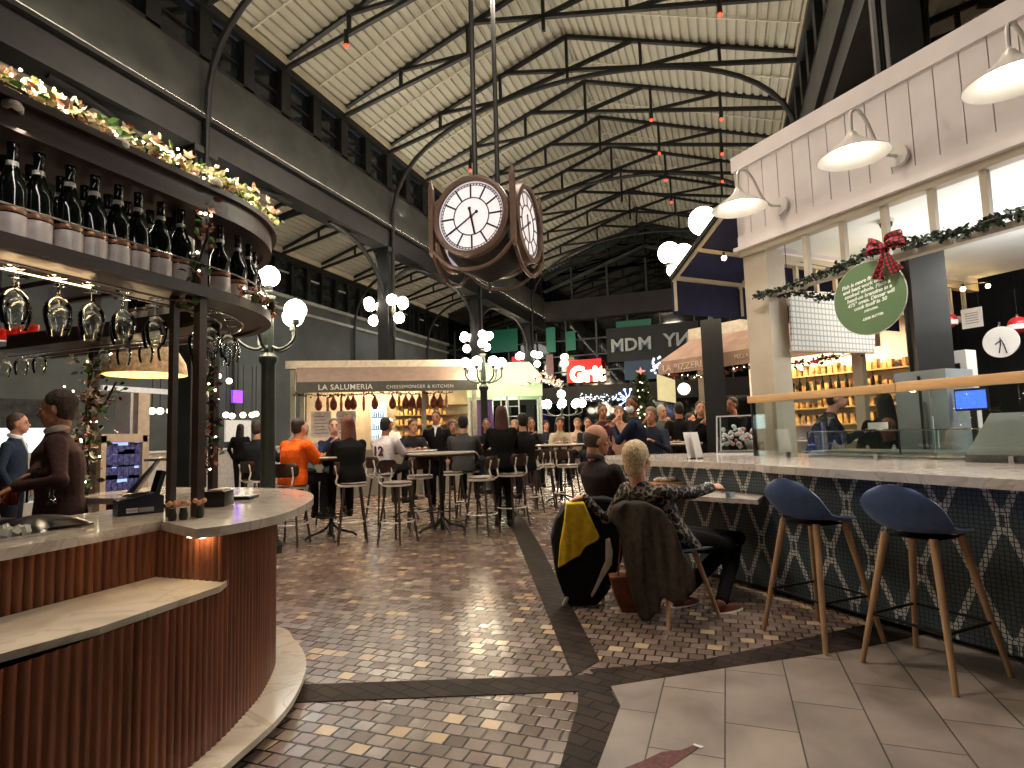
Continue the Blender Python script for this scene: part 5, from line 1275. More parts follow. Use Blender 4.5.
# ================================================================ the couple at the low ledge
def leopard():
    m, t, p = newmat('leopard_print'); tc = t.add('ShaderNodeTexCoord'); n = t.add('ShaderNodeTexNoise', i_Scale=14.0, i_Detail=2.0); t.link(tc.outputs['Object'], n.inputs['Vector'])
    ms = t.add('ShaderNodeVectorMath', operation='SCALE'); ms.inputs['Scale'].default_value = .06; t.link(n.outputs['Color'], ms.inputs[0])
    ad = t.add('ShaderNodeVectorMath', operation='ADD'); t.link(tc.outputs['Object'], ad.inputs[0]); t.link(ms.outputs[0], ad.inputs[1])
    vo = t.add('ShaderNodeTexVoronoi'); vo.inputs['Scale'].default_value = 33; t.link(ad.outputs[0], vo.inputs['Vector']); d = vo.outputs['Distance']
    n2 = t.add('ShaderNodeTexNoise', i_Scale=38.0); t.link(tc.outputs['Object'], n2.inputs['Vector'])
    ring_ = t.math('MULTIPLY', t.math('GREATER_THAN', d, .14), t.math('LESS_THAN', d, .62)); br = t.math('GREATER_THAN', n2.outputs[0], .33)
    c = t.mix(t.math('LESS_THAN', d, .14), srgb('80756a'), srgb('665a50')); c = t.mix(t.math('MULTIPLY', ring_, br), c, srgb('0e0c0c')); t.link(c, p.inputs['Base Color']); p.inputs['Roughness'].default_value = .85; return m
LEO = leopard()
RT = R @ V((1, 0, 0)); FW = R @ V((0, 0, 1)); hr = math.degrees(math.atan2(RT.y, RT.x))
man = person('bald man in a dark jacket seated in profile at the low kiosk ledge', -.93, 4.86, 48, 'sit', .46, 1.0, top='2f2827', bottom='1c1d22', skin='c58e74', hair='5c524b', style='bald', head=hr+4, tilt=.1, face=True, vox=.011,
             headpos=cd(597, 441, 4.80), lw=cd(640, 486, 5.2), rw=cd(632, 492, 4.9), bulk=1.2, lean=.1, collar='3a3432')
m = MB(); e = man['hc']-man['HU']*.098+man['HF']*.062; ellip(m, e, .03, .022, .026, man['HS'], man['HF'], man['HU'], 12, 8); m.build('goatee', M('goatee_grey', '4f4640', .8), man['root'], w=True)
wom = person('short blonde woman in a leopard print top with both arms stretched out', -.40, 4.42, 45, 'sit', .46, .97, bottom='121214', skin='cf9d86', hair='dcc39c', style='bob', head=62, face=True, vox=.011, female=True, topmat=LEO, shoe='6a3c2c',
             headpos=cd(638, 460, 4.2), lw=cd(583, 497, 4.38), rw=cd(736, 485, 4.5), sh_turn=-14, lhd=(-RT*1+V((0, 0, -.25)), V((0, 0, -1))), rhd=(RT*.95+FW*.35+V((0, 0, .05)), V((.2, .6, -.5))), bulk=1.12, curl=.75,
             knees=(cd(728, 545, 4.5), cd(738, 538, 4.72)), feet=(V(tuple(zp(680, 606, 0)[:2])+(.065,)), V(tuple(zp(722, 612, 0)[:2])+(.065,))))
m = MB(); w_ = wom['wR']; 
for k in range(3): m.tube([w_-RT*(.045-.02*k)+V((0, math.cos(a), math.sin(a)))*.034 for a in [2*PI*i/14 for i in range(14)]], .009, 6, closed=True)
m.build('blue_cuff', M('cuff_blue', 'a9c3cc', .8), wom['root'], w=True)
# surgical mask hanging from the wrist
c0 = cd(730, 492, 4.48); o = MB().quadgrid(lambda u, v: c0+RT*(.075*(u-.5))+V((0, 0, -.085*v))+FW*(.02*math.sin(u*7)*v), 10, 8, .003).build('face_mask', M('mask_pale_blue', 'b7cfd4', .8)); tag(o, 'pale blue face mask hanging from the blonde woman\'s wrist', 'mask')
def low_chair(cx, cy, hd, lab):
    t = empty('shell_chair', (cx, cy, 0), math.radians(hd)-PI/2, lab, 'chair', None)
    def shell(u, v):
        x = (u-.5)*2
        if v < .55: q = v/.55; return V((x*(.23-.02*(1-q)**5), .22-.42*q+.07*x*x*q**3, .455+.02*abs(x)**2.5+.02*q**4))
        q = (v-.55)/.45; rnd_ = max(0, 1-max(0, (q-.3)/.7)**3.2)**.42; return V((x*.22*rnd_, -.2-.05*math.sin(q*PI/2)+.07*x*x, .475+.20*q))
    MB().quadgrid(shell, 18, 26, .012).build('shell', M('shell_grey', '3b4450', .5), t)
    for sx in (-1, 1):
        for sy in (-1, 1): MB().tube([(sx*.13, sy*.12, .45), (sx*.235, sy*.225, 0)], [.019, .013], 12).build('leg', OAK, t)
    return t
low_chair(-.44, 4.36, 45, 'low shell chair with oak legs under the blonde woman, a brown coat over its back')
low_chair(-.98, 4.80, 48, 'low shell chair under the bald man, hidden by the yellow and black jacket')
# jackets over the chair backs
t = empty('yellow_black_jacket', cd(585, 560, 4.4), 0, 'yellow and black jacket with a white stripe hanging over the bald man\'s chair', 'jacket')
BKC = M('black_fleece', '101013', .9, 0, .2, 30, bump=.3)
padded('black_body', BKC, t, [(566, 506), (582, 500), (606, 498), (622, 503), (628, 530), (622, 560), (610, 590), (598, 606), (584, 613), (570, 608), (562, 592), (556, 575), (551, 540), (556, 520)], 4.38, .13, folds=.035)
padded('yellow_panel', M('yellow_fleece', 'ecc931', .85, 0, .08, 20, bump=.2), t, [(566, 503), (584, 502), (592, 520), (600, 537), (598, 541), (586, 546), (580, 556), (569, 562), (558, 569), (560, 545), (564, 522)], 4.33, .05, voxel=.009, sm=4, folds=.03)
padded('white_stripe', M('white_stripe', 'cfc8c0', .8), t, [(606, 540), (610, 538), (613, 552), (612, 565), (603, 580), (592, 598), (591, 596), (599, 578), (606, 562)], 4.345, .03, voxel=.006, sm=2, folds=.02)
padded('white_tag', M('white_stripe', 'cfc8c0', .8), t, [(566, 597), (569, 598), (565, 607), (562, 606)], 4.345, .02, voxel=.004, sm=1)
t = empty('brown_coat', cd(640, 560, 4.1), 0, 'dark brown coat draped over the back of the blonde woman\'s chair', 'coat')
BCT = M('coat_brown', '33281f', .9, 0, .2, 25, bump=.4)
padded('coat_body', BCT, t, [(609, 522), (614, 508), (626, 503), (646, 503), (664, 511), (675, 526), (680, 542), (686, 556), (694, 570), (697, 588), (686, 602), (672, 604), (664, 598), (660, 612), (652, 622), (642, 622), (634, 600), (628, 575), (624, 545), (618, 528)], 3.98, .12, folds=.04, seed=5, slope=.0065)
t = empty('leather_bag', cd(625, 600, 4.25), 0, 'brown leather bag with a long strap hanging between the two chairs', 'bag')
LTH = M('brown_leather', '7a4630', .5, 0, .15, 20, bump=.2)
padded('bag_body', LTH, t, [(610, 577), (632, 576), (638, 590), (640, 612), (634, 620), (624, 617), (616, 600)], 4.18, .1, voxel=.008, sm=4)
m = MB(); m.tube([cd(618, 578, 4.2), cd(620, 550, 4.2), cd(621, 525, 4.2)], .007, 6); m.tube([cd(630, 577, 4.24), cd(624, 550, 4.24), cd(621, 525, 4.22)], .007, 6); m.build('strap', LTH, t, w=True)
# things on the ledge
q = zp(742, 489, .77); t = empty('paper_cup', (q.x, q.y+.03, .771), 0, 'small white paper cup in the blonde woman\'s right hand', 'cup'); MB().lathe([(0, 0), (.026, 0), (.036, .075), (.034, .077), (.025, .004), (0, .004)], n=18).build('cup', WHITE, t); MB().lathe([(.0265, .02), (.0355, .072)], n=18, cap=False).build('sleeve', M('cup_sleeve', 'b98a6a', .8), t)
q = zp(667, 487, .77); t = empty('food_tray', (q.x, q.y, .771), .5, 'paper tray of food with crumpled white paper on the low ledge', 'tray'); m = MB(); m._hull([[(-.13, -.08, 0), (.13, -.08, 0), (.13, .08, 0), (-.13, .08, 0)], [(-.15, -.1, .045), (.15, -.1, .045), (.15, .1, .045), (-.15, .1, .045)]]); m.build('tray', M('kraft_paper', 'b07a52', .8), t, smooth=False)
m = MB(); rr = random.Random(3)
for i in range(12): m.sphere((rr.uniform(-.09, .1), rr.uniform(-.05, .05), .06+rr.random()*.02), .03, 7, 5, (1, .8, .6))
m.build('crumpled_paper', M('tissue', 'd9d5d0', .8), t, smooth=False)
q = zp(692, 484, .77); t = empty('smartphone', (q.x, q.y, .771), .4, 'black smartphone lying flat on the low ledge', 'phone'); MB().bb(-.075, .075, -.036, .036, 0, .009, bev=.002).build('body', BLACK, t); MB().bb(-.07, .07, -.032, .032, .0091, .0095).build('screen', GLB, t, smooth=False)
# ================================================================ bartender
bp_ = cd(62, 470, 3.9)
bt_ = person('grey-haired bartender in a dark uniform with a white collar behind the bar', bp_.x, bp_.y, 236, 'stand', s=.93, top='4a3634', bottom='1a1a1c', skin='c08a70', hair='4a3b32', style='short', head=hr+180+22, tilt=.12, face=True, vox=.011,
             headpos=cd(57, 410, 3.85), rw=cd(26, 482, 3.45), lw=cd(14, 487, 3.5), rhd=(-RT+V((0, 0, -.5)), V((0, 0, -1))), lhd=(-RT*.5-FW*.6+V((0, 0, -.4)), V((0, 0, -1))), bulk=1.3, collar='e0dcd6', curl=.9)
m = MB(); w_ = bt_['wR']; m.tube([w_+RT*.02+(V((0, 0, 1))*math.cos(a)+FW*math.sin(a))*.031 for a in [2*PI*i/16 for i in range(16)]], .008, 6, closed=True); m.build('wristwatch', BLACK, bt_['root'], w=True)
# ================================================================ high tables and bistro bar stools
SEATW = M('seat_plywood', '8d8176', .4, 0, .12, 14); BACKW = M('back_dark_wood', '38241f', .4, 0, .15, 10); RIMW = M('pale_metal', 'ece8e2', .3, .1, .05, 10)
LEGD = M('stool_leg_brown', '4c3f3a', .4, .3, .12, 10)
def bistro():
    t = empty('bistro_stool', (0, 0, 0), 0, 'x', 'stool')
    MB().lathe([(0, .735), (.165, .735), (.185, .742), (.188, .752), (.175, .76), (0, .757)], n=24).build('seat', SEATW, t)
    MB().lathe([(.16, .705), (.184, .708), (.187, .733), (.16, .734)], n=24).build('seat_ring', RIMW, t)
    for k in range(4):
        a = PI/4+k*PI/2; c, d = math.cos(a), math.sin(a)
        MB().tube([(c*.14, d*.14, .72), (c*.25, d*.25, 0)], [.016, .013], 8).build('leg', LEGD, t)
    MB().tube([(.208*math.cos(2*PI*k/24), .208*math.sin(2*PI*k/24), .27) for k in range(24)], .009, 6, closed=True).build('foot_ring', RIMW, t)
    m = MB()
    for s in (-1, 1): m.tube(smooth_path([(s*.10, -.14, .72), (s*.11, -.2, .76), (s*.12, -.185, .86), (s*.12, -.215, .98)], 5), .012, 8)
    m.build('back_support', RIMW, t)
    def bk(u, v):
        x = (u-.5)*2; z = .86+.17*v; w = .19*(1-abs(2*v-1)**4*.25)
        return V((x*w, -.225+.06*x*x, z))
    MB().quadgrid(bk, 14, 8, .012).build('backrest', BACKW, t)
    return t
bs = bistro(); nbs = 0
def put_stool(px, d, rz, lab):
    global nbs
    q = cd(px, 470, d); o = bs if nbs == 0 else copy_tree(bs); nbs += 1
    place(o, (q.x, q.y, 0), rz, 'brown bistro bar stool, '+lab, 'bistro bar stools round the high tables'); return q
TOPM = M('table_top_pale', 'c5bcb4', .18, 0, .06, 6)
tb = None; ntb = 0
def table(px, d, r, lab, dark=False):
    q = cd(px, 450, d); t = empty('high_table', (q.x, q.y, 0), 0, lab, 'table', 'round high tables in the hall')
    MB().lathe([(0, 1.065), (r-.01, 1.065), (r, 1.075), (r, 1.085), (r-.008, 1.092), (0, 1.092)], n=40).build('table_top', TOPM, t)
    MB().lathe([(r-.02, 1.045), (r-.012, 1.045), (r-.012, 1.064), (r-.02, 1.064)], n=40).build('edge_ring', BACKW, t)
    MB().tube([(0, 0, .03), (0, 0, 1.06)], .03, 12).build('pedestal', DARK, t)
    m = MB()
    for k in range(4):
        a = PI/4+k*PI/2; m.tube(smooth_path([(0, 0, .22), (.1*math.cos(a), .1*math.sin(a), .12), (.27*math.cos(a), .27*math.sin(a), .06), (.33*math.cos(a), .33*math.sin(a), .012)], 4), .016, 8)
    m.build('base', DARK, t); MB().tube([(.2*math.cos(2*PI*k/24), .2*math.sin(2*PI*k/24), .3) for k in range(24)], .01, 6, closed=True).build('foot_ring', DARK, t)
    return q
T1 = table(331, 7.75, .40, 'round high table between the man in orange and the woman in black')
T2 = table(441, 8.0, .47, 'empty pale round high table in the middle of the hall')
T3 = table(412, 9.6, .42, 'round high table in front of the cheese stall')
T4 = table(506, 9.6, .42, 'round high table beside the red-haired woman in black')
T5 = table(560, 11.0, .50, 'round high table left of the bald man, farther back')
T6 = table(674, 9.3, .45, 'round high table right of the masked man')
put_stool(291, 7.35, .25, 'under the man in orange')
put_stool(352, 7.45, -.9, 'under the long-haired woman in black')
put_stool(397, 7.3, -1.7, 'empty, its pale back legs beside the woman in black')
put_stool(420, 8.4, .6, 'empty, behind the middle table on its left')
put_stool(481, 7.75, 1.5, 'empty, right of the pale middle table')
put_stool(452, 9.0, 2.6, 'behind the pale middle table')
put_stool(381, 8.9, -.4, 'under the man in the numbered jersey')
put_stool(468, 9.4, .3, 'under the person in the dark knitted hat')
put_stool(511, 8.35, 1.2, 'beside the red-haired woman in black')
put_stool(530, 9.7, 2.2, 'right of the red-haired woman, farther back')
put_stool(545, 10.2, .2, 'nearest the far high table on its left')
put_stool(568, 10.0, -.2, 'nearest the far high table on its right')
put_stool(524, 11.2, 1.9, 'farthest, beyond the red-haired woman')
put_stool(320, 9.2, 2.8, 'across the table from the man in orange')
# plates, food and glasses on tables
def disc_thing(nm, q, r, mat, lab, cat):
    t = empty(nm, q, 0, lab, cat); MB().lathe([(0, 0), (r*.6, 0), (r, .018), (r-.004, .02), (r*.6, .005), (0, .005)], n=24).build('plate', mat, t)
    m = MB(); 
    for k in range(5): m.sphere((r*.35*math.cos(k*1.3), r*.35*math.sin(k*1.3), .022), .025, 7, 5)
    m.build('food', M('food_brown', 'a06a3c', .7, 0, .3, 30), t)
disc_thing('plate', (T1.x-.05, T1.y-.1, 1.093), .12, WHITE, 'white plate of food on the table of the man in orange', 'plate')
disc_thing('plate', (T3.x, T3.y-.1, 1.093), .12, WHITE, 'white plate on the table before the cheese stall', 'plate')
disc_thing('plate', (T6.x+.05, T6.y-.05, 1.093), .13, WHITE, 'white plate of food on the table right of the masked man', 'plate')
for q, dx, lab in ((T1, .15, 'beer glass on the table between the man in orange and the woman in black'), (T6, -.2, 'tall glass at the left of the table behind the counter'), (T5, .1, 'water glass on the far round high table')):
    t = empty('drinking_glass', (q.x+dx, q.y, 1.093), 0, lab, 'glass'); MB().lathe([(0, 0), (.028, 0), (.036, .13), (.034, .13), (.026, .006), (0, .006)], n=14).build('cup', M('drink_glass', 'c9c2b4', .1, 0, .1, 10, trans=.6), t)
# ================================================================ people round the tables
def at(px, d): q = cd(px, 440, d); return q.x, q.y
def sitp(lab, px, d, hd, **k): x, y = at(px, d); k.setdefault('vox', .018); return person(lab, x, y, hd, 'sit', .76, **k)
def stp(lab, px, d, hd, **k): x, y = at(px, d); k.setdefault('vox', .018); return person(lab, x, y, hd, 'stand', **k)
sitp('man in a bright orange T-shirt seated with his back to the camera', 293, 7.4, hr+55, top='e8621c', bottom='24242c', skin='c08a6a', hair='30231c', arms='table', sleeve='short', bulk=1.38, s=.97, lean=.12, vox=.014)
sitp('long-haired woman in black seated at the table of the man in orange', 351, 7.5, hr+125, top='0c0c0d', bottom='17171a', skin='c99a80', hair='6b4030', style='long', arms='table', female=True, bulk=1.18, lean=.2, vox=.014)
sitp('grey-haired person facing the camera behind the man in orange', 306, 8.7, hr-100, top='7a7f88', hair='9a948c', skin='d0a48a', style='bob', arms='face', s=.95, lean=.15)
sitp('person in navy holding a phone up behind the long-haired woman', 334, 8.8, hr-70, top='232a45', skin='d3a28e', hair='6a5a50', arms='phone', s=1.0)
j = sitp('man in a white sports jersey numbered twelve seated back to camera', 383, 8.9, hr+65, top='cfc9d2', bottom='26262c', skin='8c6048', hair='121010', arms='table', sleeve='short', bulk=1.15, lean=.1, vox=.015)
n_ = -(j['F']); text('jersey_number', '12', .2, .002, M('jersey_maroon', '4a2130', .7), facing(j['chest']+n_*.155+V((0, 0, -.02)), n_, V((0, 0, 1))), j['root'], bold=.006)
sitp('dark-haired man in a dark sweater leaning at the table before the stall', 411, 10.2, hr-60, top='2a2a30', skin='b98468', hair='1f1915', arms='table', lean=.15)
stp('man in a black suit and white shirt standing before the cheese stall', 437, 10.6, hr-95, top='17171b', bottom='15151a', skin='b88068', hair='1a1512', collar='e6e6ea', arms='down', bulk=1.1, vox=.016)
sitp('person in a dark knitted hat and grey jacket seated back to camera', 463, 9.1, hr+80, top='4b4c4e', bottom='1d1d22', hair='17171a', style='short', skin='b98a70', arms='table', bulk=1.15, lean=.05)
stp('red-haired woman in a long black coat standing back to camera', 502, 8.4, hr+95, top='111113', bottom='121214', hair='4e2a28', style='long', skin='c99a80', arms='table', female=True, bulk=1.18, s=.97, vox=.015)
sitp('person in a dark coat seated right of the red-haired woman', 524, 8.9, hr+120, top='16171a', hair='1b1716', skin='c09078', arms='table', bulk=1.2)
sitp('pale-scarfed woman with brown hair facing the camera at the far table', 560, 12.0, hr-90, top='b3a68e', hair='3a2018', style='long', skin='c9957c', arms='table', female=True)
sitp('dark-haired person looking at a white menu left of the scarfed woman', 531, 11.6, hr-80, top='24222a', hair='17120f', skin='bb8870', arms='phone')
sitp('fair-haired woman in pale clothes right of the scarfed woman', 578, 13.5, hr-100, top='c0a998', hair='8a6446', style='bob', skin='d6a48c', arms='table', female=True)
stp('person in a maroon coat standing behind the bald man', 603, 9.8, hr-80, top='4b2a31', bottom='1c1c20', hair='4a3a34', skin='b07a64', arms='phone', s=1.0)
stp('fair woman holding a small camera up between the maroon coat and the masked man', 620, 10.8, hr-100, top='b58d78', hair='8e6e50', style='bob', skin='d6a890', arms='face', female=True)
mk = stp('dark-haired man in a navy coat and white face mask standing left of centre-right tables', 637, 7.7, hr+160, top='222a40', bottom='1a1a22', hair='1d1512', skin='8f5f4a', arms='phone', bulk=1.18, s=1.0, head=hr-120, vox=.015)
mk['root']['label'] = 'dark-haired man in a navy coat wearing a white face mask'
m = MB(); ellip(m, mk['hc']-mk['HU']*.05+mk['HF']*.075, .06, .04, .05, mk['HS'], mk['HF'], mk['HU'], 12, 8); m.build('white_mask', M('mask_white', 'dfe0e0', .7), mk['root'], w=True)
sitp('fair-haired person leaning close behind the masked man', 653, 8.8, hr-120, top='2c3040', hair='7a6452', skin='c98f78', arms='face', style='bob', s=1.03)
stp('grey-haired man in a grey coat standing behind the right-hand table', 662, 11.2, hr-70, top='4a4d4f', bottom='222226', hair='9b958e', skin='b98670', arms='down', bulk=1.1)
stp('black-shirted man with dark hair standing back to camera by the table', 681, 9.9, hr+100, top='101112', bottom='101114', hair='16110f', skin='9a6a52', arms='down', sleeve='short', bulk=1.1, vox=.016)
stp('man in black with brown hair beside the dark column', 702, 9.8, hr-100, top='15151a', bottom='151518', hair='2c1f19', skin='c08c74', arms='phone', bulk=1.15)
stp('dark-haired person in black behind the seafood case', 736, 9.6, hr-150, top='121216', bottom='121216', hair='1a1414', skin='b98068', arms='table', bulk=1.1, s=1.02)
stp('far walker in a long black coat with dark hair in the left passage', 240, 15.0, hr+95, top='0d0d10', bottom='101014', hair='0f0d0d', style='long', arms='down', female=True, bulk=1.18)
sitp('man in a dark jacket seated left of the near lamp post', 256, 8.7, hr+70, top='1e2126', bottom='8f8fa8', hair='3a2e26', skin='b07f68', arms='table', bulk=1.2)
put_stool(257, 8.7, -.2, 'under the dark-jacketed man left of the lamp post')
sitp('dark-haired person in black near the lamp post of the clock side', 487, 11.4, hr-90, top='1c1a1e', hair='2b201a', skin='b98a74', arms='table')
for i, (px, d, tp, hr_, sk, st, lab) in enumerate([(588, 13.0, '1f2126', '241a16', 'c2917a', 'short', 'person in charcoal beyond the bald man, seated'), (546, 14.5, '30303a', '2a1c16', 'c08e76', 'bob', 'distant seated person in slate between the far tables'), (597, 16.0, '5a4a44', '1c1512', 'b08068', 'short', 'distant person in brown deep in the hall'), (515, 13.2, '6b5a50', '8a7560', 'cfa58e', 'bob', 'distant fair-haired person in tan by the green kiosk'), (452, 11.6, '2b2226', '6b4a38', 'c79078', 'bob', 'brown-haired person in plum before the cheese stall shelves'), (690, 12.0, '24242a', '2b1d17', 'c08a72', 'short', 'distant person in charcoal under the pizza awning'), (668, 13.5, '3b3a3e', '1a1513', 'b58870', 'short', 'distant person in grey near the pizza menu board')]):
    sitp(lab, px, d, hr-90+20*(i % 3), top=tp, hair=hr_, skin=sk, style=st, arms='table', vox=.024, hide_legs=False)
# people behind glass in the kiosk and behind the bar
q = kf(kfront(812, 400, 1.4)[0], 1.4, 0); person('cook in black with a grey apron working behind the glass screen', q.x, q.y, hr-40, 'stand', top='1c1d22', bottom='1c1c20', hair='1b1412', skin='b98670', arms='table', lean=.35, vox=.016, bulk=1.15, s=1.0)
m = MB()
q = kf(kfront(882, 410, 1.9)[0], 1.9, 0); person('long black-haired woman in black inside the kiosk', q.x, q.y, hr-100, 'stand', top='0f0f12', bottom='101012', hair='0c0a0a', style='long', skin='b98468', arms='down', vox=.018, s=.93, female=True, head=hr+80, bulk=1.2)
q = kf(kfront(1000, 400, 1.0)[0], 1.0, 0); person('person in a navy shirt bending down at the right edge of the kiosk', q.x, q.y, hr+25, 'stand', top='1c2440', bottom='181a24', hair='1e1614', skin='c08a74', arms='table', lean=1.05, vox=.018, s=.98, bulk=1.18)
q = cd(12, 460, 6.5); person('customer in a navy suit seen behind the bartender at the far left', q.x, q.y, hr+20, 'stand', top='232c3c', bottom='1c1f28', hair='4a3a30', skin='b98670', arms='down', vox=.018, collar='d8dce2', s=.97)
# ================================================================ lamp posts and globe clusters
GLOBE = E('globe_light', 'fff4dc', 9); POSTM = M('lamp_post_green', '2b3330', .45, .2, .15, 6)
def cluster(m_arm, m_gl, c, r, ra, n, zt, rot=0, single=True):
    """arms and globes round c; r globe radius, ra arm radius"""
    c = V(c)
    for k in range(n):
        a = rot+2*PI*k/n; dx, dy = math.cos(a), math.sin(a)
        m_arm.append([c+V((0, 0, -.3)), c+V((dx*ra*.45, dy*ra*.45, -.36)), c+V((dx*ra*.95, dy*ra*.95, -.25)), c+V((dx*ra, dy*ra, -.05))])
        m_gl.append(c+V((dx*ra, dy*ra, r*.8)))
    if single: m_gl.append(c+V((0, 0, zt)))
def lamp_post(px, d, lab, zc_=2.75, rg=.135, ra=.42, n=5, power=60, rot=.3):
    q = cd(px, 440, d); t = empty('lamp_post', (q.x, q.y, 0), 0, lab, 'street lamp'); loc = V((q.x, q.y, 0))
    MB().lathe([(0, 0), (.16, 0), (.17, .1), (.12, .16), (.1, .5), (.085, .55), (.08, zc_-.55), (.11, zc_-.5), (.11, zc_-.45), (.06, zc_-.4), (.05, zc_+.25), (.08, zc_+.3), (0, zc_+.32)], n=16).build('post', POSTM, t)
    A, G = [], []; cluster(A, G, (0, 0, zc_), rg, ra, n, .55, rot)
    m = MB()
    for p in A: m.tube(smooth_path(p, 5), .018, 8)
    for g in G: m.cyl(g-V((0, 0, rg+.05)), .045, .06, 10)
    m.build('scroll_arms', POSTM, t)
    for g in G: MB().sphere(g, rg, 18, 12).build('globe', GLOBE, t)
    point('lamp_glow', loc+V((0, 0, zc_+.15)), power, 'ffe9c4', .35); return t
lamp_post(268, 6.9, 'dark lamp post with white globes between the bar and the man in orange', 2.78, .13, .36, 5, 130, rot=.15)
lamp_post(485, 13.0, 'dark lamp post with white globes at the right end of the cheese stall', 2.85, .11, .42, 7, 130)
lamp_post(563, 24.0, 'distant lamp post with a wide ring of globes before the glass end wall', 2.35, .17, .85, 8, 120)  # added post, stands in for lamps mirrored in the end glass
def col_cluster(x, y, z, lab, rg=.15, sx=1, power=40):
    t = empty('globe_cluster', (x, y, z), 0, lab, 'lamp'); m = MB(); G = []
    for k, (a, b, c) in enumerate(((.32, 0, .1), (.32*.5, .28, .12), (.32*.5, -.28, .12), (.2, 0, -.32))):
        G.append(V((a*sx, b, c))); m.tube([(0, b*.3, -.15), (a*sx*.6, b*.8, -.2 if c > 0 else -.5), (a*sx, b, c-rg)], .016, 6)
    m.bb(-.05, .05, -.08, .08, -.3, .05); m.build('bracket', DARK, t)
    for g in G: MB().sphere(g, rg, 16, 10).build('globe', GLOBE, t)
    point('lamp_glow', (x+.2*sx, y, z), power, 'ffe9c4', .3)
cn = ['the column behind the bar shelf', 'the column above the cheese stall', 'the column beyond the clock', 'the farthest clock-side column']
for i, y in enumerate(CYS):
    col_cluster(XL+.05, y, 4.85, 'cluster of white globes on the hall side of '+cn[i], power=45)
    col_cluster(XL-.35, y, 4.85, 'cluster of white globes on the aisle side of '+cn[i], sx=-1, power=35)
q = cd(719, 440, 9.75); t = empty('lamp_post', (q.x, q.y, 0), 0, 'lamp post with big white globes rising behind the navy awning', 'street lamp')
zt_ = cd(719, 240, 9.4).z; MB().tube([q*V((1, 1, 0)) if False else V((q.x, q.y, 0)), V((q.x, q.y, zt_))], [.08, .05], 12).build('post', POSTM, t, w=True)
G = [(cd(px, py, d), r) for px, py, d, r in ((703, 221, 9.0, .22), (669, 253, 9.0, .17), (683, 255, 8.8, .17), (674, 270, 9.1, .11))]
m = MB()
for g, r in G: m.tube(smooth_path([V((q.x, q.y, zt_-.5)), V((q.x, q.y, zt_-.5)).lerp(g, .5)-V((0, 0, .2)), g-V((0, 0, r))], 5), .02, 8); m.cyl(g-V((0, 0, r+.03)), .06, .06, 10)
m.build('scroll_arms', POSTM, t, w=True)
for g, r in G: MB().sphere(g, r, 20, 12).build('globe', GLOBE, t, w=True)
point('lamp_glow', cd(690, 240, 8.0), 60, 'ffe9c4', .3)
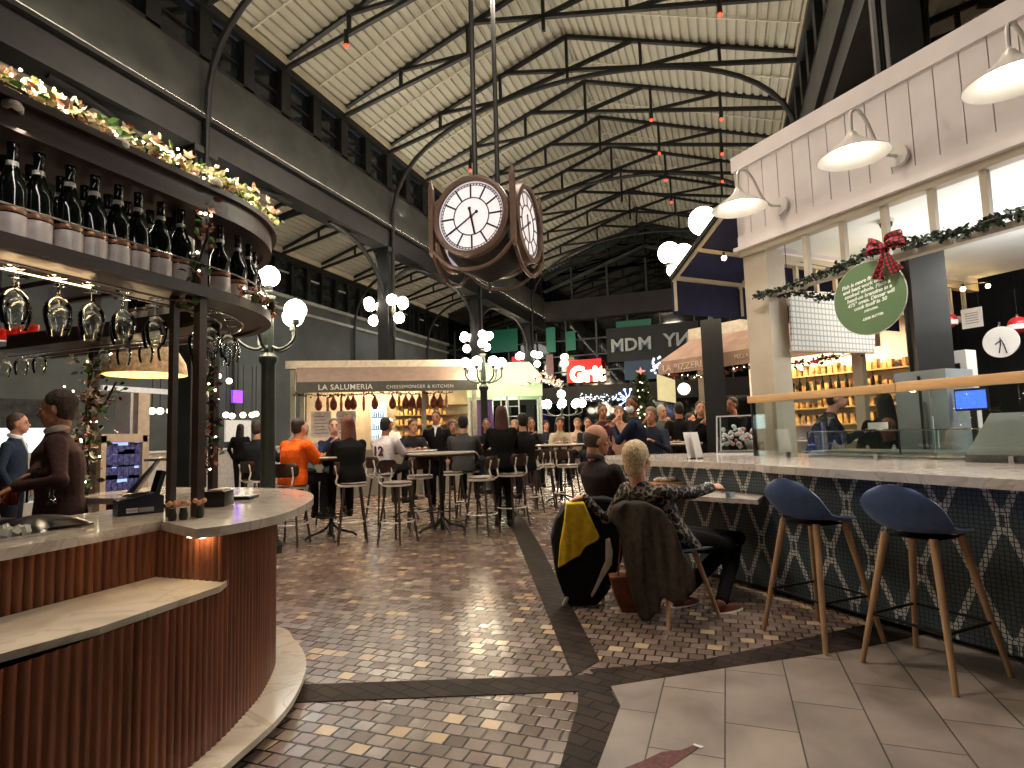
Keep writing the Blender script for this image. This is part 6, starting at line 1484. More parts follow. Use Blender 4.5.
# ================================================================ the four-faced clock
CK = V((XC, 7.9, 4.40)); CR, CS = .56, .63
t = empty('hanging_clock', CK, 0, 'large four-faced hanging clock with white dials and brown rims', 'clock')
RIM = M('clock_rim_brown', '59443a', .5, .2, .12, 8); FACE = M('clock_face', 'd9d2da', .6, 0, .02, 4, emit='e6dde6', es=.28); CORE = M('clock_core', '1b1716', .6, 0, .2, 4)
m = MB(); m.bb(-CS*.8, CS*.8, -CS*.8, CS*.8, -.35, .35); m.build('core', CORE, t, smooth=False)
for k in range(4):
    Mk = Matrix.Rotation(k*PI/2, 4, 'Z'); fr = empty('x', (0, 0, 0)); bpy.data.objects.remove(fr)
    m = MB(); m.tube([(0, -CS+.02, 0), (0, -CS-.0, 0)], CR-.05, 56); m.xf(Mk); face = m.build('dial', FACE, t)
    m = MB()
    prof = [(CR-.06, -CS-.02), (CR-.055, -CS-.055), (CR-.02, -CS-.07), (CR+.02, -CS-.05), (CR+.025, -CS+.06), (CR-.02, -CS+.1)]
    rings = [[V((r*math.cos(2*PI*a/56), y, r*math.sin(2*PI*a/56))) for a in range(56)] for r, y in prof]; m._hull(rings, cap=False); m.xf(Mk); m.build('rim', RIM, t)
    m = MB(); y = -CS-.004
    def bar_(m, a, r0, r1, w): dx, dz = math.sin(a), math.cos(a); m.beam((dx*r0, y, dz*r0), (dx*r1, y, dz*r1), w, .006, up=V((0, 1, 0)))
    for h_ in range(12): bar_(m, h_*PI/6, .27, .465, .024)
    for q_ in range(60): bar_(m, q_*PI/30, .45, .475, .011)
    for r, w in ((.27, .009), (.45, .005), (.477, .005)): m.tube([(r*math.sin(2*PI*a/48), y, r*math.cos(2*PI*a/48)) for a in range(48)], w, 5, closed=True)
    m.xf(Mk); m.build('dial_markings', BLACK, t)
    m = MB(); y = -CS-.012
    bar_(m, math.radians(238), -.10, .40, .02); m.sphere((-.10*math.sin(math.radians(238)), y, -.10*math.cos(math.radians(238))), .026, 10, 6, (1, .3, 1)); m.xf(Mk); m.build('minute_hand', BLACK, t)
    m = MB(); bar_(m, math.radians(169), -.12, .27, .03); m.sphere((-.12*math.sin(math.radians(169)), y, -.12*math.cos(math.radians(169))), .026, 10, 6, (1, .3, 1)); m.sphere((0, y, 0), .03, 12, 6, (1, .4, 1)); m.xf(Mk); m.build('hour_hand', BLACK, t)
    m = MB(); m.tube(smooth_path([(-CS, -CS, -.42), (-CS*.55, -CS, -.68), (0, -CS, -.76), (CS*.55, -CS, -.68), (CS, -CS, -.42)], 8), .03, 8); m.xf(Mk); m.build('lower_arc', RIM, t)
    m = MB(); m._hull([[V((CS+.0, -CS-.0, -.52))+V((a, b, 0))*.004 for a, b in ((1, 1), (-1, 1), (-1, -1), (1, -1))], [V((CS, -CS, -.45))+V((a, b, 0))*.035 for a, b in ((1, 1), (-1, 1), (-1, -1), (1, -1))], [V((CS, -CS, .5))+V((a, b, 0))*.035 for a, b in ((1, 1), (-1, 1), (-1, -1), (1, -1))], [V((CS, -CS, .66))+V((a, b, 0))*.004 for a, b in ((1, 1), (-1, 1), (-1, -1), (1, -1))]]); m.xf(Mk); m.build('corner_fin', RIM, t, smooth=False)
m = MB(); m.lathe([(.05, -.80), (.12, -.76), (.4, -.62), (.62, -.36), (.62, -.33), (0, -.33)], n=4*6); m.build('underside', CORE, t)
m = MB(); m.tube([(0, -.45, .3), (0, -.45, 9.98-CK.z)], .04, 8); m.tube([(0, .45, .3), (0, .45, 9.98-CK.z)], .04, 8); m.tube([(0, 0, -.78), (0, 0, -.95)], [.04, .02], 8); m.build('hanging_rods', DARK, t)
spot('clock_spot', (-1.2, 4.0, 8.6), CK, 45, 'fff0e2', .35, .05)
# ================================================================ cheese stall
def oriented(P0, P1):
    A = (V(P1)-V(P0)); A.z = 0; L = A.length; A.normalize(); B = V((-A.y, A.x, 0)); return A, B, L
S0, S1 = V((-8.63, 10.02, 0)), V((-5.25, 11.98, 0)); SA_, SB_, SL = oriented(S0, S1)
def sf(s, t, z): p = S0+SA_*s+SB_*t; return V((p.x, p.y, z))
SR = Matrix(((SA_.x, SB_.x, 0, 0), (SA_.y, SB_.y, 0, 0), (0, 0, 1, 0), (0, 0, 0, 1)))
def sbox(m, s0, s1, t0, t1, z0, z1): m.box(sf((s0+s1)/2, (t0+t1)/2, (z0+z1)/2), (abs(s1-s0), abs(t1-t0), abs(z1-z0)), M4=SR); return m
AWN = M('awning_taupe', '8c7668', .8, 0, .06, 6, bump=.1); VAL = M('valance_grey', '5a5b55', .8, 0, .06, 6)
t = empty('cheese_stall', sf(SL/2, .9, 0), 0, 'cheese and deli stall with a taupe awning lettered along its grey valance', 'stall')
m = MB(); m.slab([sf(0, 0, 2.55), sf(SL, 0, 2.55), sf(SL+.1, .55, 2.93), sf(-.1, .55, 2.93)], (0, 0, 1), .012); m.build('awning_slope', AWN, t, smooth=False, w=True)
m = MB(); sbox(m, 0, SL, -.012, 0, 2.33, 2.56); m.build('valance', VAL, t, smooth=False, w=True)
m = MB(); sbox(m, -.35, SL+.15, .55, .75, 2.92, 3.10); sbox(m, -.35, -.2, .55, 2.6, 2.92, 3.10); sbox(m, -.3, SL+.1, .6, 2.4, 3.04, 3.08); m.build('fascia', M('stall_cream', 'd9cdb8', .6), t, smooth=False, w=True)
m = MB()
for s_ in (-.2, .0, 2.72, SL): q_ = MB(); sbox(q_, s_-.05, s_+.05, .6, .7, 0, 2.93); q_.build('post', M('stall_sage', 'a5a392', .6), t, smooth=False, w=True)
sbox(m, -.2, SL+.1, .62, .68, 2.38, 2.42); m.beam(sf(0, .02, 2.35), sf(0, .6, 2.6), .03); m.beam(sf(SL, .02, 2.35), sf(SL, .6, 2.6), .03)
m.build('awning_bracket', M('stall_sage', 'a5a392', .6), t, smooth=False, w=True)
m = MB(); sbox(m, -.2, SL+.1, 2.35, 2.42, 0, 2.95); m.build('back_wall', M('tile_cream', 'c8bda9', .4, 0, .06, 6), t, smooth=False, w=True)
m = MB(); sbox(m, -.2, SL, .75, 1.25, 0, 1.05); m.build('counter', M('stall_counter', '8a8378', .5), t, smooth=False, w=True)
LETT = M('stall_lettering', 'd8d4c8', .6, emit='d8d4c8', es=.1)
n = -SB_
text('lettering_large', 'LA SALUMERIA', .165, .004, LETT, facing(sf(1.02, -.022, 2.435), n), t, bold=.002, spacing=1.08)
text('lettering_small', 'CHEESEMONGER & KITCHEN', .104, .004, LETT, facing(sf(2.63, -.022, 2.425), n), t, spacing=1.12)
# fridge with cold light, shelves of goods
FR = E('cold_shelf_light', 'bfe0f2', 1.6)
t2 = empty('drinks_fridge', sf(1.62, 2.1, 0), 0, 'cold-lit glass-fronted fridge at the back of the cheese stall', 'fridge')
m = MB(); sbox(m, 1.42, 1.82, 1.75, 2.3, 0, 2.2); m.build('cabinet', M('fridge_white', 'bcc4c6', .4), t2, smooth=False, w=True)
m = MB(); sbox(m, 1.46, 1.78, 1.735, 1.748, .5, 2.12); m.build('lit_interior', FR, t2, smooth=False, w=True)
m = MB()
for z in (.9, 1.2, 1.5, 1.8): sbox(m, 1.46, 1.78, 1.72, 1.734, z, z+.02)
rr = random.Random(5)
for z in (.92, 1.22, 1.52, 1.82):
    for k in range(7): sbox(m, 1.47+.044*k, 1.47+.044*k+.03, 1.72, 1.734, z, z+rr.uniform(.1, .2))
m.build('bottles', M('fridge_goods', '3b4d5c', .4, 0, .4, 40), t2, smooth=False, w=True)
t2 = empty('goods_shelf', sf(2.9, 2.2, 0), 0, 'warm-lit wooden shelves stacked with cheeses at the back of the stall', 'shelf')
m = MB()
for z in (1.1, 1.35, 1.6, 1.85, 2.1): sbox(m, 2.0, SL, 2.0, 2.34, z, z+.025)
m.build('boards', woodmat('shelf_pine', '8a6238', 'a97c4c', .5, (5, 5, 20)), t2, smooth=False, w=True)
m = MB()
for z in (1.125, 1.375, 1.625, 1.875, 2.125):
    for k in range(12): sbox(m, 2.03+.11*k, 2.03+.11*k+rr.uniform(.05, .095), 2.05, 2.2, z, z+rr.uniform(.06, .16))
o = m.build('cheeses', M('cheese_goods', 'd3ac6a', .6, 0, .35, 9), t2, smooth=False, w=True); o['kind'] = 'stuff'
# hams hanging in a row
HAMM = M('cured_ham', '7a3f2e', .6, 0, .3, 14); HAML = M('pale_salami', 'b88b66', .6, 0, .25, 14); NET = M('dark_ham', '33221e', .6, 0, .2, 14)
hm = empty('hanging_ham', (0, 0, 0), 0, 'x', 'ham'); MB().lathe([(0, -.34), (.05, -.32), (.085, -.24), (.075, -.14), (.035, -.06), (.015, 0), (0, .0)], n=12).build('meat', HAMM, hm); MB().tube([(0, 0, 0), (0, 0, .1)], .004, 5).build('string', NET, hm)
hl = empty('hanging_salami', (0, 0, 0), 0, 'x', 'salami'); MB().lathe([(0, -.36), (.03, -.34), (.036, -.2), (.03, -.04), (0, 0)], n=10).build('meat', HAML, hl); MB().tube([(0, 0, 0), (0, 0, .1)], .004, 5).build('string', NET, hl)
hk = 0
for i, (s_, kd) in enumerate([(.35, 'h'), (.55, 'l'), (.68, 'd'), (.85, 'l'), (1.0, 'h'), (1.12, 'h'), (1.35, 'l'), (1.6, 'h'), (2.0, 'h'), (2.15, 'l'), (2.3, 'h'), (2.45, 'd'), (2.62, 'd'), (2.8, 'l'), (2.95, 'h'), (3.1, 'h'), (3.25, 'l')]):
    src = hl if kd == 'l' else hm; o = src if (i == 0 or i == 1) else copy_tree(src)
    place(o, sf(s_, .66, 2.30), i, ('pale salami' if kd == 'l' else 'dark ham') + ' hanging on the rail of the cheese stall, %s from the left' % ORD[i], 'meats hanging in the cheese stall')
garland('red-berried garland along the rail of the cheese stall', [sf(-.2, .6, 2.33), sf(.8, .6, 2.30), sf(1.7, .6, 2.34), sf(2.6, .6, 2.30), sf(3.4, .6, 2.33)], 60, .02, .06, [('needles', MATS['fir_dark'], .6, 'leaf'), ('berries', M('berry_red', 'b23a34', .5), .4, 'b')], 33)
for s_ in (.4, .95): 
    t2 = empty('menu_board', sf(s_, .74, 1.2), 0, 'white printed menu board in the cheese stall, ' + ('left of the pair' if s_ < .5 else 'right of the pair'), 'board'); m = MB(); sbox(m, s_-.22, s_+.22, .7, .72, 1.35, 1.95); m.build('board', M('board_white', 'd8d0cc', .5), t2, smooth=False, w=True)
    m = MB()
    for k in range(6): sbox(m, s_-.15, s_+.15-.04*(k % 3), .695, .699, 1.45+.075*k, 1.465+.075*k)
    m.build('print', M('print_grey', '8a5a5a', .7), t2, smooth=False, w=True)
q = sf(1.9, 1.6, 0); person('cook in a white cap inside the cheese stall', q.x, q.y, hr-70, 'stand', top='d5d6d8', bottom='333338', hair='e0e0e0', style='cap', skin='b98670', arms='table', vox=.02)
area('stall_light', sf(1.7, 1.3, 2.95), 2.2, 95, 'ffdcae', sf(1.7, 1.4, 0), .8)
# shelves-stall extension and pale green kiosk beyond
t = empty('green_kiosk', (-5.0, 14.5, 0), 0, 'pale green canopied kiosk hung with bright blossoms beyond the cheese stall', 'kiosk')
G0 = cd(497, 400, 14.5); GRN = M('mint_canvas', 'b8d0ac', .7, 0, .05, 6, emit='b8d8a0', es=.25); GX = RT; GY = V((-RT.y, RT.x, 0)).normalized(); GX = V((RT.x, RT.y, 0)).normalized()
def gf(s, t_, z): p = G0+GX*s+GY*t_; return V((p.x, p.y, z))
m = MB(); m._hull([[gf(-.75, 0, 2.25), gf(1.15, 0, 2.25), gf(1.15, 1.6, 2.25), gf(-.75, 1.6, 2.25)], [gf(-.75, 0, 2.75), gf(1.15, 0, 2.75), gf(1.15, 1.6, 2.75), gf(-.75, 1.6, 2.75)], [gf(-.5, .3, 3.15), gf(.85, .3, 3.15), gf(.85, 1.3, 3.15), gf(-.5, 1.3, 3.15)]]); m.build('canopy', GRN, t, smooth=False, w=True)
m = MB()
for s_ in (-.7, .25, 1.1):
    for t_ in (.05, 1.5): q_ = MB(); q_.beam(gf(s_, t_, 0), gf(s_, t_, 2.26), .06); q_.build('post', M('pale_steel', 'aeb4b4', .4), t, smooth=False, w=True)
for z in (1.5, 1.75, 2.0): m.beam(gf(.1, .04, z), gf(.55, .04, z), .025)
m.beam(gf(.1, .04, 1.2), gf(.1, .04, 2.25), .03); m.beam(gf(.55, .04, 1.2), gf(.55, .04, 2.25), .03)
m.build('rack', M('pale_steel', 'aeb4b4', .4), t, smooth=False, w=True)
m = MB(); m.bb(-.6, 1.0, .3, 1.3, 0, 1.05).xf(Matrix.Translation(V((G0.x, G0.y, 0))) @ Matrix.Rotation(math.atan2(GX.y, GX.x), 4, 'Z')); m.build('counter', M('kiosk_counter_dark', '3b3440', .5), t, smooth=False, w=True)
m = MB(); m.beam(gf(-.35, .3, 1.1), gf(-.35, .3, 2.2), .5, .1); m.build('purple_panel', M('purple_poster', '4a3260', .5, emit='4a3260', es=.15), t, smooth=False, w=True)
garland('blossom garland strung right from the pale green kiosk', [gf(.6, -.1, 2.5), gf(1.0, -.1, 2.6), gf(1.35, -.1, 2.55), gf(1.65, -.1, 2.4)], 120, .08, .10, [('pale_blossoms', M('blossom_bright', 'e6dccb', .6, emit='e6dccb', es=.4), .6, 'b'), ('pink_blossoms', PINK, .3, 'b'), ('leaves', MATS['fir_dark'], .2, 'leaf')], 41, lights=20)
point('kiosk_glow', gf(.2, .8, 2.1), 30, 'f2ffd0', .2)
# ================================================================ pizza stall on the right
Q0, Q1 = V((-1.145, 11.28, 0)), V((.56, 10.07, 0)); QA, QB, QL = oriented(Q0, Q1); QL = 3.9
def qf(s, t_, z): p = Q0+QA*s+QB*t_; return V((p.x, p.y, z))
QR = Matrix(((QA.x, QB.x, 0, 0), (QA.y, QB.y, 0, 0), (0, 0, 1, 0), (0, 0, 0, 1)))
def qbox(m, s0, s1, t0, t1, z0, z1): m.box(qf((s0+s1)/2, (t0+t1)/2, (z0+z1)/2), (abs(s1-s0), abs(t1-t0), abs(z1-z0)), M4=QR); return m
PZ = M('awning_brown', 'a08270', .8, 0, .08, 5, bump=.1)
t = empty('pizza_stall', qf(1.5, .9, 0), 0, 'pizza stall with a brown awning and cream fascia at the right of the hall', 'stall')
m = MB(); m.slab([qf(0, 0, 2.58), qf(QL, 0, 2.58), qf(QL, .55, 3.0), qf(.35, .55, 3.0)], (0, 0, 1), .012); m.slab([qf(0, 0, 2.58), qf(.35, .55, 3.0), qf(0, .9, 2.58)], (0, 0, 1), .012); m.build('awning_slope', PZ, t, smooth=False, w=True)
m = MB(); qbox(m, 0, QL, -.012, 0, 2.35, 2.59); m.build('valance', PZ, t, smooth=False, w=True)
m = MB(); qbox(m, .3, QL, .55, .7, 2.98, 3.22); qbox(m, .3, .42, .55, 2.4, 2.98, 3.22); qbox(m, .3, QL, .6, 2.4, 3.15, 3.2); m.build('fascia', M('stall_cream', 'd9cdb8'), t, smooth=False, w=True)
text('lettering', 'LA PIZZERIA', .17, .004, M('pizza_lettering', 'cdb9a6', .7), facing(qf(.62, -.022, 2.45), -QB), t, spacing=1.1, bold=.001)
text('lettering', 'PIZZA & PASTA', .1, .004, MATS['pizza_lettering'], facing(qf(2.0, -.022, 2.48), -QB), t)
m = MB()
for s_ in (.5, 1.9, 3.3): qbox(m, s_-.07, s_+.07, .6, .74, 0, 3.0); m.build('post', TAUPE, t, smooth=False, w=True); m = MB()
m.bm.free()
m = MB(); qbox(m, .4, QL, 2.3, 2.36, 0, 3.1); m.build('back_wall', M('tile_white', 'd3cdc2', .4, 0, .05, 8), t, smooth=False, w=True)
m = MB(); qbox(m, .4, QL, .8, 1.3, 0, 1.05); m.build('counter', M('stall_counter', '8a8378'), t, smooth=False, w=True)
m = MB()
for z in (1.3, 1.6, 1.9, 2.2): qbox(m, 1.0, QL, 2.0, 2.3, z, z+.025)
m.build('shelves', M('shelf_light', 'a98c5e', .5), t, smooth=False, w=True)
t2 = empty('goods', qf(2, 2.1, 1.3), 0, 'packets and jars crowding the lit shelves of the pizza stall', 'goods', kind='stuff')
m = MB()
for z in (1.325, 1.625, 1.925, 2.225):
    for k in range(24): qbox(m, 1.03+.11*k, 1.03+.11*k+rr.uniform(.04, .09), 2.05, 2.2, z, z+rr.uniform(.08, .2))
m.build('packets', M('shelf_goods', 'c99a5a', .6, 0, .5, 7), t2, smooth=False, w=True)
bl = empty('shelf_bottle', (0, 0, 0), 0, 'x', 'bottle', 'dark bottles hanging over the pizza stall counter'); MB().lathe([(0, 0), (.03, 0), (.03, .14), (.01, .2), (.01, .26), (0, .26)], n=8).build('glass_body', BOT, bl)
for i in range(14):
    o = bl if i == 0 else copy_tree(bl); place(o, qf(1.1+.14*i, 1.95, 1.93), 0, 'dark bottle on the middle shelf of the pizza stall', 'dark bottles on the middle shelf of the pizza stall')
garland('red-bowed fir garland under the pizza awning', [qf(.1, .1, 2.3), qf(1.0, .1, 2.22), qf(1.9, .1, 2.30), qf(2.6, .1, 2.25), qf(3.6, .1, 2.32)], 90, .025, .07, [('needles', MATS['fir_dark'], .8, 'leaf'), ('berries', MATS['berry_red'], .2, 'b')], 35, lights=24)
area('stall_light', qf(2.0, 1.3, 2.95), 2.4, 110, 'ffe0b4', qf(2.0, 1.4, 0), .8)
c = cd(663, 386, 9.8); t = empty('menu_banner', c, 0, 'cream hanging menu banner left of the pizza stall', 'banner')
pts = [cd(a, b, 9.8) for a, b in ((657, 374), (675, 380), (676, 403), (658, 400))]; MB().slab(pts, FW, .02).build('banner', M('banner_cream', 'd8d0a4', .7, 0, .05, 9, emit='e8dca8', es=.25), t, smooth=False, w=True)
m = MB(); m.tube([pts[0], V((pts[0].x, pts[0].y, 2.36))], .006, 5); m.tube([pts[1], V((pts[1].x, pts[1].y, 2.36))], .006, 5); m.build('cord', DARK, t, w=True)
c = cd(684, 389, 10.4); t = empty('paper_lantern', c, 0, 'round white glowing lantern under the pizza awning', 'lantern'); MB().sphere((0, 0, 0), .11, 14, 10).build('globe', E('lantern_glow', 'f4ead0', 1.2), t); MB().tube([(0, 0, .1), (0, 0, .4)], .005, 5).build('cord', DARK, t)
# ================================================================ christmas tree, signs on the glass wall
c = cd(643, 420, 17.0); t = empty('christmas_tree', (c.x, c.y, 0), 0, 'lit Christmas tree standing in front of the glass end wall', 'Christmas tree')
rr = random.Random(8); mt, ml = MB(), MB()
for i in range(2200):
    z = rr.uniform(.4, 2.9); r = .75*(1-(z-.3)/2.75)*rr.uniform(.55, 1); a = rr.random()*6.28; p = V((r*math.cos(a), r*math.sin(a), z)); e = Euler((rr.random()*3, rr.random()*3, a)).to_matrix()
    vs = [mt.bm.verts.new(p+e @ V(q)) for q in ((-.05, 0, 0), (.05, 0, 0), (.02, .15, -.04), (-.02, .15, -.04))]; mt.bm.faces.new(vs)
mt.lathe([(.6, .35), (.45, .9), (.25, 1.9), (.02, 2.95)], n=12); o = mt.build('foliage', M('tree_green', '3f4a30', .7, 0, .3, 20), t, smooth=False)
for i in range(130):
    z = rr.uniform(.5, 2.85); r = .77*(1-(z-.3)/2.75); a = rr.random()*6.28; ml.sphere((r*math.cos(a), r*math.sin(a), z), .022, 5, 4)
o = ml.build('tree_lights', E('tree_light', 'ffe9b0', 5), t); o['kind'] = 'stuff'
MB().cyl((0, 0, 0), .08, .4, 10).build('trunk', TWIG, t)
m = MB(); star = []
for k in range(10): r = .16 if k % 2 == 0 else .07; star.append(V((r*math.sin(k*PI/5), 0, 3.02+r*math.cos(k*PI/5))))
m.slab(star, (0, 1, 0), .03); m.build('star', M('star_pink', 'd98a80', .5, emit='d98a80', es=.5), t, smooth=False)
YW = YE-.5
def wallp(px, py, y=YW): return yp(px, py, y)
def panel(nm, px0, py0, px1, py1, mat, lab, cat, y=YW, parent=None):
    a, b = wallp(px0, py0, y), wallp(px1, py1, y); t = empty(nm, ((a.x+b.x)/2, y, b.z), 0, lab, cat); m = MB(); m.bb(a.x, b.x, y-.05, y, b.z, a.z); m.build('panel', mat, t, smooth=False, w=True); return t, a, b
t, a, b = panel('red_sign', 567, 361, 602, 381, E('sign_red', 'e02020', .8), 'glowing red sign with bright white lettering on the glass end wall', 'sign')
text('lettering', 'Grit', 1.0, .02, E('sign_white', 'fff0b8', 3), facing(V(((a.x+b.x)/2+.15, YW-.1, (a.z+b.z)/2-.2)), V((0, -1, 0))), t, bold=.06)
text('lettering', 'S', .8, .02, MATS['sign_white'], facing(V((a.x-.1, YW-.1, a.z-.0)), V((0, -1, 0))), t, bold=.05)
t, a, b = panel('dark_sign_board', 606, 329, 700, 356, M('sign_board_dark', '151a1c', .5), 'dark board with large pale reversed letters high on the glass end wall', 'sign', YW+.25)
GL_ = M('pale_letters', 'a7adad', .6, emit='a7adad', es=.06)
text('lettering', 'MDM', .85, .03, GL_, facing(wallp(631, 345, YW+.1), V((0, -1, 0))), t, bold=.02); text('lettering', 'NY', .85, .03, GL_, facing(wallp(677, 340, YW+.1), V((0, -1, 0))), t, mirror=True, bold=.02)
GRE = E('green_glow', '175a44', .10); BLU = E('blue_glass_glow', '2c4458', .12)
for i, (x0, y0, x1, y1, mt_, lab) in enumerate(((616, 322, 652, 336, GRE, 'green-lit window pane above the pale letters'), (490, 331, 518, 351, GRE, 'green-lit pane at the left of the glass end wall'), (546, 328, 556, 352, M('green_stripes', '2a6a58', .5, emit='2a6a58', es=.05), 'narrow green-lit strip left of the red sign'), (566, 332, 576, 350, MATS['green_stripes'], 'second narrow green-lit strip above the red sign'), (624, 358, 665, 378, BLU, 'blue-lit window pane under the pale letters'), (546, 355, 554, 378, M('pink_panel', '6a4a4a', .5, emit='6a4a4a', es=.3), 'dim pink panel left of the red sign'), (512, 357, 528, 361, E('thin_red', 'c02a30', .6), 'thin red-lit strip over the pale green kiosk'))):
    panel('lit_window', x0, y0, x1, y1, mt_, lab, 'window pane', YW+.3)
# small lights and blue decorations low on the end wall
m = MB(); rr = random.Random(12)
t = empty('window_lettering_lights', wallp(620, 398), 0, 'row of small white lights and letters low on the glass end wall', 'lights', kind='stuff')
for i in range(70):
    p = wallp(rr.uniform(580, 628), 398+rr.gauss(0, 2), YW-.1); m.sphere(p, rr.uniform(.02, .045), 6, 4)
m.build('light_dots', E('tiny_white', 'dfe6f2', 1.0), t, w=True)
t = empty('blue_snowflake_light', wallp(628, 398), 0, 'blue-white lit decoration left of the Christmas tree', 'decoration'); m = MB(); c = wallp(628, 399, 20.0)
for k in range(10): a = k*PI/5; m.beam(c, c+V((math.cos(a), 0, math.sin(a)))*.34, .03); m.sphere(c+V((math.cos(a), 0, math.sin(a)))*.34, .05, 6, 4)
m.build('rays', E('ice_blue', 'a8c4ff', 2.2), t, w=True)
t = empty('sparkling_wreath', cd(656, 363, 11), 0, 'cluster of white sparkling lights at the left tip of the pizza awning', 'lights'); m = MB()
for i in range(26): m.sphere(cd(656+rr.gauss(0, 3), 364+rr.gauss(0, 5), 11.0+rr.gauss(0, .05)), .022, 6, 4)
o = m.build('light_dots', MATS['tiny_white'], t, w=True); o['kind'] = 'stuff'
# ================================================================ far left background behind the bar
LW = -13.2
t = empty('far_counter', (LW, 14, 0), 0, 'white counter with bright menu panels far behind the bar', 'counter')
m = MB(); m.bb(LW-.5, LW, 9.0, 20, 0, 1.1); m.build('counter_front', M('far_white', 'b9b4ae', .5), t, smooth=False, w=True)
m = MB(); m.bb(LW-.55, LW+.05, 9.0, 20, 1.1, 1.15); m.build('counter_top', WHITE, t, smooth=False, w=True)
def wallrect(nm, px0, py0, px1, py1, mat, lab, cat, X=LW):
    a, b = xp(px0, py0, X), xp(px1, py1, X); z0, z1 = min(a.z, b.z), max(a.z, b.z); t = empty(nm, (X, (a.y+b.y)/2, z0), 0, lab, cat); m = MB(); m.bb(X-.06, X, a.y, b.y, z0, z1); m.build('panel', mat, t, smooth=False, w=True); return t, a, b
wallrect('menu_board', 0, 398, 58, 428, M('chalk_dark', '23282a', .6, 0, .5, 8), 'dark chalk menu board far behind the bartender', 'board', -9.5)
wallrect('lit_counter_case', -6, 428, 45, 452, E('case_glow', 'cfe4e8', .9), 'bright display case under the dark chalk board', 'display case', -9.5)
p_ = xp(20, 460, -9.53); MB().bb(-9.56, -9.5, xp(-6, 450, -9.5).y, xp(45, 450, -9.5).y, 0, xp(20, 453, -9.5).z).build('case_base', M('far_white', 'b9b4ae'), [o for o in bpy.data.objects if o.name == 'lit_counter_case'][0], smooth=False, w=True)
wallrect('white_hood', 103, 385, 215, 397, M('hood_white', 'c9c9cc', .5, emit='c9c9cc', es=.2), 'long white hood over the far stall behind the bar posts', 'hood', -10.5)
wallrect('purple_screen', 233, 390, 243, 403, E('purple_glow', '7a3ce0', 1.6), 'small glowing purple screen in the left passage', 'screen')
p_ = xp(238, 390, LW-.03); MB().beam((p_.x, p_.y, p_.z), (p_.x, p_.y, 7.8), .03).build('hanging_rod', DARK, [o for o in bpy.data.objects if o.name == 'purple_screen'][0], w=True)
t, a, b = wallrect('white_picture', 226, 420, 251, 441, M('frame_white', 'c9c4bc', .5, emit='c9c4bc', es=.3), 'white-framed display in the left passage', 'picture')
t, a, b = wallrect('drinks_cooler', 103, 443, 138, 492, E('cooler_glow', '8fa6f0', 1.1), 'open cooler glowing blue behind the bartender', 'cooler', -6.6)
m = MB(); rr = random.Random(2)
for k in range(4):
    for i in range(6): y = a.y+(b.y-a.y)*(.06+.155*i); z = b.z+(a.z-b.z)*(.05+.24*k); m.bb(-6.6, -6.57, y, y+.06, z, z+rr.uniform(.1, .2))
m.build('bottles', M('cooler_goods', '4a4f88', .4, 0, .4, 30), t, smooth=False, w=True)
m = MB(); z0, z1 = min(a.z, b.z), max(a.z, b.z); m.bb(-6.66, -6.54, a.y-.06, a.y, 0, z1+.08); m.bb(-6.66, -6.54, b.y, b.y+.06, 0, z1+.08); m.bb(-6.66, -6.54, a.y-.06, b.y+.06, z1, z1+.1); m.bb(-6.66, -6.54, a.y, b.y, 0, z0); m.build('casing', M('kiosk_beige', 'a09080', .5), t, smooth=False, w=True)
for i, (px, py) in enumerate(((152, 411), (160, 411), (170, 411), (187, 412), (226, 415), (232, 416), (243, 415), (256, 414), (218, 376), (229, 381), (252, 415))):
    p = xp(px, py, -10.9); 
    if i == 0: gw = empty('pendant_bulb', p, 0, 'x', 'bulb', 'small round pendant bulbs far behind the bar'); MB().sphere((0, 0, 0), .07, 8, 6).build('bulb', E('far_bulb', 'fff0c8', 5), gw); MB().tube([(0, 0, .06), (0, 0, 1.2)], .01, 5).build('cord', DARK, gw); o = gw
    else: o = copy_tree(gw)
    place(o, p, 0, 'small round pendant bulb in the dark passage behind the bar posts')
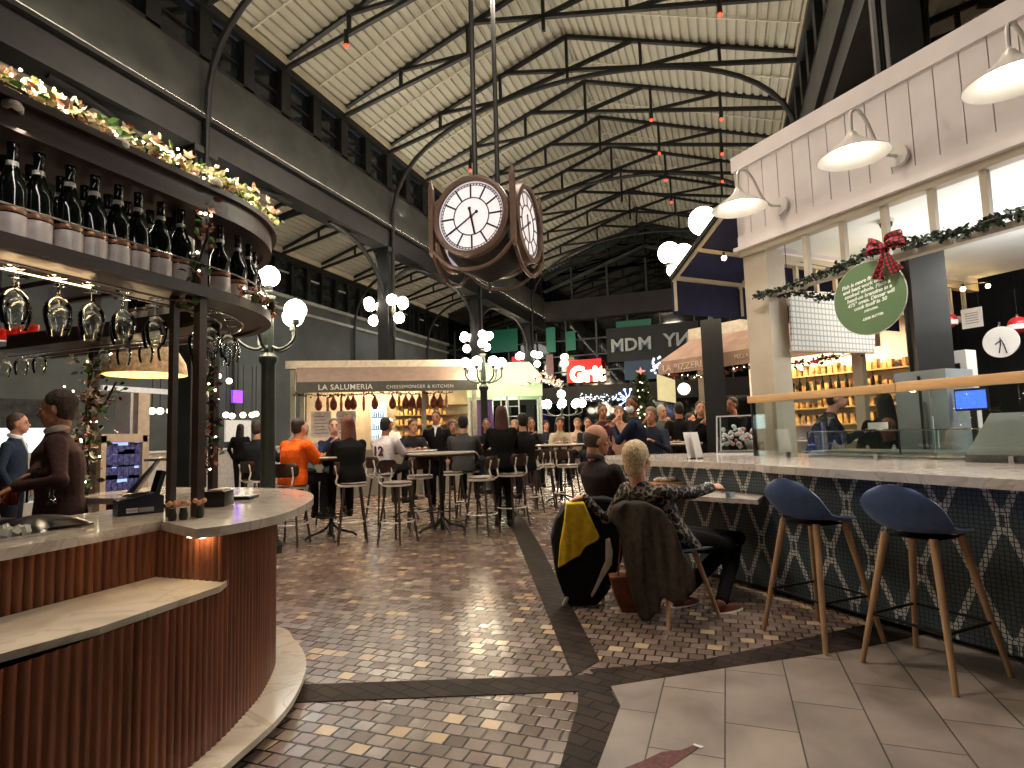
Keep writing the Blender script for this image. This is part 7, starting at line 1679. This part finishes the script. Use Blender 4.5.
# straw dome pendant
c = cd(146, 360, 4.9); t = empty('dome_pendant', c, 0, 'large woven straw dome pendant lamp glowing behind the hanging glasses', 'lamp')
MB().lathe([(.06, .2), (.15, .17), (.24, .08), (.30, -.03), (.315, -.13), (.305, -.13), (.29, -.03), (.23, .07), (.15, .155), (.06, .185)], n=28, cap=False).build('shade', M('woven_straw', 'cba77c', .7, 0, .2, 30, bump=.4), t)
MB().sphere((0, 0, -.03), .06, 12, 8).build('bulb', E('dome_bulb', 'ffdf9c', 18), t); MB().tube([(0, 0, .18), (0, 0, 1.9)], .012, 6).build('cord', DARK, t)
point('dome_glow', c+V((0, 0, -.16)), 14, 'ffd9a0', .08)
# beige wall pieces of the neighbouring stall behind the bar
t = empty('stall_pillar', cd(140, 430, 7.5), 0, 'white pillar with a beige side behind the bar posts', 'pillar')
m = MB(); q = cd(126, 430, 7.6); m.bb(q.x-.14, q.x+.14, q.y-.05, q.y+.05, 0, 2.0); m.build('white_side', M('far_white', 'b9b4ae'), t, smooth=False, w=True)
m = MB(); q = cd(141, 430, 7.6); m.bb(q.x-.05, q.x+.05, q.y-.08, q.y+.08, 0, 2.0); m.build('beige_side', M('kiosk_beige', 'a09080'), t, smooth=False, w=True)
area('passage_light', (-11.2, 13, 6.5), 2.5, 160, 'e8e4dc', (-11.2, 13, 0), 5)
area('passage_light', (-11.2, 22, 6.5), 2.5, 120, 'e8e4dc', (-11.2, 22, 0), 5)
# ================================================================ floor decal: dark red cork-and-bottle sticker
t = empty('floor_sticker', tuple(zp(660, 757, 0)[:2])+(.008,), 0, 'worn dark red bottle-shaped sticker on the grey floor slabs', 'sticker')
pts = [zp(px, py, .008) for px, py in ((620, 770), (645, 760), (662, 752), (672, 751), (682, 750), (694, 745), (700, 747), (690, 754), (684, 758), (672, 766), (655, 775))]
MB().slab(pts, (0, 0, 1), .0012).build('decal', M('decal_maroon', '5a2626', .6, 0, .25, 40), t, smooth=False, w=True)
m = MB(); m.slab([zp(px, py, .0095) for px, py in ((694, 743.5), (704, 746.5), (701, 748), (693, 745))], (0, 0, 1), .0006); m.build('torn_edge', WHITE, t, smooth=False, w=True)
# ================================================================ hall light
for x, y, p in ((XC+.6, 3.2, 150), (XC, 8.5, 190), (XC, 13.0, 190), (XC, 18.5, 110), (0.2, 5.0, 60)):
    area('hall_downlight', (x, y, 8.9), 1.0, p, 'ffecd6', (x, y, 0))  # added overhead fill for floor and fascia, no fixtures hang here
